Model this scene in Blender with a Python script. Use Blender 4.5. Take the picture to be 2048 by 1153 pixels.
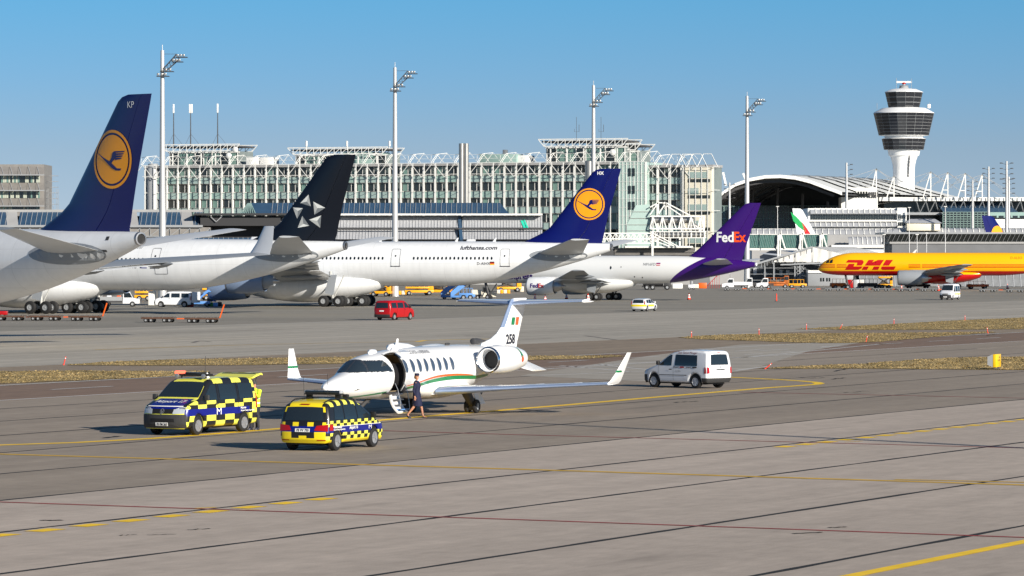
import bpy, bmesh, math, random
from mathutils import Vector, Matrix
import mathutils
for o in list(bpy.data.objects): bpy.data.objects.remove(o)
scene = bpy.context.scene
col = scene.collection
R_ = math.radians
random.seed(7)
# ------------------------------------------------------------------ camera
FPX, CAMZ, YH = 7800.0, 6.2, 515.0          # focal length in photo pixels, eye height, horizon row
cam = bpy.data.cameras.new('camera'); camo = bpy.data.objects.new('camera', cam); col.objects.link(camo)
cam.sensor_width = 36.0; cam.lens = 36.0 * FPX / 2048.0
cam.clip_start = 1.0; cam.clip_end = 20000.0
camo.location = (0, 0, CAMZ)
camo.rotation_euler = (R_(90) - math.atan((576.5 - YH) / FPX), 0, 0)
scene.camera = camo
# ------------------------------------------------------------------ light
SUN_AZ, SUN_EL = 40.0, 19.5                 # degrees right of straight behind the camera, elevation
sdir = Vector((math.sin(R_(SUN_AZ)) * math.cos(R_(SUN_EL)), -math.cos(R_(SUN_AZ)) * math.cos(R_(SUN_EL)), math.sin(R_(SUN_EL))))
sun = bpy.data.lights.new('sun', 'SUN'); sun.energy = 5.0; sun.angle = R_(0.53); sun.color = (1.0, 0.925, 0.81)
suno = bpy.data.objects.new('sun', sun); col.objects.link(suno)
suno.rotation_euler = (-sdir).to_track_quat('-Z', 'Y').to_euler()
world = bpy.data.worlds.new('World'); scene.world = world; world.use_nodes = True
wn, wl = world.node_tree.nodes, world.node_tree.links
bg = wn['Background']; bg.inputs[1].default_value = 0.081
sky = wn.new('ShaderNodeTexSky'); sky.sky_type = 'NISHITA'; sky.sun_disc = False
sky.sun_elevation = R_(SUN_EL); sky.sun_rotation = math.atan2(sdir.x, sdir.y)
sky.air_density = 1.0; sky.dust_density = 0.15; sky.ozone_density = 2.2; sky.altitude = 450
wtc = wn.new('ShaderNodeTexCoord'); wadd = wn.new('ShaderNodeVectorMath'); wadd.operation = 'MULTIPLY_ADD'
wadd.inputs[1].default_value = (1, 1, 2.4); wadd.inputs[2].default_value = (0, 0, 0.145)
wnm = wn.new('ShaderNodeVectorMath'); wnm.operation = 'NORMALIZE'
wl.new(wtc.outputs['Generated'], wadd.inputs[0]); wl.new(wadd.outputs[0], wnm.inputs[0]); wl.new(wnm.outputs[0], sky.inputs[0])
wgain = wn.new('ShaderNodeVectorMath'); wgain.operation = 'MULTIPLY'
wsep = wn.new('ShaderNodeSeparateXYZ'); wl.new(wtc.outputs['Generated'], wsep.inputs[0])        # warm haze low down, clear blue above
wr = wn.new('ShaderNodeValToRGB'); wl.new(wsep.outputs[2], wr.inputs[0]); we = wr.color_ramp.elements
we[0].position = 0.; we[0].color = (.66, .49, .42, 1); we[1].position = .35; we[1].color = (.34, .45, .50, 1)
for p_, c_ in ((.028, (.575, .515, .458, 1)), (.046, (.46, .575, .568, 1)), (.066, (.355, .632, .655, 1))): we.new(p_).color = c_
wsc = wn.new('ShaderNodeVectorMath'); wsc.operation = 'SCALE'; wsc.inputs['Scale'].default_value = 2.; wl.new(wr.outputs[0], wsc.inputs[0]); wl.new(wsc.outputs[0], wgain.inputs[1])
wl.new(sky.outputs[0], wgain.inputs[0]); wl.new(wgain.outputs[0], bg.inputs[0])
scene.view_settings.view_transform = 'Standard'; scene.view_settings.look = 'None'
scene.view_settings.gamma = 1.0; scene.view_settings.exposure = 0.47
# ------------------------------------------------------------------ pixel helpers
def gz(Y): return 0.0 if Y < 590 else min(0.6, (Y - 590) / 90.0 * 0.6)
def px(x, y, Y):                            # photo pixel at depth Y -> world point
    return Vector(((x - 1024.0) / FPX * Y, Y, CAMZ + (YH - y) / FPX * Y))
def g(x, y):                                # photo pixel -> point on the ground
    Y = CAMZ * FPX / (y - YH)
    for _ in range(6): Y = (CAMZ - gz(Y)) * FPX / (y - YH)
    return Vector(((x - 1024.0) / FPX * Y, Y, gz(Y)))
# ------------------------------------------------------------------ materials
MATS = {}
def srgb(r, gg, b):
    f = lambda c: (c / 12.92 if c <= .04045 else ((c + .055) / 1.055) ** 2.4)
    return (f(r / 255), f(gg / 255), f(b / 255))
def mat(name, c, rough=.5, metal=0., var=0., vs=1., bump=0., bs=30., stretch=(1, 1, 1), coat=0., emit=None, es=0., spec=.5, rot=0., detail=5, var2=0., vs2=.05):
    if name in MATS: return MATS[name]
    m = bpy.data.materials.new(name); m.use_nodes = True; MATS[name] = m
    nt = m.node_tree; n = nt.nodes; l = nt.links; b = n['Principled BSDF']
    b.inputs['Base Color'].default_value = (*c, 1); b.inputs['Roughness'].default_value = rough
    b.inputs['Metallic'].default_value = metal; b.inputs['Coat Weight'].default_value = coat
    b.inputs['Coat Roughness'].default_value = .06; b.inputs['Specular IOR Level'].default_value = spec
    if emit: b.inputs['Emission Color'].default_value = (*emit, 1); b.inputs['Emission Strength'].default_value = es
    m.diffuse_color = (*c, 1)
    if var or bump or var2:
        tc = n.new('ShaderNodeTexCoord'); mp = n.new('ShaderNodeMapping'); l.new(tc.outputs['Object'], mp.inputs[0])
        mp.inputs['Scale'].default_value = stretch; mp.inputs['Rotation'].default_value = (0, 0, rot)
        last = None
        for vv, ss in ((var, vs), (var2, vs2)):
            if not vv: continue
            nz = n.new('ShaderNodeTexNoise'); nz.inputs['Scale'].default_value = ss; nz.inputs['Detail'].default_value = detail
            nz.inputs['Roughness'].default_value = .62
            l.new(mp.outputs[0], nz.inputs['Vector'])
            mr = n.new('ShaderNodeMapRange'); mr.inputs[1].default_value = .28; mr.inputs[2].default_value = .72
            mr.inputs[3].default_value = 1 - vv; mr.inputs[4].default_value = 1 + vv
            l.new(nz.outputs[0], mr.inputs[0])
            if last is None: last = mr.outputs[0]
            else:
                mm = n.new('ShaderNodeMath'); mm.operation = 'MULTIPLY'; l.new(last, mm.inputs[0]); l.new(mr.outputs[0], mm.inputs[1]); last = mm.outputs[0]
        if last is not None:
            vm = n.new('ShaderNodeVectorMath'); vm.operation = 'SCALE'; vm.inputs[0].default_value = c
            l.new(last, vm.inputs['Scale']); l.new(vm.outputs[0], b.inputs['Base Color'])
        if bump:
            nb = n.new('ShaderNodeTexNoise'); nb.inputs['Scale'].default_value = bs; nb.inputs['Detail'].default_value = 4
            l.new(mp.outputs[0], nb.inputs['Vector'])
            bp = n.new('ShaderNodeBump'); bp.inputs['Strength'].default_value = bump; bp.inputs['Distance'].default_value = .02
            l.new(nb.outputs[0], bp.inputs['Height']); l.new(bp.outputs[0], b.inputs['Normal'])
    return m
def paint(name, r, gg, b, rough=.3, var=.04, vs=.6, coat=.3): return mat(name, srgb(r, gg, b), rough, 0, var, vs, coat=coat)
# ------------------------------------------------------------------ mesh builder
def ss(t): t = max(0., min(1., t)); return t * t * (3 - 2 * t)
def lerp(a, b, t): return a + (b - a) * t
def interp(tab, x):
    if x <= tab[0][0]: return tab[0][1]
    for (a, va), (b, vb) in zip(tab, tab[1:]):
        if x <= b: return va + (vb - va) * (x - a) / (b - a)
    return tab[-1][1]
class MB:
    def __init__(s): s.v = []; s.f = []; s.m = []
    def add(s, vs, fs, mi=0):
        k = len(s.v); s.v += [tuple(p) for p in vs]; s.f += [tuple(i + k for i in f) for f in fs]; s.m += [mi] * len(fs); return s
    def box(s, x0, x1, y0, y1, z0, z1, mi=0):
        return s.add([(x0, y0, z0), (x1, y0, z0), (x1, y1, z0), (x0, y1, z0), (x0, y0, z1), (x1, y0, z1), (x1, y1, z1), (x0, y1, z1)],
                     [(0, 3, 2, 1), (4, 5, 6, 7), (0, 1, 5, 4), (1, 2, 6, 5), (2, 3, 7, 6), (3, 0, 4, 7)], mi)
    def bbox(s, x0, x1, y0, y1, z0, z1, b=.02, mi=0):     # bevelled box
        bm = bmesh.new(); bmesh.ops.create_cube(bm, size=1)
        for v in bm.verts: v.co = Vector((lerp(x0, x1, v.co.x + .5), lerp(y0, y1, v.co.y + .5), lerp(z0, z1, v.co.z + .5)))
        bmesh.ops.bevel(bm, geom=bm.edges[:], offset=b, segments=2, affect='EDGES', profile=.5)
        return s.bm(bm, mi)
    def bm(s, bm, mi=0):
        bm.verts.index_update(); s.add([v.co for v in bm.verts], [[v.index for v in f.verts] for f in bm.faces], mi); bm.free(); return s
    def loft(s, rings, closed=True, c0=True, c1=True, mi=0):
        n = len(rings[0]); k = len(s.v)
        for r in rings: s.v += [tuple(p) for p in r]
        for i in range(len(rings) - 1):
            for j in range(n if closed else n - 1):
                a = k + i * n + j; b = k + i * n + (j + 1) % n
                s.f.append((a, b, b + n, a + n)); s.m.append(mi)
        if c0: s.f.append(tuple(k + j for j in reversed(range(n)))); s.m.append(mi)
        if c1: s.f.append(tuple(k + (len(rings) - 1) * n + j for j in range(n))); s.m.append(mi)
        return s
    def tube(s, pts, r, n=6, mi=0, caps=True):
        pts = [Vector(p) for p in pts]; rr = r if isinstance(r, (list, tuple)) else [r] * len(pts)
        rings = []; up = Vector((0, 0, 1))
        for i, p in enumerate(pts):
            d = (pts[min(i + 1, len(pts) - 1)] - pts[max(i - 1, 0)]).normalized()
            u = d.cross(up)
            if u.length < 1e-3: u = d.cross(Vector((1, 0, 0)))
            u.normalize(); w = u.cross(d)
            rings.append([p + (u * math.cos(2 * math.pi * j / n) + w * math.sin(2 * math.pi * j / n)) * rr[i] for j in range(n)])
        return s.loft(rings, True, caps, caps, mi)
    def bar(s, a, b, w, h=None, mi=0):
        a = Vector(a); b = Vector(b); h = h or w; d = (b - a).normalized(); u = d.cross(Vector((0, 0, 1)))
        if u.length < 1e-3: u = Vector((1, 0, 0))
        u.normalize(); t = u.cross(d)
        rg = lambda p: [p + u * w / 2 * i + t * h / 2 * j for i, j in ((-1, -1), (1, -1), (1, 1), (-1, 1))]
        return s.loft([rg(a), rg(b)], True, True, True, mi)
    def lathe(s, prof, n=16, axis='z', org=(0, 0, 0), mi=0, caps=True):     # prof: (along, radius)
        rings = []
        for a, r in prof:
            rg = []
            for j in range(n):
                t = 2 * math.pi * j / n; c, q = r * math.cos(t), r * math.sin(t)
                p = {'z': (c, q, a), 'x': (a, c, q), 'y': (q, a, c)}[axis]
                rg.append((p[0] + org[0], p[1] + org[1], p[2] + org[2]))
            rings.append(rg)
        return s.loft(rings, True, caps, caps, mi)
    def prism(s, poly, a0, a1, axis='y', mi=0):       # poly in the other two axes
        P = {'y': lambda p, a: (p[0], a, p[1]), 'x': lambda p, a: (a, p[0], p[1]), 'z': lambda p, a: (p[0], p[1], a)}[axis]
        return s.loft([[P(p, a0) for p in poly], [P(p, a1) for p in poly]], True, True, True, mi)
    def build(s, name, mats, parent=None, loc=None, smooth=35, tri=True):
        me = bpy.data.meshes.new(name); me.from_pydata(s.v, [], s.f)
        bm = bmesh.new(); bm.from_mesh(me)
        for f, m in zip(bm.faces, s.m): f.material_index = m
        bmesh.ops.recalc_face_normals(bm, faces=bm.faces[:])
        ng = [f for f in bm.faces if len(f.verts) > 4]
        if ng and tri: bmesh.ops.triangulate(bm, faces=ng)
        bm.to_mesh(me); bm.free()
        for m in (mats if isinstance(mats, (list, tuple)) else [mats]): me.materials.append(m)
        if smooth:
            me.polygons.foreach_set('use_smooth', [True] * len(me.polygons)); me.set_sharp_from_angle(angle=R_(smooth))
        return link(name, me, parent, loc)
def link(name, me, parent=None, loc=None, rot=None, scale=None):
    o = bpy.data.objects.new(name, me); col.objects.link(o)
    if parent: o.parent = parent
    if loc is not None: o.location = loc
    if rot is not None: o.rotation_euler = rot
    if scale is not None: o.scale = scale
    return o
def bmobj(name, bm, mats, parent=None, smooth=35):
    me = bpy.data.meshes.new(name); bm.to_mesh(me); bm.free()
    for m in (mats if isinstance(mats, (list, tuple)) else [mats]): me.materials.append(m)
    if smooth:
        me.polygons.foreach_set('use_smooth', [True] * len(me.polygons)); me.set_sharp_from_angle(angle=R_(smooth))
    return link(name, me, parent)
def tag(o, label=None, cat=None, group=None, kind=None):
    if label: o['label'] = label
    if cat: o['category'] = cat
    if group: o['group'] = group
    if kind: o['kind'] = kind
    return o
def thing(name, label, cat, loc=(0, 0, 0), rz=0., group=None):
    return tag(link(name, None, None, loc, (0, 0, rz)), label, cat, group)
def copy_tree(o, parent=None):
    c = o.copy(); col.objects.link(c); c.parent = parent
    for ch in list(o.children): copy_tree(ch, c)
    return c
# ------------------------------------------------------------------ flat print: lettering and cut shapes laid on a surface
def text_bm(s, h=1., bold=False, shear=0., wid=None):
    """lettering in the (x, z) plane, height about h, starting at x = 0"""
    cu = bpy.data.curves.new('t', 'FONT'); cu.body = s; cu.size = 1.0; cu.resolution_u = 3; cu.shear = shear
    if bold: cu.offset = .026
    to = bpy.data.objects.new('t', cu); col.objects.link(to); bpy.context.view_layer.update()
    me = bpy.data.meshes.new_from_object(to.evaluated_get(bpy.context.evaluated_depsgraph_get()))
    bpy.data.objects.remove(to)
    bm = bmesh.new(); bm.from_mesh(me); bpy.data.meshes.remove(me)
    xs = [v.co.x for v in bm.verts]; x0, x1 = min(xs), max(xs)
    k = h / .72
    kx = wid / (x1 - x0) if wid else k
    for v in bm.verts: v.co = Vector(((v.co.x - x0) * kx, 0, v.co.y * k))
    return bm
def poly_bm(polys):
    bm = bmesh.new()
    for p in polys:
        try: bm.faces.new([bm.verts.new((a, 0, b)) for a, b in p])
        except ValueError: pass
    bmesh.ops.triangulate(bm, faces=bm.faces[:]); return bm
def cut_bm(bm, step):
    xs = [v.co.x for v in bm.verts]; zs = [v.co.z for v in bm.verts]
    for ax, lo, hi in ((0, min(xs), max(xs)), (2, min(zs), max(zs))):
        k = math.floor(lo / step) + 1
        while k * step < hi:
            no = [0, 0, 0]; no[ax] = 1; co = [0, 0, 0]; co[ax] = k * step
            bmesh.ops.bisect_plane(bm, geom=bm.verts[:] + bm.edges[:] + bm.faces[:], plane_co=co, plane_no=no); k += 1
    return bm
def decal(name, bm, m, parent, fn, step=None, label=None):
    """fn maps the flat (x, z) of the print to a 3-D point on the thing"""
    if step: cut_bm(bm, step)
    for v in bm.verts: v.co = Vector(fn(v.co.x, v.co.z))
    o = bmobj(name, bm, m, parent, smooth=0)
    if label: o['label'] = label
    return o
def circle(cx, cz, r, n=40): return [(cx + r * math.cos(2 * math.pi * i / n), cz + r * math.sin(2 * math.pi * i / n)) for i in range(n)]
def ring_polys(cx, cz, r0, r1, n=40):
    a, b = circle(cx, cz, r0, n), circle(cx, cz, r1, n)
    return [(a[i], b[i], b[(i + 1) % n], a[(i + 1) % n]) for i in range(n)]
# shared materials
M_WHITE = paint('aircraft_white', 232, 234, 236, .28, .03, .3)
M_BLACK = mat('black_rubber', (.012, .012, .013), .75, var=.2, vs=3)
M_DARK = mat('dark_void', (.008, .008, .009), .6)
M_STEEL = mat('bare_steel', (.45, .45, .46), .38, .9, var=.15, vs=3)
M_GREYP = paint('grey_paint', 150, 153, 156, .4, .06, .5, 0)
M_DGREY = mat('dark_grey', (.05, .05, .053), .55, var=.15, vs=2)
M_GLASS = mat('tinted_glass', (.012, .018, .024), .06, spec=.8)
M_RED = paint('red_paint', 168, 8, 12)
M_ORANGE = paint('orange_paint', 226, 96, 20, .45)
M_YELP = paint('yellow_paint', 240, 168, 20, .45)
M_LBLUE = paint('light_blue_paint', 96, 148, 214, .4)
M_LH = paint('fin_blue', 6, 12, 92, .3)
M_LHY = paint('emblem_yellow', 246, 160, 14, .4)
M_SIGNW = paint('print_white', 240, 240, 238, .45, 0)
M_PRINTK = mat('print_black', (.012, .014, .03), .5)
# ================================================================== GROUND
DV = Vector((.447, .894, 0)).normalized(); NV = Vector((DV.y, -DV.x, 0)); UROT = math.atan2(DV.y, DV.x)
def uw(u, w, z=0.): p = DV * u + NV * w; return Vector((p.x, p.y, z))
def to_uw(p): return (p.x * DV.x + p.y * DV.y, p.x * NV.x + p.y * NV.y)
ASPH_W = -184.0
def gnd(p):                                   # ground height under a point
    return 0.0 if to_uw(p)[1] > ASPH_W else gz(p.y) - .012
def ground_mat(name, c, dirt=.09, streak=.10, rough=.85, patch=.08):
    m = mat(name, c, rough, 0); nt = m.node_tree; n = nt.nodes; l = nt.links; b = n['Principled BSDF']
    b.inputs['Specular IOR Level'].default_value = .25
    tc = n.new('ShaderNodeTexCoord'); fac = None
    for sc, st, amt, det in ((.9, (1, 1, 1), dirt, 8), (.55, (.035, 1, 1), streak, 5), (.05, (.3, 1, 1), patch, 3), (22., (1, 1, 1), .07, 3), (4.5, (.25, 1, 1), .07, 4)):
        mp = n.new('ShaderNodeMapping'); mp.inputs['Scale'].default_value = st; l.new(tc.outputs['Object'], mp.inputs[0])
        nz = n.new('ShaderNodeTexNoise'); nz.inputs['Scale'].default_value = sc; nz.inputs['Detail'].default_value = det; nz.inputs['Roughness'].default_value = .6
        l.new(mp.outputs[0], nz.inputs['Vector'])
        mr = n.new('ShaderNodeMapRange'); mr.inputs[1].default_value = .3; mr.inputs[2].default_value = .7; mr.inputs[3].default_value = 1 - amt; mr.inputs[4].default_value = 1 + amt
        l.new(nz.outputs[0], mr.inputs[0])
        if fac is None: fac = mr.outputs[0]
        else:
            mm = n.new('ShaderNodeMath'); mm.operation = 'MULTIPLY'; l.new(fac, mm.inputs[0]); l.new(mr.outputs[0], mm.inputs[1]); fac = mm.outputs[0]
    # dark oil and rubber spots with shapes of their own
    vo = n.new('ShaderNodeTexNoise'); vo.inputs['Scale'].default_value = .35; vo.inputs['Detail'].default_value = 2
    mp = n.new('ShaderNodeMapping'); mp.inputs['Scale'].default_value = (.22, 1.6, 1); l.new(tc.outputs['Object'], mp.inputs[0]); l.new(mp.outputs[0], vo.inputs['Vector'])
    mr = n.new('ShaderNodeMapRange'); mr.inputs[1].default_value = .66; mr.inputs[2].default_value = .78; mr.inputs[3].default_value = 1; mr.inputs[4].default_value = .72
    l.new(vo.outputs[0], mr.inputs[0]); mm = n.new('ShaderNodeMath'); mm.operation = 'MULTIPLY'; l.new(fac, mm.inputs[0]); l.new(mr.outputs[0], mm.inputs[1]); fac = mm.outputs[0]
    vm = n.new('ShaderNodeVectorMath'); vm.operation = 'SCALE'; vm.inputs[0].default_value = c; l.new(fac, vm.inputs['Scale']); l.new(vm.outputs[0], b.inputs['Base Color'])
    nb = n.new('ShaderNodeTexNoise'); nb.inputs['Scale'].default_value = 30; nb.inputs['Detail'].default_value = 3; l.new(tc.outputs['Object'], nb.inputs['Vector'])
    bp = n.new('ShaderNodeBump'); bp.inputs['Strength'].default_value = .35; bp.inputs['Distance'].default_value = .01; l.new(nb.outputs[0], bp.inputs['Height']); l.new(bp.outputs[0], b.inputs['Normal'])
    return m
G_PALE = ground_mat('concrete_pale', (.458, .386, .324))
G_DARK = ground_mat('concrete_worn', (.30, .25, .2))
G_TAXI = ground_mat('taxiway_asphalt', (.22, .152, .112), .12, .14)
G_SHLD = ground_mat('shoulder_asphalt', (.27, .215, .16), .16, .12)
G_GREY = ground_mat('concrete_grey', (.395, .36, .305), .10, .20, patch=.10)
G_APRON = ground_mat('apron_asphalt', (.278, .256, .216), .10, .16, patch=.10)
G_TAR = mat('tar_seal', (.006, .006, .006), .9, var=.3, vs=.5)
# base sheet with the slight rise under the far stands
mb = MB(); Ys = [-400, 0, 300, 590, 612, 635, 658, 680, 900, 1500, 4000, 9000]; Xs = [-6000, -1500, -300, 0, 300, 1500, 6000]
mb.add([(x, y, gz(y) - .012) for y in Ys for x in Xs], [(j * 7 + i, j * 7 + i + 1, j * 7 + i + 8, j * 7 + i + 7) for j in range(len(Ys) - 1) for i in range(6)])
ground = mb.build('ground', G_APRON, smooth=0); tag(ground, 'grey asphalt airport apron reaching to the terminal', 'ground', kind='structure')
def strip(name, w0, w1, u0, u1, m, zt=0., th=.05, parent=ground):
    b = MB().box(u0, u1, -max(w0, w1), -min(w0, w1), zt - th, zt)
    o = b.build(name, m, parent, smooth=0); o.rotation_euler = (0, 0, UROT); return o
JO = [30.6, 23.9, 17.2, 10.5, 3.8, -2.9, -9.6, -16.3, -23.0, -29.7, -36.4, -43.1, -49.6, -56.1, -63.0, -69.8, -76.5, -83.2, -90.0, -95.0]
for a, b in zip(JO, JO[1:]):
    strip('concrete_slab', a - .03, b + .03, -120, 420, G_PALE if b > -56.5 else G_DARK)
for k, a in enumerate(JO[:-1]):
    rnd = random.Random(k); mb = MB(); us = [-20 + i * 1.7 for i in range(160)]
    pts = [(u, -a + rnd.uniform(-.012, .012), rnd.uniform(.07, .12)) for u in us]
    mb.add([(u, y - h, .003) for u, y, h in pts] + [(u, y + h, .003) for u, y, h in pts], [(i, i + 1, i + 161, i + 160) for i in range(159)])
    mb.build('joint_seal', G_TAR, ground, smooth=0).rotation_euler = (0, 0, UROT)
tx = strip('taxiway', -95.05, -106.6, -120, 700, G_TAXI, 0., parent=None); tag(tx, 'brownish asphalt taxiway with white lines', 'taxiway', kind='structure')
sh = strip('taxiway_shoulder', -106.65, -124.0, -120, 700, G_SHLD, 0., parent=None); tag(sh, 'brown asphalt taxiway shoulder', 'pavement', kind='structure')
gr = strip('concrete_taxiway', -124.05, ASPH_W, -120, 900, G_GREY, 0., parent=None); tag(gr, 'pale grey concrete taxiway in front of the parked airliners', 'taxiway', kind='structure')
# flat sheets drawn from picture outlines, lying on the ground
def sheet(name, pts, m, z, parent=None):
    P = [g(*p) for p in pts]; mb = MB(); mb.add([(p.x, p.y, p.z * 0 + z) for p in P], [tuple(range(len(P)))]); o = mb.build(name, m, parent, smooth=0); return o
G_LINK = ground_mat('concrete_link', (.37, .335, .285), .10, .16)
lk = sheet('connecting_taxiway', [(1040, 752), (1300, 712), (1480, 690), (1720, 686), (1620, 702), (1500, 740), (1330, 765)], G_LINK, .004)
tag(lk, 'pale connecting taxiway beyond the silver van', 'taxiway', kind='structure')
# ---- painted lines
P_YEL = mat('line_yellow', (.95, .60, .015), .7, var=.12, vs=1.2)
P_YELF = mat('line_yellow_faded', srgb(206, 164, 48), .8, var=.22, vs=.8)
P_WHT = mat('line_white', srgb(206, 204, 200), .7, var=.14, vs=1.0)
P_REDL = mat('line_red', srgb(150, 52, 50), .8, var=.25, vs=.8)
def pline(name, pts, w, m, z=.008, world=False):
    P = [Vector(p) if world else g(*p) for p in pts]; V = []; F = []
    for i, p in enumerate(P):
        d = (P[min(i + 1, len(P) - 1)] - P[max(i - 1, 0)]); d.z = 0; d.normalize(); nn = Vector((-d.y, d.x, 0)) * w / 2
        V += [(p.x + nn.x, p.y + nn.y, z), (p.x - nn.x, p.y - nn.y, z)]
    F = [(2 * i, 2 * i + 1, 2 * i + 3, 2 * i + 2) for i in range(len(P) - 1)]
    return MB().add(V, F).build(name, m, ground, smooth=0)
def seg(u0, u1, w): return [uw(lerp(u0, u1, i / 12), w) for i in range(13)]
ub = lambda x, y: to_uw(g(x, y))[0]
pline('painted_line', [(-60, 893), (150, 886), (300, 878)] + [(430, 868.5), (560, 858), (700, 846.5), (850, 833.5), (1000, 821.5), (1130, 811), (1290, 797), (1420, 786), (1540, 776), (1600, 772), (1632, 769.5), (1640, 767.5), (1632, 765.3), (1600, 762.5), (1560, 760), (1500, 757), (1420, 753)], .5, P_YEL)
pline('painted_line', [(-80, 906.5), (0, 909), (512, 924), (1024, 939), (1536, 955), (2048, 971), (2130, 974)], .45, P_YELF)
pline('painted_line', [(1790, 960), (2048, 965.5), (2130, 967)], .3, P_YELF)
pline('painted_line', [(-80, 1002), (0, 1005), (1024, 1040), (2048, 1076), (2130, 1079)], .22, P_REDL)
pline('painted_line', [(760, 862), (1024, 870), (2048, 897), (2130, 899)], .22, P_REDL)
pline('painted_line', [(1480, 785), (2048, 797), (2130, 799)], .22, P_REDL)
pline('painted_line', seg(60, 92, -28.0), .38, P_YEL, world=True)
u0 = ub(-40, 1074)
for i in range(60):
    ua = u0 + i * 1.82
    xx = uw(ua, -49.0); q = (xx.x / xx.y * FPX + 1024)
    if q < 690 or q > 1525: pline('painted_dash', [uw(ua, -49.05), uw(ua + .98, -49.05)], .52, P_YEL, world=True)
pline('painted_dash', [(385, 1018), (432, 1015.5)], .12, P_YEL); pline('painted_dash', [(470, 1021), (520, 1020)], .08, P_YEL); pline('painted_dash', [(1690, 885), (1725, 883)], .08, P_YEL)
for w, wd in ((-106.3, .32), (-95.2, .3)): pline('painted_line', seg(40, 420, w), wd, P_WHT, .012, world=True)
for i in range(32):
    ua = 90 + i * 10.6; pline('painted_dash', [uw(ua, -100.9), uw(ua + 5.3, -100.9)], .26, P_WHT, .012, world=True)
pline('painted_line', [(1060, 737), (1480, 716), (1620, 703), (1770, 688)], .25, P_WHT, .012)
pline('painted_line', [(1075, 752), (1330, 741), (1470, 742), (1540, 733)], .25, P_WHT, .012)
for a, b in (((1075, 739), (1270, 734)), ((1120, 732), (1260, 744)), ((1200, 730), (1330, 744)), ((1470, 703), (1528, 699)), ((1488, 710.5), (1527, 707.5)), ((1562, 705), (1592, 703)), ((1640, 695), (1680, 692))): pline('painted_dash', [a, b], .22, P_WHT, .012)
pline('painted_line', [(834, 684), (850, 681.5), (900, 680), (1010, 678)], .4, P_YEL, .008)
pline('painted_line', [(190, 700), (500, 690), (834, 683)], .3, P_YELF, .008)
pline('painted_line', [(0, 667.5), (460, 651.5), (1024, 632.7), (1300, 624)], .45, mat('line_pale', (.36, .35, .33), .8, var=.2), .006)
# rubber scuffs and tar repairs on the near slabs
for a, b, w in (((82, 1042), (124, 1041), .2), ((240, 1072), (274, 1070), .06), ((294, 1071.5), (352, 1069), .06), ((374, 1061), (420, 1058), .08), ((1586, 1069), (1644, 1066), .12), ((1658, 1056), (1692, 1055), .12), ((1688, 786), (1740, 783.5), .08), ((1350, 806), (1395, 803), .15), ((205, 877), (240, 873), .25), ((1670, 743), (1695, 738), .2), ((1600, 757), (1648, 756), .15), ((1664, 759), (1692, 756), .15)):
    rnd = random.Random(int(a[0])); k = 6
    pline('tar_repair', [(lerp(a[0], b[0], i / k), lerp(a[1], b[1], i / k) + rnd.uniform(-.8, .8)) for i in range(k + 1)], w, G_TAR, .009)
G_RUB = mat('rubber_smear', (.17, .15, .13), .8, var=.2, vs=.6)
for pts in ([(1900, 664), (1975, 672), (2000, 668)], [(385, 686), (398, 682.5), (420, 684)], [(1170, 672), (1230, 680), (1300, 682)], [(930, 672), (1010, 676), (1100, 677)]): pline('tyre_mark', pts, .35, G_RUB, .007)
# ---- dry winter grass
def grass_mat():
    m = mat('dry_grass', (.2, .15, .06), .9); nt = m.node_tree; n = nt.nodes; l = nt.links; b = n['Principled BSDF']
    tc = n.new('ShaderNodeTexCoord'); nz = n.new('ShaderNodeTexNoise'); nz.inputs['Scale'].default_value = .45; nz.inputs['Detail'].default_value = 5; nz.inputs['Roughness'].default_value = .6
    l.new(tc.outputs['Object'], nz.inputs['Vector']); r = n.new('ShaderNodeValToRGB'); e = r.color_ramp.elements
    e[0].position = .34; e[0].color = (.21, .16, .075, 1); e[1].position = .66; e[1].color = (.45, .335, .165, 1)
    k = r.color_ramp.elements.new(.47); k.color = (.30, .225, .105, 1); k = r.color_ramp.elements.new(.56); k.color = (.37, .275, .13, 1)
    l.new(nz.outputs[0], r.inputs[0]); l.new(r.outputs[0], b.inputs['Base Color']); b.inputs['Specular IOR Level'].default_value = .1; return m
M_GRASS = grass_mat()
def grass(pts, label, dens=30, seed=1):
    P = [g(*p) for p in pts]; rnd = random.Random(seed); mb = MB(); c = sum(P, Vector()) / len(P)
    n = len(P); Q = []
    for i in range(n):                      # ragged edge
        a, b = P[i], P[(i + 1) % n]; k = max(1, int((b - a).length / 1.2))
        for j in range(k): q = a.lerp(b, j / k); Q.append((q.x + rnd.uniform(-.25, .25), q.y + rnd.uniform(-.25, .25), .022))
    mb.add(Q, [tuple(range(len(Q)))])
    xs = [p.x for p in P]; ys = [p.y for p in P]
    def inside(x, y):
        r = False; j = len(Q) - 1
        for i in range(len(Q)):
            xi, yi = Q[i][0], Q[i][1]; xj, yj = Q[j][0], Q[j][1]
            if (yi > y) != (yj > y) and x < (xj - xi) * (y - yi) / (yj - yi) + xi: r = not r
            j = i
        return r
    A = (max(xs) - min(xs)) * (max(ys) - min(ys)); V = []; F = []
    for _ in range(min(120000, int(A * dens * 1.2))):
        x = rnd.uniform(min(xs), max(xs)); y = rnd.uniform(min(ys), max(ys))
        cl = .5 + .5 * mathutils.noise.noise((x * .5, y * .5, seed))
        if rnd.random() > .45 + .6 * cl or not inside(x, y): continue
        h = rnd.uniform(.02, .06) * (.6 + .8 * cl); a = rnd.uniform(0, 6.28); w = rnd.uniform(.02, .06); k = len(V)
        V += [(x - w * math.cos(a), y - w * math.sin(a), .02), (x + w * math.cos(a), y + w * math.sin(a), .02), (x + rnd.uniform(-.12, .12), y + rnd.uniform(-.12, .12), .02 + h)]
        F.append((k, k + 1, k + 2))
    mb.add(V, F); o = mb.build('dry_grass', M_GRASS, smooth=0); tag(o, label, 'grass', kind='stuff'); return o
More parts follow.
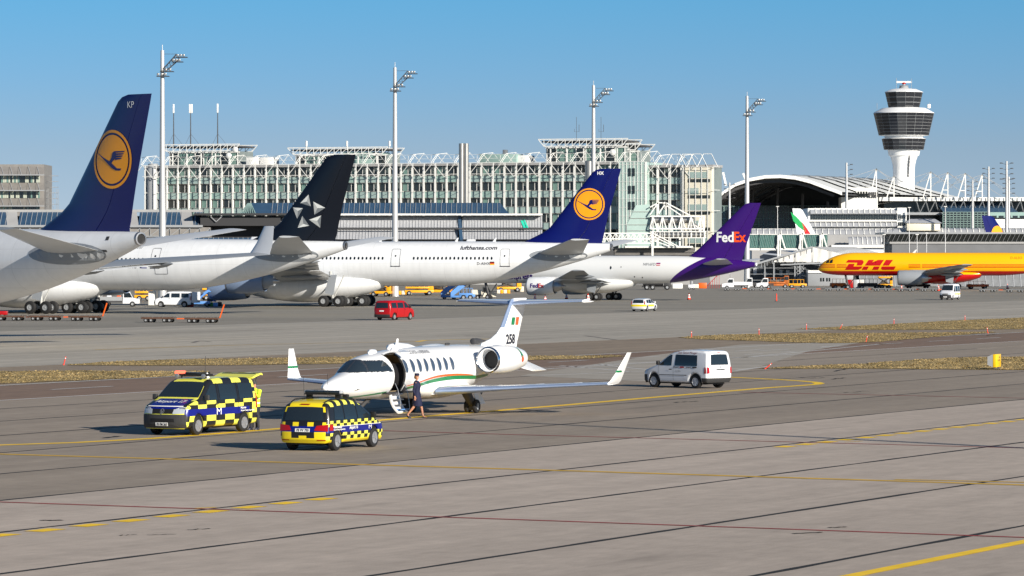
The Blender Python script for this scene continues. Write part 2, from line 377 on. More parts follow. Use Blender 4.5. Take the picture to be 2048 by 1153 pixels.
grass([(-90, 746), (0, 744), (160, 742), (330, 744), (400, 742.5), (420, 746), (380, 752), (250, 758), (120, 763), (0, 768.5), (-90, 773)], 'dry grass strip at the left beside the taxiway', 25, 1)
grass([(128, 731.5), (200, 725), (330, 720.5), (600, 716), (830, 714), (1100, 712.5), (1225, 711.5), (1245, 713.5), (1180, 718), (1000, 722), (700, 728), (400, 732), (250, 732)], 'long thin strip of dry grass behind the white business jet', 16, 2)
grass([(1358, 676), (1400, 672), (1490, 669), (1600, 667.8), (1760, 667), (1900, 665.5), (1975, 664.3), (1990, 665.5), (1930, 670), (1830, 678), (1760, 684.5), (1690, 687), (1600, 686), (1490, 682), (1390, 679)], 'lens shaped island of dry grass between the taxiways', 14, 3)
grass([(1590, 659), (1700, 653), (1800, 648), (1920, 641), (2048, 636), (2120, 633), (2120, 657), (2048, 659), (1900, 660), (1700, 660.5)], 'farther dry grass patch reaching the right edge', 9, 4)
grass([(1510, 738.5), (1600, 733), (1720, 728.5), (1840, 720), (1900, 716.5), (2048, 714.5), (2140, 713), (2140, 744), (2048, 741), (1900, 739.8), (1700, 738)], 'dry grass around the yellow taxiway sign', 24, 5)
# ================================================================== AIRLINERS
def skin_white():
    m = mat('fuselage_skin', srgb(232, 234, 236), .28, coat=.25); nt = m.node_tree; n = nt.nodes; l = nt.links; b = n['Principled BSDF']
    tc = n.new('ShaderNodeTexCoord'); sp = n.new('ShaderNodeSeparateXYZ'); l.new(tc.outputs['Object'], sp.inputs[0]); f = None
    def m2(op, a, q):
        x = n.new('ShaderNodeMath'); x.operation = op
        for i, v in enumerate((a, q)):
            if isinstance(v, (int, float)): x.inputs[i].default_value = v
            elif v is not None: l.new(v, x.inputs[i])
        return x.outputs[0]
    seam = m2('LESS_THAN', m2('FRACT', m2('MULTIPLY', sp.outputs[0], 1 / 3.2), None), .014); lap = m2('LESS_THAN', m2('FRACT', m2('MULTIPLY', sp.outputs[2], 1 / 1.35), None), .02)
    f = m2('SUBTRACT', 1., m2('MULTIPLY', m2('MAXIMUM', seam, lap), .13))
    for st, sc, amt in (((1.1, 1.1, .12), 1.6, .055), ((.25, .25, .25), 1., .03)):
        mp = n.new('ShaderNodeMapping'); mp.inputs['Scale'].default_value = st; l.new(tc.outputs['Object'], mp.inputs[0]); nz = n.new('ShaderNodeTexNoise'); nz.inputs['Scale'].default_value = sc; nz.inputs['Detail'].default_value = 6; l.new(mp.outputs[0], nz.inputs['Vector'])
        mr = n.new('ShaderNodeMapRange'); mr.inputs[1].default_value = .3; mr.inputs[2].default_value = .7; mr.inputs[3].default_value = 1 - amt; mr.inputs[4].default_value = 1 + amt * .4; l.new(nz.outputs[0], mr.inputs[0]); f = m2('MULTIPLY', f, mr.outputs[0])
    vm = n.new('ShaderNodeVectorMath'); vm.operation = 'SCALE'; vm.inputs[0].default_value = srgb(232, 234, 236); l.new(f, vm.inputs['Scale']); l.new(vm.outputs[0], b.inputs['Base Color']); return m
M_SKINW = skin_white()
def airfoil(ch, th, n=9, f0=0., f1=1., camber=0.):
    """closed section from chord fraction f0 to f1: list of (x, z)"""
    t = lambda f: 5 * th * (.2969 * math.sqrt(f) - .126 * f - .3516 * f * f + .2843 * f ** 3 - .1015 * f ** 4)
    fs = [f0 + (f1 - f0) * (1 - math.cos(math.pi * i / n)) / 2 for i in range(n + 1)]
    up = [(f * ch, t(f) * ch + camber * ch * 4 * f * (1 - f)) for f in fs]; dn = [(f * ch, -t(f) * ch + camber * ch * 4 * f * (1 - f)) for f in fs]
    if f0 < 1e-6: return up + dn[1:][::-1]
    return up + dn[::-1]
def half_thick(ch, th, f):
    f = max(0., min(1., f)); return 5 * th * (.2969 * math.sqrt(f) - .126 * f - .3516 * f * f + .2843 * f ** 3 - .1015 * f ** 4) * ch
def wing_mb(secs, f0=0., f1=1., camber=.015):     # secs: (y, xLE, z, chord, thick)
    mb = MB(); rings = []
    for y, x, z, ch, th in secs: rings.append([(x + a, y, z + b) for a, b in airfoil(ch, th, 9, f0, f1, camber)])
    return mb.loft(rings)
class Fuse:
    def __init__(s, L, Ry, Rz, zc, xn, xt, rend, top_drop, p=1.65, droop=.3, npow=.55, hook=0.):
        s.__dict__.update(L=L, Ry=Ry, Rz=Rz, zc=zc, xn=xn, xt=xt, rend=rend, td=top_drop, p=p, droop=droop, npow=npow)
    def k(s, x):                                   # radius factor
        if x < s.xn: q = 1 - x / s.xn; return max(.001, (1 - q ** 2.1)) ** s.npow
        if x > s.xt:
            t = (x - s.xt) / (s.L - s.xt); e = t ** s.p; return 1 - e * (1 - s.rend / s.Rz)
        return 1.
    def c(s, x):
        if x < s.xn: q = 1 - x / s.xn; return s.zc - s.droop * s.Rz * q ** 2
        if x > s.xt:
            t = (x - s.xt) / (s.L - s.xt); return s.zc + s.Rz - s.td * t * t - s.k(x) * s.Rz
        return s.zc
    def side(s, x, z, off=.02, sgn=-1):           # point on the left (sgn -1) skin at height z
        k = s.k(x); q = (z - s.c(x)) / (s.Rz * k); q = max(-.999, min(.999, q))
        ca = math.sqrt(1 - q * q); n = Vector((0, sgn * ca / s.Ry, q / s.Rz)).normalized()
        return (x, sgn * s.Ry * k * ca + n.y * off, z + n.z * off)
    def stations(s, dx=1.2):
        xs = [s.xn * (i / 14) ** 1.8 for i in range(1, 15)]
        n = max(2, int((s.xt - s.xn) / 2.5)); xs += [lerp(s.xn, s.xt, i / n) for i in range(1, n + 1)]
        xs += [lerp(s.xt, s.L, i / 16) for i in range(1, 17)]; return [.004] + xs
    def mesh(s, n=40, xs=None):
        mb = MB(); rings = []
        for x in (xs or s.stations()):
            k = s.k(x); c = s.c(x)
            rings.append([(x, s.Ry * k * math.sin(2 * math.pi * j / n), c + s.Rz * k * math.cos(2 * math.pi * j / n)) for j in range(n)])
        return mb.loft(rings)
_wheel_cache = {}
def wheel_mesh(r, w, rim=.5):
    key = (round(r, 3), round(w, 3))
    if key not in _wheel_cache:
        prof = [(-w / 2, rim * r), (-w / 2 * .98, .82 * r), (-w / 2 * .75, .96 * r), (-w / 4, r), (w / 4, r), (w / 2 * .75, .96 * r), (w / 2 * .98, .82 * r), (w / 2, rim * r)]
        a = MB().lathe(prof, 24, 'y', caps=False).build('tyre', M_BLACK); b = MB()
        b.lathe([(-w / 2 * .8, rim * r * 1.02), (-w / 2 * .92, rim * r * .9), (-w / 2 * .85, rim * r * .72), (-w / 2 * .85, rim * r * .35), (-w / 2 * .95, rim * r * .3), (-w / 2 * .95, .02)], 20, 'y')
        b.lathe([(w / 2 * .8, rim * r * 1.02), (w / 2 * .92, rim * r * .9), (w / 2 * .85, rim * r * .72), (w / 2 * .85, rim * r * .35), (w / 2 * .95, rim * r * .3), (w / 2 * .95, .02)], 20, 'y')
        b = b.build('rim', M_GREYP); _wheel_cache[key] = (a.data, b.data); bpy.data.objects.remove(a); bpy.data.objects.remove(b)
    return _wheel_cache[key]
def put_wheel(parent, loc, r, w, name='wheel'):
    t, m = wheel_mesh(r, w); o = link(name, t, parent, loc); link('rim', m, o); return o
def bogie(parent, x, y, zleg, r, w, axles, gauge, base, mstrut, name='main_gear'):
    mb = MB(); mb.tube([(x - .5, y * .92, zleg), (x, y, r * 1.25)], [.2, .17], 10); mb.tube([(x + .1, y, r * 1.5), (x + 1.3, y * .9, zleg * .9)], .08, 6)
    mb.bar((x - base / 2 - .1, y, r), (x + base / 2 + .1, y, r), .22, .3)
    for a in range(axles):
        xa = x - base / 2 + base * a / max(1, axles - 1) if axles > 1 else x
        mb.tube([(xa, y - gauge / 2, r), (xa, y + gauge / 2, r)], .1, 8)
    o = mb.build(name, mstrut, parent)
    for a in range(axles):
        xa = x - base / 2 + base * a / max(1, axles - 1) if axles > 1 else x
        for sg in (-1, 1): put_wheel(o, (xa, y + sg * gauge / 2, r), r, w)
    return o
def engine(parent, x, y, z, L, r, mn, mcore, pylon_to, dark_l=.2, name='engine'):
    mb = MB(); k = L
    prof = [(x + .9, r * .78), (x + .25, r * .8), (x + .03, r * .86), (x, r * .9), (x + .06, r * .94), (x + .3, r * .985), (x + .25 * k, r), (x + .5 * k, r * .98), (x + .75 * k, r * .86), (x + .8 * k, r * .82), (x + .79 * k, r * .78)]
    mb.lathe(prof, 28, 'x', (0, y, z), caps=False); o = mb.build(name, mn, parent)
    lip = MB().lathe([(x + .25, r * .795), (x + .03, r * .865), (x - .012, r * .9), (x + .05, r * .945), (x + .18, r * .968)], 28, 'x', (0, y, z), caps=False).build('inlet_lip', M_STEEL, o)
    MB().lathe([(x + .88, r * .8), (x + .9, .02)], 24, 'x', (0, y, z)).build('fan', M_DGREY, o)
    MB().lathe([(x + .72 * k, r * .6), (x + .79 * k, r * .66), (x + .9 * k, r * .52), (x + k, r * .4), (x + k * .99, r * .36)], 24, 'x', (0, y, z)).build('core_cowl', mcore, o)
    MB().lathe([(x + .95 * k, r * .3), (x + 1.12 * k, .05)], 16, 'x', (0, y, z)).build('exhaust_cone', M_STEEL, o)
    (px_, pz) = pylon_to
    pm = MB(); sec = lambda xx0, xx1, zz, t: [(xx0, y - .02, zz), (lerp(xx0, xx1, .25), y - t, zz), (lerp(xx0, xx1, .7), y - t, zz), (xx1, y, zz), (lerp(xx0, xx1, .7), y + t, zz), (lerp(xx0, xx1, .25), y + t, zz)]
    pm.loft([sec(x + .28 * k, x + k * .92, z + r * .55, .22), sec(x + .4 * k, px_ + 2.5, z + r * 1.02, .22), sec(px_, px_ + 3.6, pz, .2)]).build('pylon', mn, o)
    return o
def fin_parts(root, L, secs, th, m, mr=None, hinge=.68):
    """secs: (z, aLE, aTE) with a = metres ahead of the tail tip"""
    S = [(z, L - a0, a0 - a1) for z, a0, a1 in secs]
    def mk(f0, f1):
        mb = MB(); return mb.loft([[(x + a, b, z) for a, b in airfoil(ch, th, 9, f0, f1)] for z, x, ch in S])
    f = mk(0, hinge - .004).build('fin', m, root); r = mk(hinge + .004, 1.).build('rudder', mr or m, root)
    tz = [z for z, _, _ in S]
    def side(x, z, off=.035, sgn=-1):
        xl = interp([(q[0], q[1]) for q in S], z); ch = interp([(q[0], q[2]) for q in S], z)
        return (x, sgn * (half_thick(ch, th, (x - xl) / ch) + off), z)
    return f, r, side
def fin_print(name, bm, m, parent, side, step=.35, label=None): return decal(name, bm, m, parent, lambda x, z: side(x, z), step, label)
def crane_polys(cx, cz, r):
    """stylised crane in flight: body stroke, neck, wing with slots (unit circle coordinates)"""
    P = []
    body = [(-.80, .23), (-.70, .20), (-.52, .10), (-.30, .01), (-.10, -.07), (.10, -.20), (.26, -.31), (.48, -.32), (.44, -.39), (.20, -.38), (.02, -.31), (-.16, -.19), (-.34, -.06), (-.54, .07), (-.70, .17)]
    neck = [(-.72, .19), (-.55, .07), (-.42, .03), (-.46, .08), (-.60, .14)]
    arm = [(-.16, -.12), (-.02, .04), (.04, .22), (.12, .27), (.22, .27), (.22, .03), (.12, -.02), (.02, -.10), (-.02, -.16)]
    P += [body, neck, arm]
    for i in range(4):
        y0 = .275 - i * .075; e = .68 - i * .05; P.append([(.18, y0), (e, y0 - .005), (e - .04, y0 - .045), (.18, y0 - .05 - .01 * i)])
    return [[(cx + r * a, cz + r * b) for a, b in p] for p in P]
def lh_emblem(root, side, cx, cz, r):
    fin_print('emblem_ring', poly_bm(ring_polys(cx, cz, r * .905, r)), M_LHY, root, side)
    fin_print('emblem_disc', poly_bm([circle(cx, cz, r * .83, 48)]), M_LHY, root, side)
    fin_print('crane', poly_bm(crane_polys(cx, cz, r)), M_LH, root, lambda x, z: side(x, z, .05))
def stab(root, L, secs, m, mt=None):
    for sg in (-1, 1):
        o = wing_mb([(sg * y, L - a, z, ch, th) for y, a, z, ch, th in secs], camber=0).build('tailplane', m, root)
def oval(rx, rz, n=12):
    mb = MB(); mb.add([(rx * math.cos(2 * math.pi * i / n), 0, rz * math.sin(2 * math.pi * i / n)) for i in range(n)], [tuple(range(n))]); return mb
def plane_windows(root, fu, xs, z, rx=.12, rz=.19, m=None, name='window', sgn=-1):
    o0 = oval(rx, rz).build('window', m or M_GLASS, root, smooth=0); me = o0.data; bpy.data.objects.remove(o0)
    for x in xs:
        p = fu.side(x, z, .012, sgn); q = (z - fu.c(x)) / (fu.Rz * fu.k(x)); a = math.asin(max(-1, min(1, q)))
        link(name, me, root, p, (sgn * a, 0, 0))
def frame_polys(x0, x1, z0, z1, t, r=.18):
    def rr(d):
        out = []
        for cx, cz, a0 in ((x1 - r, z1 - r, 0), (x0 + r, z1 - r, 90), (x0 + r, z0 + r, 180), (x1 - r, z0 + r, 270)):
            for i in range(5):
                a = R_(a0 + 22.5 * i); out.append((cx + (r - d) * math.cos(a), cz + (r - d) * math.sin(a)))
        return out
    a, b = rr(0), rr(t); n = len(a); return [(a[i], b[i], b[(i + 1) % n], a[(i + 1) % n]) for i in range(n)]
M_SEAM = mat('panel_seam', (.16, .165, .18), .5)
def plane_door(root, fu, x0, x1, z0, z1, t=.05):
    o = decal('door', poly_bm(frame_polys(x0, x1, z0, z1, t)), M_SEAM, root, lambda x, z: fu.side(x, z, .02), .5)
    decal('door_sill', poly_bm([[(x0 - .05, z0 - .03), (x1 + .05, z0 - .03), (x1 + .05, z0 + .06), (x0 - .05, z0 + .06)]]), M_PRINTK, o, lambda x, z: fu.side(x, z, .025))
    decal('door_window', poly_bm([circle(lerp(x0, x1, .5), lerp(z0, z1, .6), .11, 10)]), M_GLASS, o, lambda x, z: fu.side(x, z, .025))
def stripe_flag(root, fn, x, z, w, h, cols, vertical=False):
    n = len(cols)
    for i, c in enumerate(cols):
        if vertical: p = [(x + w * i / n, z), (x + w * (i + 1) / n, z), (x + w * (i + 1) / n, z + h), (x + w * i / n, z + h)]
        else: p = [(x, z + h * (n - 1 - i) / n), (x + w, z + h * (n - 1 - i) / n), (x + w, z + h * (n - i) / n), (x, z + h * (n - i) / n)]
        decal('flag_stripe', poly_bm([p]), c, root, fn)
M_FK, M_FR, M_FY, M_FG, M_FB, M_FW, M_FO = (paint('flag_black', 20, 20, 20, .5, 0), paint('flag_red', 200, 20, 30, .5, 0), paint('flag_gold', 250, 190, 20, .5, 0),
    paint('flag_green', 22, 150, 78, .5, 0), paint('flag_blue', 20, 40, 140, .5, 0), paint('flag_white', 240, 240, 240, .5, 0), paint('flag_orange', 244, 112, 40, .5, 0))
M_WINGG = paint('wing_grey', 142, 147, 153, .35, .05, .4, .1)  # grey paint, darkened to stand in for shade under the wings
M_WINGU = paint('wing_white', 206, 209, 212, .32, .05, .3, .1)
M_NACB = paint('nacelle_grey_blue', 118, 136, 164, .16)  # blue-grey puts shade and reflected sky into the nacelle colour
M_TAN = mat('strut_grey', (.42, .42, .40), .5, var=.15, vs=3)
def a340(label, L, loc, rz, fin, livery):
    root = thing('airliner', label, 'airliner', loc, rz)
    fu = Fuse(L, 2.82, 2.82, 5.38, 7.5, L - 21.5, .46, .30, 1.65, .3)
    fu.mesh(44).build('fuselage', M_SKINW, root)
    # APU outlet
    MB().lathe([(L - .05, .475), (L + .14, .45), (L + .15, .35), (L + .03, .32)], 24, 'x', (0, 0, fu.c(L)), caps=False).build('exhaust_outlet', M_STEEL, root)
    MB().lathe([(L + .012, .40), (L + .03, .38), (L + .032, .01)], 20, 'x', (0, 0, fu.c(L))).build('exhaust_opening', M_DARK, root)
    dx = L - 75.3                               # shift of the wing group from the long version
    xw = 27.0 + dx * .55
    hs = 31.0 if L > 70 else 29.3
    # belly fairing
    mb = MB(); rings = []
    for i in range(15):
        t = i / 14; x = lerp(xw - 3.5, xw + 20.0, t); k = max(.02, math.sin(math.pi * min(1, max(0, t)))) ** .42 if 0 < t < 1 else .03
        rings.append([(x, 3.25 * k * math.cos(a), 4.2 - 1.95 * k + 1.95 * k * math.sin(a) * (1 if math.sin(a) < 0 else .9) + .2) for a in [2 * math.pi * j / 24 for j in range(24)]])
    mb.loft(rings).build('belly_fairing', M_SKINW, root)
    for sg in (-1, 1):
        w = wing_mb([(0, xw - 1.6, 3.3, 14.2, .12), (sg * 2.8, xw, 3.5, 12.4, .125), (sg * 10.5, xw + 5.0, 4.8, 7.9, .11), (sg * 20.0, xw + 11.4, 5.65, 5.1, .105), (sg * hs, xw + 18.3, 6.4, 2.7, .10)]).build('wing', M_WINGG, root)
        wl_ = [(0, 0, 0), (.35, .5, .9), (.62, 1.1, 2.2)]
        mb = MB(); rings = []
        for oy, ox, oz in wl_:
            ch = 2.5 - oz * .6; rings.append([(xw + 18.4 + ox + a, sg * (hs - .02 + oy) + b * .9 * sg, 6.4 + oz + .0 * b) for a, b in airfoil(ch, .09)])
        mb.loft(rings).build('winglet', M_WHITE, w)
        # flaps hanging a little
        for y0, y1, x0, x1, z0, z1, c0, c1 in ((3.2, 10.2, xw + 11.0, xw + 11.6, 3.45, 4.55, 2.4, 2.0), (10.7, 21.5, xw + 11.75, xw + 15.9, 4.6, 5.6, 2.0, 1.5)):
            wing_mb([(sg * y0, x0, z0, c0, .1), (sg * y1, x1, z1, c1, .1)]).build('flap', M_WHITE, w)
        for y, x, z, ln in ((6.8, xw + 7.2, 3.75, 5.6), (12.6, xw + 9.2, 4.7, 4.8), (17.2, xw + 11.8, 5.2, 4.2), (22.2, xw + 14.6, 5.7, 3.4)):
            MB().lathe([(x, .03), (x + .15 * ln, .26), (x + .45 * ln, .36), (x + .75 * ln, .25), (x + ln, .02)], 12, 'x', (0, sg * y, z)).build('flap_fairing', M_WINGG, w)
        big = L > 70
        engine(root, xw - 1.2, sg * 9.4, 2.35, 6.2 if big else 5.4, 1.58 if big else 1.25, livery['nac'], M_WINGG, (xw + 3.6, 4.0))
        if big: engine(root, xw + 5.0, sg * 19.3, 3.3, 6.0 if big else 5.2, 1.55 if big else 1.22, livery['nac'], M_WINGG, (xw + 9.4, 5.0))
    xg = xw + 13.6
    for sg in (-1, 1):
        b = bogie(root, xg, sg * 5.35, 4.4, .70, .52, 2, 1.4, 1.98, M_TAN)
        MB().add([(xg - .9, sg * 5.9, 1.7), (xg + .25, sg * 5.9, 1.45), (xg + .6, sg * 5.5, 4.0), (xg - .4, sg * 5.5, 4.0), (xg - .9, sg * 5.97, 1.7), (xg + .25, sg * 5.97, 1.45), (xg + .6, sg * 5.57, 4.0), (xg - .4, sg * 5.57, 4.0)],
                 [(0, 1, 2, 3), (4, 5, 6, 7), (0, 1, 5, 4), (1, 2, 6, 5), (2, 3, 7, 6), (3, 0, 4, 7)]).build('gear_door', M_WINGG, b)
    bogie(root, xg + 1.3, 0, 3.2, .68, .5, 2 if L > 70 else 1, 1.1, 1.9, M_TAN, 'centre_gear')
    bogie(root, 6.7, 0, 3.2, .52, .4, 1, .75, .1, M_TAN, 'nose_gear')
    # tail
    secs = [(7.7, 11.9, 1.2), (8.15, 11.2, 1.15), (8.6, 10.2, 1.0), (9.3, 8.75, .85), (9.9, 7.9, .72), (12.0, 6.2, .2), (16.75, 2.4, -1.18), (17.05, 1.95, -1.25), (17.2, 1.3, -1.3)]
    f, r, side = fin_parts(root, L, secs, .10, fin)
    hsb = 11.2 if L > 70 else 9.75
    stab(root, L, [(.6, 9.6, 6.6, 6.1, .10), (hsb, 9.6 - .72 * (hsb - .6), 6.6 + .165 * (hsb - .6), 2.35, .09)], M_WINGU)
    for sg in (-1, 1):                            # sealing plate at the tailplane root
        decal('trim_plate', poly_bm([[(L - 10.0 + 3.6 + 3.6 * math.cos(a), 6.45 + .75 * math.sin(a)) for a in [2 * math.pi * i / 24 for i in range(24)]]]), M_WINGG, root, lambda x, z: fu.side(x, z, .03, sg), .6)
    return root, fu, side
def deg(d): return R_(d)
# ---- the three long-haul jets on the left; positions from the tail tip, which the picture shows
def place(tail_px, D, L, thdeg, ztail):
    X = (tail_px - 1024) / FPX * D; t = R_(thdeg); return (X - L * math.cos(t), D - L * math.sin(t), 0.)
DBL = {}
# nearest: only its tail shows, seen from behind
L = 63.0
kp, fu, side = a340('white airliner nearest the camera with blue fin and crane emblem, nose pointing away', L, place(280, 263, L, -47, 7.4), R_(-47), M_LH, dict(nac=M_WHITE))
lh_emblem(kp, side, L - 2.75, 12.85, 2.0)
fin_print('lettering', text_bm('KP', .45), M_SIGNW, kp, lambda x, z: side(x + L - 1.1, z + 16.3), None)
plane_door(kp, fu, L - 17.6, L - 16.5, 4.75, 7.0)
decal('vent', poly_bm([[(L - 2.7, 7.35), (L - 2.4, 7.35), (L - 2.4, 7.6), (L - 2.7, 7.6)]]), M_DGREY, kp, lambda x, z: fu.side(x, z))
decal('vent', poly_bm([[(L - 3.2, 6.6), (L - 2.6, 6.55), (L - 2.6, 6.7), (L - 3.2, 6.72)]]), M_DGREY, kp, lambda x, z: fu.side(x, z))
# second
L = 75.3
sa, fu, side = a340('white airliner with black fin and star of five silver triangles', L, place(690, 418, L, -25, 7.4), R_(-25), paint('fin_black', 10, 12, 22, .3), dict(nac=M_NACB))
M_ST = [paint('star_light', 214, 216, 212, .4, 0), paint('star_mid', 168, 170, 168, .4, 0), paint('star_dark', 116, 120, 122, .4, 0)]
STAR = [((1385, 570), (1315, 640), (1405, 667), (1371, 627)), ((1250, 675), (1340, 682), (1292, 768), (1297, 704)), ((1335, 745), (1297, 843), (1392, 826), (1344, 812)), ((1490, 742), (1391, 777), (1481, 843), (1457, 786)), ((1425, 628), (1435, 736), (1523, 680), (1459, 682))]
SHD = ((0, 2, 1), (0, 2, 1), (1, 0, 2), (0, 1, 2), (1, 2, 0))
for tri, sh in zip(STAR, SHD):
    q = [(L - (690 - (a / 4.096 + 280)) / 18.66 / .906, CAMZ + (YH - (b / 4.096 + 250)) / 18.66) for a, b in tri]
    for e in range(3): fin_print('star_facet', poly_bm([[q[e], q[(e + 1) % 3], q[3]]]), M_ST[sh[e]], sa, side)
xw_ = [L - 23.4 - .53 * i for i in range(60)]
plane_windows(sa, fu, [x for x in xw_ if not (L - 41.6 < x < L - 39.6)], 5.95)
plane_door(sa, fu, L - 22.4, L - 21.3, 5.0, 7.2)
decal('cargo_door', poly_bm(frame_polys(L - 21.9, L - 20.3, 4.35, 5.5, .05, .1)), M_SEAM, sa, lambda x, z: fu.side(x, z), .5)
decal('lettering', text_bm('A340-600', .32, shear=.25), M_PRINTK, sa, lambda x, z: fu.side(x + L - 25.6, z + 7.15), .5)
decal('lettering', text_bm('ZS-SNC', .42), M_PRINTK, sa, lambda x, z: fu.side(x + L - 26.1, z + 5.0), .5)
stripe_flag(sa, lambda x, z: fu.side(x, z), L - 23.7, 5.0, .85, .5, (M_FR, M_FW, M_FG, M_FW, M_FB))
decal('flag_triangle', poly_bm([[(L - 23.7, 5.0), (L - 23.3, 5.25), (L - 23.7, 5.5)]]), M_FK, sa, lambda x, z: fu.side(x, z, .03))
# third
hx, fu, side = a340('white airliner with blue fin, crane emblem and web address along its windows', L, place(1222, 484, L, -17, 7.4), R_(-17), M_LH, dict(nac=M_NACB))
lh_emblem(hx, side, L - 2.75, 12.8, 1.98)
fin_print('lettering', text_bm('HX', .42, True), M_SIGNW, hx, lambda x, z: side(x + L - 1.7, z + 16.45), None)
xs = [L - 14.75 - .533 * i for i in range(20)]; plane_windows(hx, fu, xs, 6.08, .13, .2)
xs = [L - 29.0 - .533 * i for i in range(44)]; plane_windows(hx, fu, xs, 6.08, .13, .2)
plane_door(hx, fu, L - 13.7, L - 12.5, 5.05, 7.25); plane_door(hx, fu, L - 27.9, L - 26.7, 5.05, 7.25)
decal('lettering', text_bm('lufthansa.com', .47, True, .15, wid=4.8), M_PRINTK, hx, lambda x, z: fu.side(x + L - 19.0, z + 7.15), .5)
decal('lettering', text_bm('D-AIHX', .36), M_PRINTK, hx, lambda x, z: fu.side(x + L - 16.6, z + 5.25), .5)
stripe_flag(hx, lambda x, z: fu.side(x, z), L - 14.95, 5.25, .55, .4, (M_FK, M_FR, M_FY))
for x in (L - 30.5, L - 20.4, L - 15.4):
    MB().add([(x, -.02, 8.15), (x + .4, -.02, 8.15), (x + .55, 0, 8.65), (x + .4, 0, 8.65), (x, .02, 8.15), (x + .4, .02, 8.15)], [(0, 1, 2, 3), (4, 5, 2, 3), (0, 3, 4), (1, 2, 5)]).build('antenna', M_WHITE, hx)
# ---- narrow-body freighters
def split_mat(name, fn):
    """two-tone livery: fn(nodes, links, x, y, z) returns a colour socket"""
    m = mat(name, (.8, .8, .8), .3, coat=.3); n = m.node_tree.nodes; l = m.node_tree.links
    tc = n.new('ShaderNodeTexCoord'); sp = n.new('ShaderNodeSeparateXYZ'); l.new(tc.outputs['Object'], sp.inputs[0])
    l.new(fn(n, l, *sp.outputs), n['Principled BSDF'].inputs['Base Color']); return m
def nm(n, l, op, a, b=None):
    x = n.new('ShaderNodeMath'); x.operation = op
    for i, q in enumerate((a, b)):
        if q is None: continue
        if isinstance(q, (int, float)): x.inputs[i].default_value = q
        else: l.new(q, x.inputs[i])
    return x.outputs[0]
def cmix(n, l, f, a, b):
    x = n.new('ShaderNodeMix'); x.data_type = 'RGBA'; l.new(f, x.inputs[0])
    for i, q in ((6, a), (7, b)):
        if isinstance(q, tuple): x.inputs[i].default_value = (*q, 1)
        else: l.new(q, x.inputs[i])
    return x.outputs[2]
C_PUR = srgb(58, 14, 112)
def liv_fedex(n, l, x, y, z):                 # purple tail with a curved front edge
    e = nm(n, l, 'SUBTRACT', z, 4.3); e2 = nm(n, l, 'MULTIPLY', nm(n, l, 'MULTIPLY', e, e), .22)
    ed = nm(n, l, 'ADD', nm(n, l, 'MULTIPLY', e, 1.55), nm(n, l, 'MULTIPLY', e2, .6))
    f = nm(n, l, 'GREATER_THAN', nm(n, l, 'SUBTRACT', x, ed), 36.2)
    return cmix(n, l, f, srgb(232, 233, 232), C_PUR)
C_DY, C_DR = srgb(250, 182, 2), srgb(186, 8, 12)
def liv_dhl(n, l, x, y, z):
    belly = nm(n, l, 'LESS_THAN', z, 3.2)
    s = None
    for zz in (3.85, 4.08, 4.31):
        q = nm(n, l, 'LESS_THAN', nm(n, l, 'ABSOLUTE', nm(n, l, 'SUBTRACT', z, zz)), .055); s = q if s is None else nm(n, l, 'MAXIMUM', s, q)
    gap = nm(n, l, 'LESS_THAN', nm(n, l, 'ABSOLUTE', nm(n, l, 'SUBTRACT', x, 10.6)), 5.4); gap2 = nm(n, l, 'MAXIMUM', nm(n, l, 'LESS_THAN', nm(n, l, 'ABSOLUTE', nm(n, l, 'SUBTRACT', x, 3.3)), .12), nm(n, l, 'LESS_THAN', nm(n, l, 'ABSOLUTE', nm(n, l, 'SUBTRACT', x, 18.2)), .12))
    s = nm(n, l, 'MULTIPLY', s, nm(n, l, 'SUBTRACT', 1., nm(n, l, 'MAXIMUM', gap, gap2)))
    return cmix(n, l, nm(n, l, 'MAXIMUM', belly, s), C_DY, C_DR)
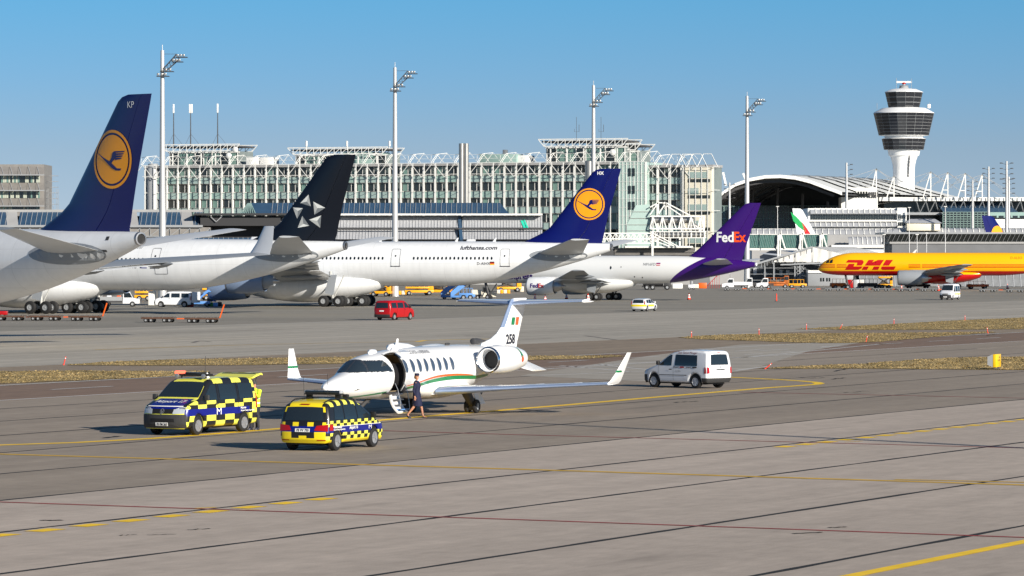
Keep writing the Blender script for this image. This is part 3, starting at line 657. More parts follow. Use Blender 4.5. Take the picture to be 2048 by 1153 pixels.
def b757(label, loc, rz, mf, mfin, nac, stabm, mfair=None):
    L = 47.0; root = thing('freighter', label, 'airplane', loc, rz)
    fu = Fuse(L, 1.88, 2.0, 4.42, 6.6, L - 15.5, .28, .95, 1.7, .42, .6); fu.mesh(40).build('fuselage', mf, root)
    MB().lathe([(L - .1, .3), (L + .03, .24), (L + .02, .1)], 14, 'x', (0, 0, fu.c(L))).build('tail_cone_cap', M_WHITE, root)
    mb = MB(); rings = []
    for i in range(13):
        t = i / 12; x = lerp(13.5, 29.5, t); k = max(.03, math.sin(math.pi * t)) ** .45 if 0 < t < 1 else .03
        rings.append([(x, 2.2 * k * math.cos(a), 3.35 - 1.2 * k + 1.2 * k * math.sin(a)) for a in [2 * math.pi * j / 20 for j in range(20)]])
    mb.loft(rings).build('belly_fairing', mfair or mf, root)
    for sg in (-1, 1):
        w = wing_mb([(0, 15.4, 2.6, 9.4, .12), (sg * 1.9, 16.3, 2.75, 8.4, .12), (sg * 6.4, 19.1, 3.2, 5.4, .11), (sg * 19.0, 26.6, 4.35, 1.9, .10)]).build('wing', M_WINGG, root)
        for y, x, z, ln in ((4.6, 21.6, 2.6, 4.0), (8.6, 22.6, 3.15, 3.4), (11.6, 24.0, 3.5, 3.0)):
            MB().lathe([(x, .03), (x + .15 * ln, .2), (x + .45 * ln, .27), (x + .75 * ln, .19), (x + ln, .02)], 12, 'x', (0, sg * y, z)).build('flap_fairing', M_WINGG, w)
        wing_mb([(sg * 2.2, 24.0, 2.55, 1.7, .1), (sg * 6.2, 24.0, 2.95, 1.4, .1)]).build('flap', M_WINGG, w)
        engine(root, 14.6, sg * 6.5, 2.05, 5.2, 1.33, nac, M_STEEL, (18.9, 2.95))
        b = bogie(root, 23.6, sg * 3.66, 2.9, .52, .4, 2, .86, 1.14, M_DGREY)
        MB().add([(22.7, sg * 4.1, 1.35), (23.9, sg * 4.1, 1.1), (24.1, sg * 3.9, 2.9), (22.5, sg * 3.9, 2.9), (22.7, sg * 4.16, 1.35), (23.9, sg * 4.16, 1.1), (24.1, sg * 3.96, 2.9), (22.5, sg * 3.96, 2.9)],
                 [(0, 1, 2, 3), (4, 5, 6, 7), (0, 1, 5, 4), (1, 2, 6, 5), (2, 3, 7, 6), (3, 0, 4, 7)]).build('gear_door', M_WINGG, b)
    bogie(root, 5.3, 0, 2.6, .4, .3, 1, .5, .1, M_DGREY, 'nose_gear')
    secs = [(5.6, 10.6, 2.2), (6.2, 10.4, 2.05), (6.55, 9.9, 1.95), (7.3, 8.9, 1.75), (10.0, 5.9, .8), (13.3, 2.3, -.45), (13.75, 1.7, -.62), (13.9, 1.2, -.68)]
    f, r, side = fin_parts(root, L, secs, .10, mfin)
    stab(root, L, [(.4, 8.3, 5.2, 4.9, .10), (7.6, 8.3 - 5.1, 5.95, 1.6, .09)], stabm)
    return root, fu, side, L
fx_m = split_mat('livery_white_purple', liv_fedex)
M_PUR = mat('fin_purple', C_PUR, .3, coat=.3)
fx, fu, side, L = b757('white freighter with purple tail parked behind the third airliner', place(1513, 553, 47.0, -24, 5), R_(-24), fx_m, M_PUR, M_WHITE, M_WINGU)
M_EX = paint('print_orange', 250, 84, 20, .4, 0)
fin_print('lettering', text_bm('Fed', 1.45, True, wid=2.6), M_SIGNW, fx, lambda x, z: side(x + L - 5.95, z + 8.4), .5)
fin_print('lettering', text_bm('Ex', 1.45, True, wid=1.75), M_EX, fx, lambda x, z: side(x + L - 3.3, z + 8.4), .5)
decal('lettering', text_bm('N916FD', .4), M_SEAM, fx, lambda x, z: fu.side(x + L - 16.6, z + 5.0), .5)
stripe_flag(fx, lambda x, z: fu.side(x, z), L - 14.6, 5.0, .6, .4, (M_FB, M_FR, M_FW, M_FR))
decal('lettering', text_bm('Express', .95, True), M_PUR, fx, lambda x, z: fu.side(x + 9.0, z + 3.05), .4)
nac_side = lambda x, z: (x, -6.5 - math.sqrt(max(0, 1.335 ** 2 - (z - 2.05) ** 2)) - .02, z)
decal('lettering', text_bm('Fed', .62, True), M_PUR, fx, lambda x, z: nac_side(x + 15.4, z + 1.85), .2)
decal('lettering', text_bm('Ex', .62, True), M_FR, fx, lambda x, z: nac_side(x + 16.65, z + 1.85), .2)
plane_windows(fx, fu, [L - 21.6], 4.7, .14, .24); plane_windows(fx, fu, [L - 20.0], 4.8, .07, .1); plane_windows(fx, fu, [L - 18.0], 3.4, .09, .12, M_DGREY, 'vent'); plane_windows(fx, fu, [L - 16.8], 3.3, .09, .12, M_DGREY, 'vent')
dh_m = split_mat('livery_yellow_red', liv_dhl)
X0 = (1636 - 1024) / FPX * 683
dh, fu, side, L = b757('yellow and red freighter with big red letters, its nose at the white tent', (X0, 683, .59), R_(-11), dh_m, mat('fin_yellow', C_DY, .3, coat=.3), M_WINGG, mat('fin_yellow', C_DY), split_mat('fairing_yellow_red', lambda n, l, x, y, z: cmix(n, l, nm(n, l, 'LESS_THAN', z, 2.62), C_DY, C_DR)))
M_DR = mat('print_red', C_DR, .4)
DHLP = [[(470, 188), (510, 140), (770, 140), (800, 175), (780, 215), (760, 240), (665, 240), (685, 205), (685, 190)], [(525, 210), (632, 210), (612, 258), (775, 258), (755, 290), (700, 318), (455, 318)], [(885, 140), (985, 140), (928, 215), (1000, 215), (1055, 140), (1165, 140), (1095, 242), (815, 242)], [(795, 258), (893, 258), (853, 318), (762, 318)], [(982, 258), (1090, 258), (1055, 318), (948, 318)], [(1200, 140), (1330, 140), (1255, 242), (1138, 242)], [(1125, 258), (1380, 258), (1345, 318), (1140, 318), (1110, 300)]]
def dhl_pt(a, b):
    o = Vector((0, 0, CAMZ)); d = Vector(((1640 + a / 9.1 - 1024) / FPX, 1, (YH - 505 - b / 9.1) / FPX)); mm = Matrix.Rotation(-dh.rotation_euler.z, 3, 'Z'); o = mm @ (o - dh.location); d = mm @ d; q = o + d * ((-1.8 - o.y) / d.y); return (q.x, q.z)
for pl in DHLP: decal('letter_piece', poly_bm([[dhl_pt(*p) for p in pl]]), M_DR, dh, lambda x, z: fu.side(x, z, .025), .3)
decal('lettering', text_bm('D-ALEO', .42), M_ORANGE, dh, lambda x, z: fu.side(x + 33.6, z + 5.3), .5)
for a in ((1.5, 2.05), (2.12, 2.7)):
    decal('cockpit_window', poly_bm([[(a[0], 4.58), (a[1], 4.62), (a[1] + .05, 5.0 + .1 * a[0]), (a[0] + .25, 4.9 + .1 * a[0])]]), M_GLASS, dh, lambda x, z: fu.side(x, z, .03), .3)
MB().add([(16.5, -.03, 6.38), (17.0, -.03, 6.38), (17.3, 0, 6.95), (17.1, 0, 6.95), (16.5, .03, 6.38), (17.0, .03, 6.38)], [(0, 1, 2, 3), (4, 5, 2, 3), (0, 3, 4), (1, 2, 5)]).build('antenna', M_WHITE, dh)
# ---- two far tails rising behind the piers
def far_tail(label, x, D, zt, rz, m, flag):
    p = px(x, 500, D) - Vector((math.cos(rz), math.sin(rz), 0)) * 60; root = thing('airliner', label, 'airliner', (p.x, p.y, gz(D) - .012), rz)
    fu = Fuse(60, 3.0, 3.0, 4.7, 8, 38, .4, .3, 1.65); fu.mesh(28).build('fuselage', M_WHITE, root)
    k = zt / 17.2
    secs = [(7.7 * k, 11.9, 1.2), (8.6 * k, 10.2, 1.0), (9.9 * k, 7.9, .72), (16.75 * k, 2.4, -1.18), (17.2 * k, 1.5, -1.3)]
    f, r, side = fin_parts(root, 60, secs, .10, m)
    stab(root, 60, [(.6, 9.6, 6.5, 6.1, .1), (10, 2.8, 7.6, 2.3, .09)], M_WINGU)
    bogie(root, 32, -5, 4, .7, .5, 2, 1.4, 2, M_TAN); bogie(root, 32, 5, 4, .7, .5, 2, 1.4, 2, M_TAN); bogie(root, 6.5, 0, 3, .5, .4, 1, .7, .1, M_TAN, 'nose_gear')
    for sg in (-1, 1): wing_mb([(0, 22, 3.3, 12, .12), (sg * 30, 40, 6.6, 2.6, .1)]).build('wing', M_WINGU, root)
    return root, side
t, sd = far_tail('distant white airliner fin with green and red flag bands', 1592, 960, 17.6, R_(180 + 42), M_WHITE, None)
LL = 60
def far_print(pts, m):
    P = []
    for a, b in pts:
        o = Vector((0, 0, CAMZ)); d = Vector(((a - 1024) / FPX, 1, (YH - b) / FPX)); mm = Matrix.Rotation(-t.rotation_euler.z, 3, 'Z'); o = mm @ (o - t.location); d = mm @ d; k = -o.y / d.y; q = o + d * k; P.append((q.x, q.z))
    fin_print('flag_band', poly_bm([P]), m, t, lambda x, z: sd(x, z, .06, 1))
far_print([(1581, 424), (1592, 434), (1603, 447), (1610, 464), (1597, 455), (1586, 442)], M_FG); far_print([(1602, 444), (1611, 456), (1620, 470), (1630, 490), (1616, 490), (1608, 468)], M_FR)
t, sd = far_tail('distant blue airliner fin with yellow disc behind the dark glazed pier', 1972, 900, 15.2, R_(180 + 35), M_LH, None)
fin_print('emblem_disc', poly_bm([circle(LL - 3.2, 11.2, 1.7, 30)]), M_LHY, t, lambda x, z: sd(x, z, .05, 1))
# ================================================================== BUSINESS JET
def ray_local(loc, rz, x, y, yl=None, xl=None, zl=None):
    """photo pixel -> point of a placed thing, on its plane y = yl (or x = xl, z = zl)"""
    o = Vector((0, 0, CAMZ)); d = Vector(((x - 1024) / FPX, 1, (YH - y) / FPX)); m = Matrix.Rotation(-rz, 3, 'Z')
    o = m @ (o - Vector(loc)); d = m @ d
    t = ((yl - o.y) / d.y) if yl is not None else ((xl - o.x) / d.x) if xl is not None else ((zl - o.z) / d.z)
    return o + d * t
JROT = R_(65.0); JLOC = (-7.1, 146.8, 0.)
jet = thing('business_jet', 'white business jet with green and orange stripes and open cabin door', 'airplane', JLOC, JROT)
M_JW = paint('jet_white', 236, 237, 238, .2, .02, .5, .5); M_JG = paint('stripe_green', 12, 122, 70, .35, 0); M_JO = paint('stripe_orange', 222, 92, 36, .35, 0)
M_JBL = mat('polished_leading_edge', (.42, .53, .74), .3, .6, var=.05, vs=4)  # polished metal with the reflected sky's blue put into its base colour
TOP = [(0, 1.30), (.12, 1.40), (.4, 1.50), (.9, 1.63), (1.5, 1.755), (1.9, 1.86), (2.3, 2.09), (2.75, 2.31), (3.2, 2.41), (3.8, 2.48), (5.0, 2.58), (6.5, 2.67), (11.5, 2.68), (13.5, 2.62), (15.5, 2.5), (17.2, 2.35), (17.9, 2.25)]
BOT = [(0, 1.24), (.12, 1.13), (.4, 1.02), (.9, .92), (1.6, .82), (2.5, .76), (4.0, .73), (9.5, .74), (11.5, .86), (13.5, 1.2), (15.5, 1.65), (17.2, 1.98), (17.9, 2.12)]
HW = [(0, .03), (.12, .16), (.4, .31), (.9, .48), (1.5, .63), (2.2, .76), (3.0, .86), (4.2, .93), (5.5, .95), (11.5, .95), (13.5, .8), (15.5, .5), (17.2, .2), (17.9, .08)]
def jz(x): return interp(TOP, x), interp(BOT, x), interp(HW, x)
def jside(x, z, off=.012, sgn=-1):
    t, b, w = jz(x); c = (t + b) / 2; q = max(-.995, min(.995, (z - c) / ((t - b) / 2))); ca = math.sqrt(1 - q * q)
    n = Vector((0, sgn * ca / w, q / ((t - b) / 2))).normalized(); return (x, sgn * w * ca + n.y * off, z + n.z * off)
def jring(x, k=1., n=48, grow=0.):
    t, b, w = jz(x); c = (t + b) / 2; h = (t - b) / 2
    return [(x, -(w * k + grow) * math.sin(2 * math.pi * j / n), c + (h * k + grow) * math.cos(2 * math.pi * j / n)) for j in range(n)]
D0, D1 = 4.15, 5.02
xs = sorted(set([.004, .04, .12, .25, .4, .65, .9, 1.2, 1.5, 1.7, 1.9, 2.1, 2.3, 2.5, 2.75, 3.0, 3.2, 3.5, 3.8, D0, 4.45, 4.75, D1, 5.5, 6, 6.5, 7.5, 8.5, 9.5, 10.5, 11.5, 12.2, 12.9, 13.5, 14.2, 14.9, 15.5, 16.1, 16.7, 17.2, 17.6, 17.9]))
mb = MB(); rings = [jring(x) for x in xs]; n = 48; A0, A1 = 3, 18          # opening between ring indices 3 and 18 (22 to 135 degrees from the top)
mb.v = [p for r in rings for p in r]
for i in range(len(xs) - 1):
    for j in range(n):
        if D0 - .01 < (xs[i] + xs[i + 1]) / 2 < D1 + .01 and A0 <= j < A1: continue
        a = i * n + j; b = i * n + (j + 1) % n; mb.f.append((a, b, b + n, a + n)); mb.m.append(0)
mb.f.append(tuple(reversed(range(n)))); mb.m.append(0); mb.f.append(tuple((len(xs) - 1) * n + j for j in range(n))); mb.m.append(0)
fus = mb.build('fuselage', M_JW, jet, smooth=50)
# cabin inside the doorway: lining, floor, bulkhead, seat back
M_TANL = mat('cabin_lining', srgb(196, 176, 140), .7, var=.1, vs=2); M_CARP = mat('cabin_carpet', (.03, .03, .035), .9)
mb = MB(); ins = [jring(x, .93) for x in (3.7, D0, D1, 5.6, 6.4)]; mb.v = [p for r in ins for p in r]
for i in range(4):
    for j in range(n):
        if i == 1 and A0 <= j < A1: continue
        a = i * n + j; b = i * n + (j + 1) % n; mb.f.append((a, b, b + n, a + n)); mb.m.append(0)
mb.f.append(tuple(reversed(range(n)))); mb.m.append(0); mb.f.append(tuple(4 * n + j for j in range(n))); mb.m.append(0)
cab = mb.build('cabin_interior', M_TANL, jet)
MB().box(3.72, 6.38, -.8, .8, .93, 1.0).build('cabin_floor', M_CARP, cab)
MB().bbox(3.95, 4.12, -.2, .75, 1.0, 2.3, .04).build('bulkhead', M_TANL, cab); MB().bbox(5.15, 5.3, -.85, -.25, 1.0, 2.1, .05).build('seat', M_CARP, cab)
MB().bbox(5.1, 5.6, .1, .7, 1.0, 1.9, .08).build('seat', M_TANL, cab)
# door rim
for xx in (D0, D1):
    r1 = jring(xx, 1., n, .006); r0 = jring(xx, .93)
    mb = MB(); sg = -.03 if xx == D0 else .03
    mb.loft([[r0[j], r1[j], (r1[j][0] + sg, r1[j][1], r1[j][2]), (r0[j][0] + sg, r0[j][1], r0[j][2])] for j in range(A0, A1 + 1)]).build('door_frame', M_DGREY, jet)
def door_shell(j0, j1, hinge, ang):
    r = jring((D0 + D1) / 2, 1.0); q = jring((D0 + D1) / 2, .93); H = Vector((0, r[hinge][1], r[hinge][2])); m = Matrix.Rotation(ang, 3, 'X'); mb = MB(); rg = []
    for j in range(j0, j1 + 1):
        o = m @ (Vector((0, r[j][1], r[j][2])) - H) + H; i_ = m @ (Vector((0, q[j][1], q[j][2])) - H) + H
        rg.append([(D0 + .03, o.y, o.z), (D1 - .03, o.y, o.z), (D1 - .03, i_.y, i_.z), (D0 + .03, i_.y, i_.z)])
    return mb.loft(rg), m, H, q
mb, _, _, _ = door_shell(A0, 10, A0, R_(-52)); ud = mb.build('upper_door', M_JW, jet)
mb, m_, H_, q_ = door_shell(10, A1, A1, R_(140)); ldo = mb.build('airstair_door', M_JW, jet)
for k in range(4):
    j = 11 + 2 * k; p = m_ @ (Vector((0, q_[j][1], q_[j][2])) - H_) + H_
    MB().box(D0 + .1, D1 - .1, p.y - .16, p.y + .05, p.z + .02, p.z + .06).build('step', M_STEEL if k else M_LBLUE, ldo)
mb = MB()
for xx in (D0 + .06, D1 - .06): mb.tube([(xx, -.9, 1.35), (xx, -1.02, 1.1), (xx, -1.12, .7), (xx, -1.16, .3)], .014, 6)
mb.build('handrail', M_STEEL, ldo)
# windscreen and side glass
jp = lambda x, y, yl: ray_local(JLOC, JROT, x, y, yl=yl)
def jpoly(name, pts, m, yl, off=.012, step=.12, parent=jet):
    P = []
    for a, b in pts: p = jp(a, b, yl); P.append((p.x, p.z))
    return decal(name, poly_bm([P]), m, parent, lambda x, z: jside(x, z, off), step)
M_JGL = mat('cockpit_glass', (.02, .03, .04), .05, spec=.9)
M_FRM = mat('window_surround', (.035, .04, .05), .35)
def glass_patch(name, test, grow, m, sides=(-1, 1)):
    mb = MB(); nn = 120; xs_ = [1.6 + .05 * i for i in range(52)]; rg = [jring(x, 1., nn, grow) for x in xs_]
    for i in range(len(xs_) - 1):
        for j in range(nn):
            q = [rg[i][j], rg[i][(j + 1) % nn], rg[i + 1][(j + 1) % nn], rg[i + 1][j]]; cx = sum(p[0] for p in q) / 4; cy = sum(p[1] for p in q) / 4; cz = sum(p[2] for p in q) / 4
            if test(cx, cy, cz): mb.add(q, [(0, 1, 2, 3)])
    mb.build(name, m, jet, smooth=60)
inwin = lambda x, z, e: z > 1.81 + e and x > 1.72 + .5 * (z - 1.8) and (x < 2.70 - e or z < 2.25 - e) and x < 4.04 - e - .85 * max(0, z - 1.83) and z < 2.31
glass_patch('window_surround', lambda x, y, z: inwin(x, z, 0.), .008, M_FRM)
glass_patch('side_window', lambda x, y, z: y < 0 and inwin(x, z, .035) and x > 2.42 + .62 * (z - 1.83), .016, M_JGL); glass_patch('side_window', lambda x, y, z: y > 0 and inwin(x, z, .035) and x > 2.42 + .62 * (z - 1.83), .016, M_JGL)
glass_patch('windscreen', lambda x, y, z: inwin(x, z, .03) and abs(y) > .03 and x < 2.34 + .62 * (z - 1.83), .016, M_JGL)
# crew heads behind the glass are left to the dark glass; cabin windows
M_CW = mat('cabin_window', (.05, .075, .12), .12, spec=.8)
for k in range(8):
    x = 5.16 + .583 * k; w = decal('cabin_window', poly_bm([[(x + .13 * math.cos(a), 1.98 + .235 * math.sin(a) * (1 + .12 * abs(math.sin(2 * a)))) for a in [2 * math.pi * i / 20 for i in range(20)]]]), M_CW, jet, lambda x, z: jside(x, z, .014), .12)
    decal('window_ring', poly_bm([(p, q, q2, p2) for p, q, q2, p2 in [((x + .17 * math.cos(a), 1.98 + .275 * math.sin(a)), (x + .13 * math.cos(a), 1.98 + .235 * math.sin(a)), (x + .13 * math.cos(b), 1.98 + .235 * math.sin(b)), (x + .17 * math.cos(b), 1.98 + .275 * math.sin(b))) for a, b in [(2 * math.pi * i / 20, 2 * math.pi * (i + 1) / 20) for i in range(20)]]]), M_GREYP, w, lambda x, z: jside(x, z, .011))
# stripes
def ribbon(name, pts, m):
    P = []
    for a, b, w in pts: p = jp(a, b, -.9); P.append((p.x, p.z, w))
    Q = []
    for i in range(len(P) - 1):
        p0 = P[max(i - 1, 0)]; p1, p2 = P[i], P[i + 1]; p3 = P[min(i + 2, len(P) - 1)]
        for k in range(6):
            t = k / 6; Q.append(tuple(.5 * (2 * p1[c] + (p2[c] - p0[c]) * t + (2 * p0[c] - 5 * p1[c] + 4 * p2[c] - p3[c]) * t * t + (3 * p1[c] - p0[c] - 3 * p2[c] + p3[c]) * t ** 3) for c in range(3)))
    Q.append(P[-1]); V = []; F = []
    for i, (x, z, w) in enumerate(Q): V += [jside(x, z - w / 2, .012), jside(x, z + w / 2, .012)]
    MB().add(V, [(2 * i, 2 * i + 1, 2 * i + 3, 2 * i + 2) for i in range(len(Q) - 1)]).build(name, m, jet, smooth=0)
ribbon('stripe', [(716, 797, .03), (750, 791, .05), (783, 784.5, .06)], M_JG)
ribbon('stripe', [(814, 778, .07), (836, 772, .12), (868, 761.5, .15), (905, 755.5, .16), (935, 754.5, .15), (958, 754.5, .13), (985, 750, .09)], M_JG)
ribbon('stripe', [(816, 772.5, .03), (836, 766, .05), (868, 754.5, .08), (900, 750, .08), (930, 749.5, .06), (946, 750.5, .02)], M_JO)
decal('lettering', text_bm('AN tAERCHOR na hEIREANN', .13), M_SEAM, jet, lambda x, z: jside(x + 5.55, z + 2.42), .2)
# wings
for sg in (-1, 1):
    w = wing_mb([(sg * .2, 7.0, .86, 4.0, .12), (sg * .95, 7.5, .92, 3.3, .12), (sg * 3.2, 8.75, 1.03, 2.0, .11), (sg * 7.1, 10.35, 1.22, 1.25, .10)], .045, 1., .01).build('wing', M_JW, jet)
    wing_mb([(sg * 1.0, 7.52, .925, 3.25, .124), (sg * 3.2, 8.74, 1.03, 2.02, .115), (sg * 7.12, 10.34, 1.22, 1.26, .105)], 0., .1, .01).build('leading_edge', M_JBL, w)
    mb = MB(); rg = []
    for oy, ox, oz, ch in ((0, 0, 0, 1.2), (.08, .12, .1, 1.1), (.2, .38, .4, .85), (.47, .95, 1.22, .42)):
        rg.append([(10.38 + ox + a, sg * (7.1 + oy + b * .8), 1.22 + oz) for a, b in airfoil(ch, .09)])
    wg = mb.loft(rg).build('winglet', M_JW, w)
    mb = MB(); rg = []
    for oy, ox, oz, ch in ((.203, .395, .44, .85), (.226, .445, .52, .8)): rg.append([(10.37 + ox + a * 1.02, sg * (7.1 + oy + b * 1.1), 1.22 + oz) for a, b in airfoil(ch, .1)])
    mb.loft(rg).build('winglet_band', M_JG, wg)
    for y, x in ((2.4, 9.6), (4.0, 10.1), (5.4, 10.7)): MB().lathe([(x, .02), (x + .3, .07), (x + 1.1, .07), (x + 1.6, .01)], 8, 'x', (0, sg * y, 1.0 + .035 * (y - 1))).build('flap_fairing', M_JW, w)
# belly fairing
mb = MB(); rg = []
for i in range(13):
    t = i / 12; x = lerp(5.6, 12.2, t); k = max(.04, math.sin(math.pi * t)) ** .5
    rg.append([(x, 1.08 * k * math.cos(a), 1.02 + .45 * k * math.sin(a)) for a in [2 * math.pi * j / 20 for j in range(20)]])
mb.loft(rg).build('belly_fairing', M_JW, jet)
# engines on stub pylons
for sg in (-1, 1):
    y, z = sg * 1.5, 2.08; prof = [(11.75, .36), (11.4, .40), (11.28, .44), (11.25, .475), (11.3, .51), (11.45, .55), (12.2, .60), (12.9, .59), (13.7, .50), (14.3, .38), (14.28, .34)]
    e = MB().lathe(prof, 32, 'x', (0, y, z), caps=False).build('engine', M_JW, jet)
    MB().lathe([(11.55, .385), (11.38, .41), (11.27, .445), (11.24, .478), (11.29, .512), (11.36, .53)], 32, 'x', (0, y, z), caps=False).build('inlet_lip', mat('chrome_lip', (.75, .76, .78), .12, 1.), e)
    MB().lathe([(11.74, .38), (11.76, .02)], 20, 'x', (0, y, z)).build('fan', M_DARK, e)
    MB().lathe([(14.1, .3), (14.45, .27), (14.6, .2), (14.58, .16)], 20, 'x', (0, y, z)).build('exhaust_nozzle', M_STEEL, e)
    mb = MB(); rg = []
    for yy, k in ((sg * .6, 1.), (sg * 1.05, .95)): rg.append([(12.0 + a, yy, 2.18 + b * .8) for a, b in airfoil(2.4 * k, .16)])
    mb.loft(rg).build('pylon', M_JW, jet)
    nb = lambda x, zz: (x, y + sg * (math.sqrt(max(0, .53 ** 2 - (zz - z) ** 2)) + .02 + .06 * (13.6 - x) / 1.), zz)
    if sg < 0:
        decal('emblem', poly_bm([circle(13.5, 2.08, .13, 16)]), M_JO, e, lambda x, zz: (x, y - math.sqrt(max(.01, (interp([(12.9, .59), (13.7, .50), (14.3, .38)], x)) ** 2 - (zz - z) ** 2)) - .012, zz), .06)
        decal('emblem', poly_bm([[(13.3, 2.55), (13.36, 2.55), (13.6, 2.2), (13.5, 2.12), (13.36, 2.16)]]), M_JG, e, lambda x, zz: (x, y - math.sqrt(max(.01, (interp([(12.9, .59), (13.7, .50), (14.3, .38)], x)) ** 2 - (zz - z) ** 2)) - .012, zz), .06)
# T-tail
JF = [(2.3, 13.4, 17.2), (2.7, 13.9, 17.3), (2.85, 14.7, 17.4), (3.05, 15.3, 17.5), (3.3, 15.68, 17.62), (4.3, 16.55, 18.15), (4.46, 16.72, 18.25), (4.5, 16.95, 18.2)]
mb = MB().loft([[(a + x, b, z) for x, b in airfoil(c - a, .09)] for z, a, c in JF]); mb.build('fin', M_JW, jet)
mb = MB().loft([[(a - .012 + x, b * 1.05, z) for x, b in airfoil((c - a) * 1.01, .095, 9, 0., .12)] for z, a, c in JF[4:7]]); mb.build('fin_leading_edge', M_JBL, jet)
MB().lathe([(13.0, .1), (13.02, .13), (13.5, .12), (14.2, .03)], 12, 'x', (0, 0, 2.78)).build('ram_air_inlet', M_DGREY, jet)
def fz(x, z, off=.02):
    a = interp([(q[0], q[1]) for q in JF], z); c = interp([(q[0], q[2]) for q in JF], z); return (x, -half_thick(c - a, .09, (x - a) / (c - a)) - off, z)
fp = lambda a, b: (lambda p: (p.x, p.z))(jp(a, b, -.06))
for pts, m in (([(1021, 650), (1027.5, 650), (1029.5, 635), (1023, 635)], M_JG), ([(1030.5, 650), (1036.5, 650), (1038.5, 634.5), (1032, 634.5)], M_JO)):
    decal('flag_stripe', poly_bm([[fp(*q) for q in pts]]), m, jet, lambda x, z: fz(x, z), .2)
c0 = fp(1009.5, 688); decal('lettering', text_bm('258', .40, True, wid=1.0), M_PRINTK, jet, lambda x, z: fz(x + c0[0], z + c0[1]), .2)
for sg in (-1, 1):
    def tp(f0, f1, gr):                          # tailplane set nose-down, as trimmed on the ground
        mb = wing_mb([(sg * .02, 16.62 - gr, 4.35, 1.75 + gr, .12), (sg * 2.85, 17.5 - gr, 4.38, .95 + gr, .11)], f0, f1, 0); mb.v = [(x, y, z + (x - 17.6) * .075) for x, y, z in mb.v]; return mb
    t = tp(.04, 1., 0.).build('tailplane', M_JW, jet); tp(0., .1, .01).build('leading_edge', M_JBL, t)
    MB().lathe([(17.5, .02), (17.62, .05), (18.3, .04), (18.7, .005)], 10, 'x', (0, sg * 2.88, 4.36)).build('tip_fairing', M_JW, t)
    mb = MB(); rg = []
    for k, (yy, zz, xa, ch) in enumerate(((.1, 1.95, 14.9, 2.7), (1.0, 1.5, 16.6, 1.5))): rg.append([(xa + a, sg * (yy + b * .4), zz + b * .6) for a, b in airfoil(ch, .05)])
    mb.loft(rg).build('ventral_fin', M_JW, jet)
# roof antennas and fairings
mb = MB(); mb.loft([[(5.95 + a, b, 2.6) for a, b in airfoil(.3, .12)], [(6.15 + a, b, 3.02) for a, b in airfoil(.16, .1)]]).build('antenna', M_JW, jet)
MB().lathe([(5.7, .03), (5.9, .17), (6.6, .22), (7.4, .17), (8.2, .02)], 14, 'x', (0, .18, 2.64)).build('dome_fairing', M_JW, jet)
MB().lathe([(3.9, .02), (4.05, .12), (4.4, .13), (4.6, .02)], 12, 'x', (0, .1, 2.52)).build('beacon_fairing', M_JW, jet)
MB().lathe([(5.3, .02), (5.4, .1), (5.7, .1), (5.85, .02)], 12, 'x', (0, -.2, 2.6)).build('gps_patch', M_JW, jet); MB().lathe([(10.5, .02), (10.52, .05), (10.8, .05), (10.9, .01)], 8, 'x', (0, 0, 2.72)).build('beacon', M_DGREY, jet)
mb = MB(); mb.tube([(1.55, -.62, 1.18), (1.6, -.72, 1.2), (1.35, -.74, 1.2)], .012, 6); mb.build('pitot_probe', M_DGREY, jet)
# landing gear
for sg in (-1, 1):
    gq = bogie(jet, 10.0, sg * 1.42, 1.0, .27, .17, 1, .36, .1, M_DGREY)
    MB().add([(10.1, sg * 1.62, .32), (10.5, sg * 1.75, .38), (10.35, sg * 1.5, .95), (9.85, sg * 1.45, .95), (10.1, sg * 1.64, .32), (10.5, sg * 1.77, .38), (10.35, sg * 1.53, .95), (9.85, sg * 1.48, .95)], [(0, 1, 2, 3), (4, 5, 6, 7), (0, 1, 5, 4), (1, 2, 6, 5), (2, 3, 7, 6), (3, 0, 4, 7)]).build('gear_door', M_JW, gq)
    MB().lathe([(9.78, .01), (9.8, .045), (9.86, .05)], 10, 'x', (0, sg * 1.42, .75)).build('landing_light', mat('lamp_lit', (.9, .8, .6), .3, emit=(1, .78, .42), es=6), gq)
bogie(jet, 2.6, 0, .9, .2, .13, 1, .26, .1, M_DGREY, 'nose_gear')
# ================================================================== THE WOMAN BY THE DOOR
WP = Vector(JLOC) + Matrix.Rotation(JROT, 3, 'Z') @ Vector((4.5, -1.68, 0))
wo = None
M_SKIN = mat('skin', srgb(196, 140, 112), .5, var=.06, vs=20); M_NAVY = mat('navy_cloth', srgb(22, 26, 58), .8, var=.15, vs=9)
def skin_body(name, J, E, mtl, sub=2):
    me = bpy.data.meshes.new(name); keys = list(J); me.from_pydata([J[k][0] for k in keys], [(keys.index(a), keys.index(b)) for a, b in E], [])
    o = bpy.data.objects.new(name, me); col.objects.link(o); md = o.modifiers.new('s', 'SKIN'); md.use_smooth_shade = True
    for i, k in enumerate(keys):
        r = J[k][1]; sv = me.skin_vertices[0].data[i]; sv.radius = r if isinstance(r, tuple) else (r, r); sv.use_root = (i == 0)
    sb = o.modifiers.new('u', 'SUBSURF'); sb.levels = sb.render_levels = sub; bpy.context.view_layer.update()
    m2 = bpy.data.meshes.new_from_object(o.evaluated_get(bpy.context.evaluated_depsgraph_get())); bpy.data.objects.remove(o); m2.materials.clear(); m2.materials.append(mtl); return m2
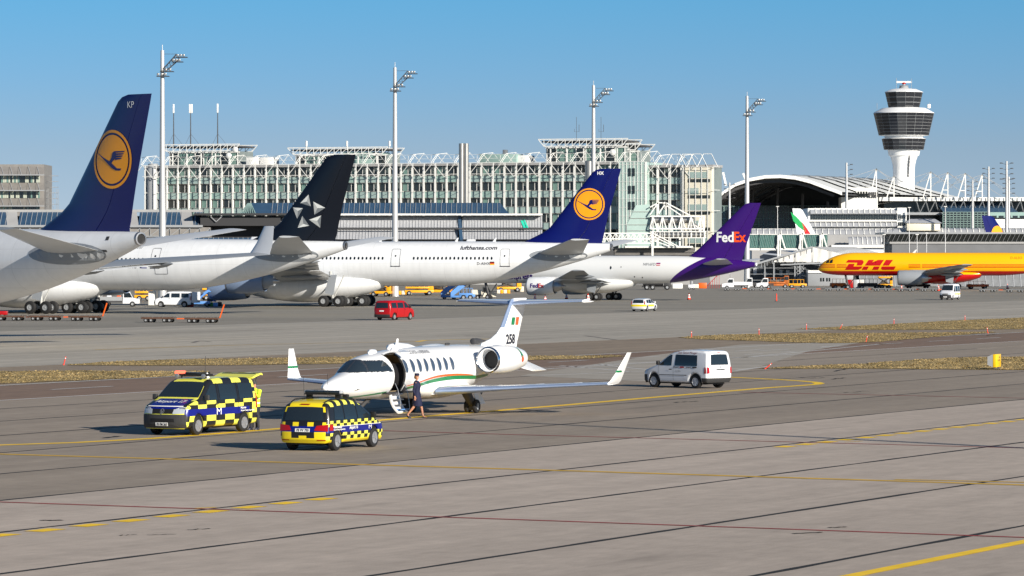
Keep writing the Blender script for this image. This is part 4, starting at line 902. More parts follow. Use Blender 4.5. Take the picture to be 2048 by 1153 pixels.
J = {'pel': ((0, 0, .92), .12), 'sp': ((0, 0, 1.08), .1), 'ch': ((.01, 0, 1.26), .12), 'nb': ((0, 0, 1.40), .055), 'nk': ((.015, 0, 1.47), .045), 'hd': ((.03, 0, 1.55), (.078, .07)), 'ht': ((.03, 0, 1.64), (.075, .068)),
     'lh': ((.02, .09, .86), .09), 'lk': ((.16, .08, .49), .055), 'lc': ((.19, .08, .36), .052), 'la': ((.235, .08, .10), .032), 'lf': ((.33, .08, .03), .03), 'lt': ((.40, .08, .02), .02),
     'rh': ((-.01, -.09, .86), .09), 'rk': ((-.06, -.08, .50), .055), 'rc': ((-.14, -.08, .38), .052), 'ra': ((-.33, -.08, .15), .032), 'rf': ((-.29, -.08, .05), .03), 'rt': ((-.23, -.08, .02), .02),
     'ls': ((0, .17, 1.36), .05), 'le': ((-.02, .22, 1.10), .038), 'lw': ((.08, .2, .88), .026), 'lp': ((.10, .195, .81), (.034, .018)),
     'rs': ((0, -.17, 1.36), .05), 're': ((-.07, -.22, 1.10), .038), 'rw': ((-.04, -.22, .87), .026), 'rp': ((-.03, -.215, .80), (.034, .018))}
E = [('pel', 'sp'), ('sp', 'ch'), ('ch', 'nb'), ('nb', 'nk'), ('nk', 'hd'), ('hd', 'ht'), ('pel', 'lh'), ('lh', 'lk'), ('lk', 'lc'), ('lc', 'la'), ('la', 'lf'), ('lf', 'lt'), ('pel', 'rh'), ('rh', 'rk'), ('rk', 'rc'), ('rc', 'ra'), ('ra', 'rf'), ('rf', 'rt'),
     ('ch', 'ls'), ('ls', 'le'), ('le', 'lw'), ('lw', 'lp'), ('ch', 'rs'), ('rs', 're'), ('re', 'rw'), ('rw', 'rp')]
for s_, b in (('l', .81), ('r', .80)):
    bx, by = J[s_ + 'p'][0][0], J[s_ + 'p'][0][1]
    for i, (dx, ln) in enumerate(((.028, .07), (.011, .08), (-.007, .075), (-.024, .06))):
        J[s_ + 'f%d' % i] = ((bx + dx, by, b - .04), .0085); J[s_ + 'g%d' % i] = ((bx + dx + .008, by + .005, b - .04 - ln), .007); E += [(s_ + 'p', s_ + 'f%d' % i), (s_ + 'f%d' % i, s_ + 'g%d' % i)]
    J[s_ + 'h0'] = ((bx + .045, by + .006, b + .005), .01); J[s_ + 'h1'] = ((bx + .058, by + .01, b - .045), .008); E += [(s_ + 'p', s_ + 'h0'), (s_ + 'h0', s_ + 'h1')]
wo = tag(link('person', skin_body('person', J, E, M_SKIN), None, (WP.x, WP.y, 0), (0, 0, R_(-8))), 'woman in navy uniform jacket, skirt and cap walking beside the open jet door', 'person')
def ell(cx, cy, z, rx, ry, n=20): return [(cx + rx * math.cos(2 * math.pi * i / n), cy + ry * math.sin(2 * math.pi * i / n), z) for i in range(n)]
mb = MB(); mb.loft([ell(.01, 0, .80, .165, .20), ell(.01, 0, .92, .155, .19), ell(.0, 0, 1.05, .13, .165), ell(.01, 0, 1.15, .14, .165), ell(.02, 0, 1.26, .15, .18), ell(.01, 0, 1.36, .125, .19), ell(.0, 0, 1.42, .09, .12), ell(.005, 0, 1.46, .06, .065)])
for s_ in ('l', 'r'):
    mb.tube([J[s_ + 's'][0], tuple(lerp(a, b, .5) for a, b in zip(J[s_ + 's'][0], J[s_ + 'e'][0])), J[s_ + 'e'][0], J[s_ + 'w'][0]], [.075, .066, .058, .045], 12)
jk = mb.build('jacket', M_NAVY, wo, smooth=60)
MB().loft([ell(.01, 0, .93, .15, .18), ell(.02, 0, .78, .165, .19), ell(.03, 0, .6, .19, .175), ell(.03, 0, .47, .20, .165)]).build('skirt', M_NAVY, wo, smooth=60)
MB().loft([ell(.02, 0, 1.43, .05, .05), ell(.035, 0, 1.47, .055, .052)]).build('collar', M_SIGNW, wo)
hr = mat('hair', srgb(120, 80, 44), .6, var=.2, vs=30)
MB().loft([ell(-.02, 0, 1.50, .03, .05), ell(-.025, 0, 1.54, .075, .078), ell(-.01, 0, 1.60, .088, .082), ell(.01, 0, 1.66, .088, .08), ell(.02, 0, 1.70, .05, .05)]).build('hair', hr, wo)
MB().loft([ell(.02, 0, 1.645, .098, .092), ell(.02, 0, 1.655, .10, .095), ell(.01, 0, 1.72, .098, .095), ell(.005, 0, 1.735, .08, .08), ell(.005, 0, 1.738, .02, .02)]).build('cap', M_NAVY, wo)
MB().loft([ell(.115, 0, 1.565, .012, .012, 8), ell(.118, 0, 1.585, .014, .01, 8), ell(.105, 0, 1.605, .008, .008, 8)]).build('nose', M_SKIN, wo)
for sg in (-1, 1):
    MB().lathe([(-.008, .006), (0, .011), (.006, .004)], 8, 'x', (.102, sg * .03, 1.605)).build('eye', M_PRINTK, wo); MB().loft([ell(.02, sg * .083, 1.56, .012, .006, 8), ell(.02, sg * .087, 1.585, .02, .008, 8), ell(.02, sg * .083, 1.61, .012, .006, 8)]).build('ear', M_SKIN, wo)
MB().box(.098, .106, -.02, .02, 1.545, 1.552).build('mouth', mat('lips', srgb(150, 70, 66), .5), wo)
for s_, b in (('l', 0.), ('r', 0.)):
    a, f, t = J[s_ + 'a'][0], J[s_ + 'f'][0], J[s_ + 't'][0]
    MB().loft([ell(lerp(a[0], f[0], -.1), a[1], a[2] - .045, .04, .042, 12), ell(lerp(a[0], f[0], .6), f[1], lerp(a[2], f[2], .9) - .005, .07, .045, 12), ell(t[0] - .02, t[1], .016, .075, .042, 12), ell(t[0], t[1], .001, .06, .036, 12)]).build('shoe', M_PRINTK, wo)
# ================================================================== VEHICLES
def offset_poly(P, d):
    n = len(P); out = []
    for i in range(n):
        a, b, c = Vector(P[i - 1]), Vector(P[i]), Vector(P[(i + 1) % n])
        e1 = (b - a).normalized(); e2 = (c - b).normalized(); n1 = Vector((-e1.y, e1.x)); n2 = Vector((-e2.y, e2.x)); m = n1 + n2
        m = m / max(.35, m.length_squared / 2) if m.length > 1e-4 else n1
        if m.length > 1.6: m = m.normalized() * 1.6
        out.append((b.x + m.x * d, b.y + m.y * d))
    return out
class Car:
    """body from a side outline; x runs aft from the front bumper, visible sides at both -y and +y"""
    def __init__(s, top, H, W, axles, rw, sill=.26, belt=.95, tumble=.16, bendf=.22, bendr=.10, arch=1.22):
        s.top, s.H, s.W, s.ax, s.rw, s.belt, s.tum, s.bf, s.br = top, H, W, axles, rw, belt, tumble, bendf, bendr
        s.L = max(p[0] for p in top); P = list(top); s.sill = sill
        for xc in reversed(axles):
            ra = rw * arch; dz = sill - rw; a0 = math.asin(dz / ra) if abs(dz) < ra else 0
            for i in range(13):
                a = a0 + (math.pi - 2 * a0) * i / 12; P.append((xc + ra * math.cos(a), rw + ra * math.sin(a)))
        s.prof = P
    def hw(s, x, z):
        w = s.W / 2
        if z > s.belt: w -= s.tum * ((z - s.belt) / (s.H - s.belt)) ** 1.35
        if z < .55: w -= .05 * ((.55 - z) / .3) ** 2 if z > .25 else .05
        return w
    def dfm(s, x, y, z):
        q = min(1.25, abs(y) / (s.W / 2)); L = s.L
        x2 = x + s.bf * q ** 2.6 * max(0, 1 - x / 1.2) ** 1.4 - s.br * q ** 2.6 * max(0, 1 - (L - x) / .7) ** 1.4
        z2 = z - .045 * q ** 2 * ss((z - s.belt) / (s.H - s.belt))
        y2 = y * (1 - .05 * max(0, 1 - x / .9) ** 2 - .02 * max(0, 1 - (L - x) / .8) ** 2); return Vector((x2, y2, z2))
    def side(s, sgn, off=.006): return lambda x, z: s.dfm(x, sgn * (s.hw(x, z) + off), z)
    def body_bm(s, r=.09):
        bm = bmesh.new(); P0, P1, P2 = s.prof, offset_poly(s.prof, .3 * r), offset_poly(s.prof, r)
        if sum(a[0] * b[1] - b[0] * a[1] for a, b in zip(s.prof, s.prof[1:] + s.prof[:1])) < 0: P1, P2 = offset_poly(s.prof, -.3 * r), offset_poly(s.prof, -r)
        s.P2 = P2; rings = []
        for P, dy in ((P2, 0), (P1, .3 * r), (P0, r)): rings.append([(x, -(s.hw(x, z) - dy), z) for x, z in P])
        for f in (-.66, -.33, 0, .33, .66): rings.append([(x, f * (s.hw(x, z) - r), z) for x, z in P0])
        for P, dy in ((P0, r), (P1, .3 * r), (P2, 0)): rings.append([(x, s.hw(x, z) - dy, z) for x, z in P])
        V = [[bm.verts.new(p) for p in rg] for rg in rings]; n = len(P0)
        for i in range(len(V) - 1):
            for j in range(n): bm.faces.new((V[i][j], V[i][(j + 1) % n], V[i + 1][(j + 1) % n], V[i + 1][j]))
        for sg in (-1, 1):
            c = cut_bm(poly_bm([P2]), .16); mp = {}
            for v in c.verts: mp[v] = bm.verts.new((v.co.x, sg * s.hw(v.co.x, v.co.z), v.co.z))
            for f in c.faces:
                try: bm.faces.new([mp[v] for v in f.verts])
                except ValueError: pass
            c.free()
        bmesh.ops.remove_doubles(bm, verts=bm.verts[:], dist=.002); bmesh.ops.recalc_face_normals(bm, faces=bm.faces[:]); return bm
    def build(s, root, mats, pick=None, cx=(), cz=(), cy=(), name='body'):
        bm = s.body_bm()
        for ax, lst in ((0, cx), (2, cz), (1, cy)):
            for k in lst:
                no = [0, 0, 0]; no[ax] = 1; co = [0, 0, 0]; co[ax] = k; bmesh.ops.bisect_plane(bm, geom=bm.verts[:] + bm.edges[:] + bm.faces[:], plane_co=co, plane_no=no)
        bm.normal_update()
        if pick:
            for f in bm.faces: f.material_index = pick(f.calc_center_median(), f.normal)
        for v in bm.verts: v.co = s.dfm(*v.co)
        return bmobj(name, bm, mats, root, 40)
    def glass(s, root, name, pts, sgn, m=None, off=.008, step=.12):
        return decal(name, poly_bm([pts]), m or M_CARGL, root, s.side(sgn, off), step)
    def panel(s, root, name, pl, m, y0=None, k=.86, off=.01, n=8, inset=.12):
        """strip following the outline through the points pl, across the car"""
        mb = MB(); rg = []
        for i, (x, z) in enumerate(pl):
            a = Vector(pl[max(i - 1, 0)]); b = Vector(pl[min(i + 1, len(pl) - 1)]); t = (b - a).normalized(); nn = Vector((-t.y, t.x))
            w = (s.hw(x, z) - inset) if y0 is None else y0
            rg.append([s.dfm(x + nn.x * off, w * (-1 + 2 * j / n), z + nn.y * off) for j in range(n + 1)])
        return mb.loft(rg, False, False, False).build(name, m, root, smooth=60)
    def front(s, z, off=.01):                # outline x at height z, front or rear
        f = [p for p in s.top if p[0] < s.L * .45]; return interp(sorted((p[1], p[0]) for p in f), z)
    def rear(s, z):
        f = [p for p in s.top if p[0] > s.L * .6]; return interp(sorted((p[1], p[0]) for p in f), z)
    def fdec(s, root, name, pts, m, off=.012, step=.1, bm=None):
        return decal(name, bm or poly_bm([pts]), m, root, lambda a, z: s.dfm(s.front(z) - off, -a, z), step)
    def rdec(s, root, name, pts, m, off=.012, step=.1, bm=None):
        return decal(name, bm or poly_bm([pts]), m, root, lambda a, z: s.dfm(s.rear(z) + off, a, z), step)
    def wheels(s, root, wd=.22, hub=None, spokes=0):
        for xc in s.ax:
            for sg in (-1, 1):
                y = sg * (s.W / 2 - wd / 2 - .03); o = car_wheel(root, (xc, y, s.rw), s.rw, wd, sg, hub or M_RIM, spokes)
        mb = MB()
        for xc in s.ax: mb.tube([(xc, -s.W / 2 + .2, s.rw), (xc, s.W / 2 - .2, s.rw)], .06, 8)
        mb.box(.35, s.L - .3, -s.W / 2 + .3, s.W / 2 - .3, s.sill - .06, s.sill + .2).build('chassis', M_DARK, root)
        for xc in s.ax:                        # dark wheel housings
            MB().prism([(xc + s.rw * 1.2 * math.cos(a), s.rw + s.rw * 1.2 * math.sin(a)) for a in [math.pi * i / 14 for i in range(15)]], -s.W / 2 + .1, s.W / 2 - .1, 'y').build('wheel_housing', M_DARK, root)
    def mirrors(s, root, x, z, m):
        for sg in (-1, 1):
            w = s.hw(x, z); MB().bbox(x - .05, x + .07, sg * (w + .04) if sg > 0 else -(w + .22), sg * (w + .22) if sg > 0 else -(w + .04), z, z + .2, .03).build('mirror', m, root)
            MB().bar((x + .02, sg * (w - .02), z + .05), (x + .02, sg * (w + .08), z + .07), .04).v
M_CARGL = mat('car_glass', (.015, .022, .028), .05, spec=.9)
M_RIM = mat('alloy_rim', (.36, .37, .39), .3, .5)
M_PLASTIC = mat('bumper_plastic', (.035, .036, .038), .6, var=.1, vs=6)
M_TAILL = paint('tail_light_red', 170, 12, 14, .15, 0); M_HEADL = mat('headlight_glass', (.55, .6, .65), .08, .3)
_cw = {}
def car_wheel(root, loc, r, w, sg, hubm, spokes):
    key = (r, w, sg, hubm.name, spokes)
    if key not in _cw:
        t = MB().lathe([(-w / 2, .62 * r), (-w / 2 * 1.02, .85 * r), (-w / 2 * .8, .97 * r), (-w / 4, r), (w / 4, r), (w / 2 * .8, .97 * r), (w / 2 * 1.02, .85 * r), (w / 2, .62 * r)], 28, 'y', caps=False).build('wheel', M_BLACK)
        q = sg * w / 2; b = MB().lathe([(q * .9, .64 * r), (q * 1.0, .62 * r), (q * .96, .57 * r), (q * .8, .54 * r), (q * .76, .02)], 24, 'y')
        n = spokes or 8
        for i in range(n):
            a = 2 * math.pi * i / n; b.bar((.1 * r * math.cos(a), q * .86, .1 * r * math.sin(a)), (.57 * r * math.cos(a), q * .9, .57 * r * math.sin(a)), .09 * r * (8 / n), .05 * r)
        b.lathe([(q * .5, .16 * r), (q * .95, .15 * r), (q * .98, .02)], 14, 'y'); b = b.build('rim', hubm); _cw[key] = (t.data, b.data); bpy.data.objects.remove(t); bpy.data.objects.remove(b)
    t, b = _cw[key]; o = link('wheel', t, root, loc); link('rim', b, o); return o
T5TOP = [(.10, .24), (.02, .36), (0, .55), (.02, .78), (.10, .95), (.24, 1.05), (.6, 1.15), (1.0, 1.26), (1.25, 1.46), (1.55, 1.72), (1.75, 1.87), (1.95, 1.93), (2.4, 1.965), (3.4, 1.97), (4.3, 1.95), (4.6, 1.92), (4.72, 1.84), (4.78, 1.6), (4.84, 1.15), (4.885, .8), (4.89, .45), (4.82, .30)]
def van_t5(label, loc, rz, mats, pick=None, cx=(), cz=(), cy=(), name='van', H=1.97, hub=None, hatch_open=False, lights=True, side_glass=((2.28, 3.38), (3.55, 4.52)), top=T5TOP, group=None):
    k = H / 1.97; tp = [(x, z if z < 1.2 else 1.2 + (z - 1.2) * (H - 1.2) / .77) for x, z in top]
    c = Car(tp, H, 1.90, (.93, 3.93), .335, .27, 1.15, .17 if H < 2.1 else .13); root = thing(name, label, 'van', loc, rz, group)
    zz = lambda z: z if z < 1.2 else 1.2 + (z - 1.2) * (H - 1.2) / .77
    c.build(root, mats, pick, cx, cz, cy)
    c.panel(root, 'windscreen', [(1.06, zz(1.31)), (1.25, zz(1.46)), (1.4, zz(1.59)), (1.55, zz(1.72)), (1.7, zz(1.835))], M_CARGL, inset=.10)
    for sg in (-1, 1):
        c.glass(root, 'door_window', [(1.18, 1.22), (2.08, 1.2), (2.08, zz(1.76)), (1.78, zz(1.76))], sg)
        for a, b in side_glass: c.glass(root, 'side_window', [(a, 1.2), (b, 1.2), (b - .02, zz(1.76)), (a, zz(1.76))], sg)
        c.glass(root, 'door_seam', [(2.15, .45), (2.165, .45), (2.165, zz(1.86)), (2.15, zz(1.86))], sg, M_DARK, .007); c.glass(root, 'door_seam', [(3.46, .75), (3.475, .75), (3.475, zz(1.86)), (3.46, zz(1.86))], sg, M_DARK, .007)
        c.glass(root, 'door_handle', [(1.95, 1.03), (2.1, 1.03), (2.1, 1.08), (1.95, 1.08)], sg, M_PLASTIC, .02)
        c.glass(root, 'tail_light', [(4.72, .85), (4.84, .85), (4.80, 1.2), (4.76, zz(1.38)), (4.70, zz(1.38))], sg, M_TAILL, .01)
        sgn = sg
        c.fdec(root, 'headlight', [(sgn * .44, .76), (sgn * .86, .78), (sgn * .88, 1.0), (sgn * .62, .98), (sgn * .46, .90)], M_HEADL)
        c.rdec(root, 'tail_light', [(sgn * .84, .85), (sgn * .93, .85), (sgn * .9, zz(1.36)), (sgn * .82, zz(1.36))], M_TAILL)
    c.fdec(root, 'grille', [(-.44, .77), (.44, .77), (.46, .93), (-.46, .93)], M_DARK)
    c.fdec(root, 'front_bumper', [(-.93, .26), (.93, .26), (.93, .74), (-.93, .74)], M_PLASTIC, .014)
    c.fdec(root, 'lower_grille', [(-.52, .48), (.52, .48), (.5, .6), (-.5, .6)], M_DARK, .02)
    c.rdec(root, 'rear_bumper', [(-.93, .3), (.93, .3), (.93, .58), (-.93, .58)], M_PLASTIC, .014)
    c.rdec(root, 'rear_window', [(-.72, 1.2), (.72, 1.2), (.66, zz(1.74)), (-.66, zz(1.74))], M_CARGL)
    c.rdec(root, 'number_plate', [(-.27, .86), (.27, .86), (.27, .98), (-.27, .98)], M_SIGNW, .016)
    c.wheels(root, .22, hub or mat('steel_rim', (.4, .4, .41), .4, .6)); c.mirrors(root, 1.22, 1.2, M_PLASTIC)
    return root, c
M_HVY = mat('fluorescent_yellow', (.80, .78, .10), .35, coat=.4, var=.03, vs=2); M_CHK = mat('check_black', (.012, .012, .014), .35, coat=.3); M_SBL = paint('service_blue', 8, 22, 122, .3, .02); M_YEL2 = mat('signal_yellow', (.86, .66, .01), .33, coat=.4, var=.03, vs=2)
ground_at = lambda v: Vector((v.x, v.y, gnd(v)))
def at_axle(x, y, rz, ax, yl):              # base location from a wheel's contact pixel
    p = g(x, y); q = Matrix.Rotation(rz, 3, 'Z') @ Vector((ax, yl, 0)); return ground_at(p - q)
# ---- follow-me van, checked yellow and black
rz = R_(61.7); loc = at_axle(393, 871, rz, .93, -.84)
P = .60; ZR = [.48, .68, .92, 1.06, 1.19, 1.80]
def pick_t5(c, nrm):
    x, y, z = c; e = abs(y) > .95 - .27
    if abs(nrm.y) > .35 and e:
        i = int(math.floor((x - .22) / P))
        if z < .68: return 0 if (i + (z < .48)) % 2 == 0 else 1
        if z < .92: return 2 if x < 4.2 else (0 if (i % 2) else 1)
        if z < 1.19: return 0 if (i + (z < 1.06)) % 2 == 0 else 1
        if z < 1.80: return 1 if x < 4.05 else (0 if (i + int(z / .2)) % 2 else 1)
        return 0 if i % 2 else 1
    if x < 1.02 and z > .93 and nrm.z > .2: return 2 if abs(y) < .70 else (1 if x < .75 else 0)
    if x > 4.6: return 0 if int(z / .25 + 9) % 2 else 1
    if z > 1.75 and abs(y) > .62: return 0 if int(math.floor((x - .22) / P)) % 2 else 1
    return 0
van, c = van_t5('yellow and black checked airport van with blue hood, red beacon and raised tailgate', loc, rz, [M_HVY, M_CHK, M_SBL], pick_t5, [.22 + P * i for i in range(1, 9)] + [.75], ZR + [1.25, 1.45, 1.65], [-.70, .70, -.66, .66, -.62, .62])
c.panel(van, 'hood_edge', [(.16, 1.0), (.2, 1.03)], M_SIGNW, .75, n=10)
hood = lambda a, b: c.dfm(lerp(.42, .98, b), -a, interp([(.24, 1.05), (.6, 1.15), (1.0, 1.26)], lerp(.42, .98, b)) + .012)
decal('lettering', text_bm('Airport 17', .42, True, .2, wid=1.25), M_SIGNW, van, lambda x, z: hood(x - .66, z + .2), .2)
decal('lettering', text_bm('M', .24, False, wid=.30), M_SIGNW, van, lambda x, z: c.side(-1, .012)(x + 2.05, z + .68), None)
decal('lettering', text_bm('München', .07, True), M_SIGNW, van, lambda x, z: c.side(-1, .012)(x + 3.62, z + .84), None)
decal('lettering', text_bm('Airport Ramp Supervision', .055, True, wid=.95), M_SIGNW, van, lambda x, z: c.side(-1, .012)(x + 3.62, z + .75), None)
c.fdec(van, 'number_plate', [(-.27, .34), (.27, .34), (.27, .46), (-.27, .46)], M_SIGNW, .024)
c.fdec(van, 'lettering', None, M_PRINTK, .03, None, (lambda b: ([setattr(v, 'co', Vector((v.co.x - .2, 0, v.co.z + .36))) for v in b.verts], b)[1])(text_bm('FS FM 363', .085, True, wid=.44)))
c.fdec(van, 'emblem_ring', None, M_RIM, .02, None, poly_bm([[(x, z + .85) for x, z in q] for q in ring_polys(0, 0, .075, .09, 20)]))
c.fdec(van, 'emblem_mark', None, M_RIM, .02, None, poly_bm([[(x, z + .85) for x, z in q] for q in ([(-.06, .05), (-.04, .05), (0, -.03), (.04, .05), (.06, .05), (.01, -.065), (-.01, -.065)],)]))
# roof gear: beacon bar, lamps, mast foot; raised tailgate
mb = MB().bbox(1.9, 2.25, -.68, .68, 2.02, 2.1, .02); mb.tube([(2.05, -.5, 1.95), (2.05, -.5, 2.04)], .03); mb.tube([(2.05, .5, 1.95), (2.05, .5, 2.04)], .03); lb = mb.build('light_bar', M_DARK, van)
M_BEAC = mat('beacon_red_lit', (.7, .03, .02), .2, emit=(1, .12, .06), es=2.2)
MB().bbox(1.92, 2.23, .42, .74, 2.08, 2.2, .05).build('beacon', M_BEAC, lb)
MB().bbox(2.2, 3.6, .3, .42, 2.02, 2.12, .02).build('light_bar', M_DARK, van); MB().bbox(1.93, 2.2, -.2, .3, 2.1, 2.16, .02).build('light_lens', M_GLASS, lb)
for y in (-.55, .55): MB().lathe([(1.78, .01), (1.79, .08), (1.86, .07), (1.92, .02)], 14, 'x', (0, y, 2.03)).build('roof_lamp', M_RIM, van)
MB().lathe([(1.93, .12), (2.0, .07), (2.08, .05), (2.14, .01)], 12, 'z', (2.45, -.3, 0)).build('loudspeaker', M_SIGNW, van)
mb = MB(); mb.tube([(3.1, .2, 1.95), (3.12, .2, 2.7)], .008, 5); mb.build('antenna', M_DARK, van)
hg = MB(); hx0, hz0 = 4.62, 1.93; ang = R_(12); ux, uz = math.cos(ang), math.sin(ang)
prof = [(0, 0), (.33, .025), (.58, .015), (.68, -.05), (.68, -.10), (.56, -.05), (.33, -.05), (0, -.06)]
tgp = [(hx0 + a * ux - b * uz, hz0 + a * uz + b * ux) for a, b in prof]; hg.prism(tgp, -.82, .82, 'y'); tgo = hg.build('tailgate', M_HVY, van)
for y in (-.55, 0, .55): MB().prism([(x, z + .006) for x, z in tgp[2:4]] + [(tgp[3][0], tgp[3][1] - .02), (tgp[2][0], tgp[2][1] - .02)], y - .14, y + .14, 'y').build('check_patch', M_CHK, tgo)
MB().prism([(tgp[0][0] + .12, tgp[0][1] + .032), (tgp[1][0] + .12, tgp[1][1] + .034), (tgp[1][0] + .12, tgp[1][1] + .02), (tgp[0][0] + .12, tgp[0][1] + .01)], -.7, .7, 'y').build('rear_window', M_CARGL, tgo)
MB().prism([(hx0 + a * ux + .07 * uz, hz0 + a * uz - .07 * ux) for a in (.1, .48)] + [(hx0 + a * ux + .075 * uz, hz0 + a * uz - .08 * ux) for a in (.48, .1)], -.66, .66, 'y').build('rear_window', M_CARGL, tgo)
mb = MB()
for y in (-.78, .78): mb.tube([(4.72, y, 1.55), (5.0, y, 1.96)], .015, 6)
mb.build('gas_strut', M_DARK, tgo)
# ---- second service car, estate-type people carrier seen from behind
TOTOP = [(.12, .22), (.02, .35), (0, .52), (.06, .70), (.2, .80), (.6, .90), (1.08, 1.02), (1.45, 1.26), (1.8, 1.47), (2.1, 1.58), (2.6, 1.64), (3.3, 1.63), (3.9, 1.58), (4.12, 1.52), (4.2, 1.42), (4.3, 1.1), (4.36, .85), (4.40, .6), (4.39, .38), (4.3, .26)]
rz = R_(-114.3); loc = at_axle(672, 902, rz, 3.6, .80)
c = Car(TOTOP, 1.64, 1.79, (.93, 3.61), .32, .25, .96, .17, .3, .12); tou = thing('estate_car', 'yellow and black checked airport car with blue band and long roof light bar', 'car', loc, rz)
P2 = .25
def pick_to(q, nrm):
    x, y, z = q
    if abs(nrm.y) > .35 and abs(y) > .6:
        i = int(math.floor(x / P2))
        if z < .36: return 3
        if z < .58: return 0 if (i // 1 + (z < .48)) % 2 == 0 else 1
        if z < .78: return 2
        if z < .97: return 0 if (i + (z < .875)) % 2 == 0 else 1
        if z < 1.44: return 1
        return 0 if i % 2 else 1
    if x > 4.0 and z < 1.3:
        if z < .42: return 3
        if z < .62: return 3 if abs(y) > .42 or (abs(y) < .14 and z < .5) else 1
        if z < .80: return 2
        if z < .93: return 3 if .16 < abs(y) < .38 or abs(y) > .68 else 1
        return 1 if abs(y) < .86 else 3
    if z > 1.45 and abs(y) > .58 and .3 < abs(nrm.z): return 0 if int(math.floor(x / P2)) % 2 else 1
    return 3
c.build(tou, [M_HVY, M_CHK, M_SBL, M_YEL2], pick_to, [P2 * i for i in range(1, 18)], [.36, .42, .48, .5, .58, .62, .78, .8, .875, .93, .97, 1.44], [-.68, -.58, -.42, -.38, -.16, -.14, .14, .16, .38, .42, .58, .68])
c.panel(tou, 'windscreen', [(1.14, 1.06), (1.45, 1.26), (1.8, 1.47), (2.0, 1.55)], M_CARGL, inset=.1)
c.rdec(tou, 'rear_window', [(-.72, .98), (.72, .98), (.64, 1.42), (-.64, 1.42)], M_CARGL)
for sg in (-1, 1):
    c.glass(tou, 'door_window', [(1.32, 1.0), (2.22, .985), (2.22, 1.49), (2.02, 1.48)], sg); c.glass(tou, 'side_window', [(2.3, .985), (3.15, .985), (3.1, 1.49), (2.3, 1.49)], sg); c.glass(tou, 'side_window', [(3.24, .985), (3.92, 1.02), (3.74, 1.46), (3.2, 1.48)], sg)
    c.rdec(tou, 'tail_light', [(sg * .42, .67), (sg * .88, .64), (sg * .88, .86), (sg * .5, .82)], M_TAILL, .016); c.glass(tou, 'tail_light', [(4.02, .66), (4.36, .66), (4.3, .87), (4.05, .85)], sg, M_TAILL, .012)
    c.fdec(tou, 'headlight', [(sg * .45, .64), (sg * .85, .66), (sg * .86, .8), (sg * .5, .76)], M_HEADL)
    mb = MB(); mb.tube([(1.9, sg * .6, 1.55), (2.1, sg * .62, 1.63), (3.7, sg * .62, 1.64), (4.0, sg * .6, 1.56)], .022, 8); mb.build('roof_rail', M_DARK, tou)
    c.rdec(tou, 'reflector', [(sg * .5, .34), (sg * .8, .34), (sg * .8, .37), (sg * .52, .37)], M_TAILL, .016)
c.rdec(tou, 'number_plate', [(-.27, .62), (.27, .62), (.27, .73), (-.27, .73)], M_SIGNW, .02)
c.rdec(tou, 'lettering', None, M_PRINTK, .028, None, (lambda b: ([setattr(v, 'co', Vector((v.co.x - .2, 0, v.co.z + .64))) for v in b.verts], b)[1])(text_bm('FS VV 755', .08, True, wid=.44)))
c.rdec(tou, 'brake_light', [(-.17, 1.49), (.17, 1.49), (.17, 1.515), (-.17, 1.515)], M_TAILL, .05)
rt = lambda x0, z0, off=.012: (lambda x, z: c.side(1, off)(x0 - x, z0 + z))
decal('lettering', text_bm('Airport 16', .10, True, wid=.6), M_SIGNW, tou, rt(2.85, .67), None); decal('lettering', text_bm('M', .13, False, wid=.2), M_SIGNW, tou, rt(1.45, .63), None)
decal('lettering', text_bm('Verkehrsleitung', .055, True, wid=.6), M_SIGNW, tou, rt(4.0, .73), None); decal('lettering', text_bm('Airport Ramp Supervision', .05, True, wid=.85), M_SIGNW, tou, rt(4.0, .66), None)
for sg in (-1, 1): c.glass(tou, 'reflective_line', [(.4, .775), (4.1, .775), (4.1, .79), (.4, .79)], sg, M_SIGNW, .01)
c.wheels(tou, .22, M_RIM, 5); c.mirrors(tou, 1.35, .98, M_DARK)
lb = MB().bbox(2.75, 3.02, -.62, .62, 1.80, 1.90, .02).build('light_bar', M_GLASS, tou)
MB().box(2.72, 3.05, -.64, .64, 1.765, 1.80).build('light_bar_base', M_DARK, lb)
for y in (-.52, .52): MB().bbox(2.77, 3.0, y - .14, y + .14, 1.805, 1.905, .02).build('light_lens', mat('clear_lens', (.5, .52, .55), .1, .2), lb); MB().box(2.82, 2.95, y - .09, y + .09, 1.62, 1.77).build('bar_foot', M_DARK, lb)
MB().bbox(2.05, 2.2, .3, .5, 1.64, 1.76, .03).build('roof_lamp', M_DARK, tou)
mb = MB(); mb.tube([(3.3, -.5, 1.6), (3.35, -.5, 2.35)], .006, 5); mb.build('antenna', M_DARK, tou); MB().tube([(3.1, .25, 1.6), (3.12, .25, 2.45)], .006, 5).build('antenna', M_DARK, tou)
mb = MB().bbox(1.9, 2.05, .1, .55, .85, 1.3, .05); mb.build('front_seat', M_DARK, tou)
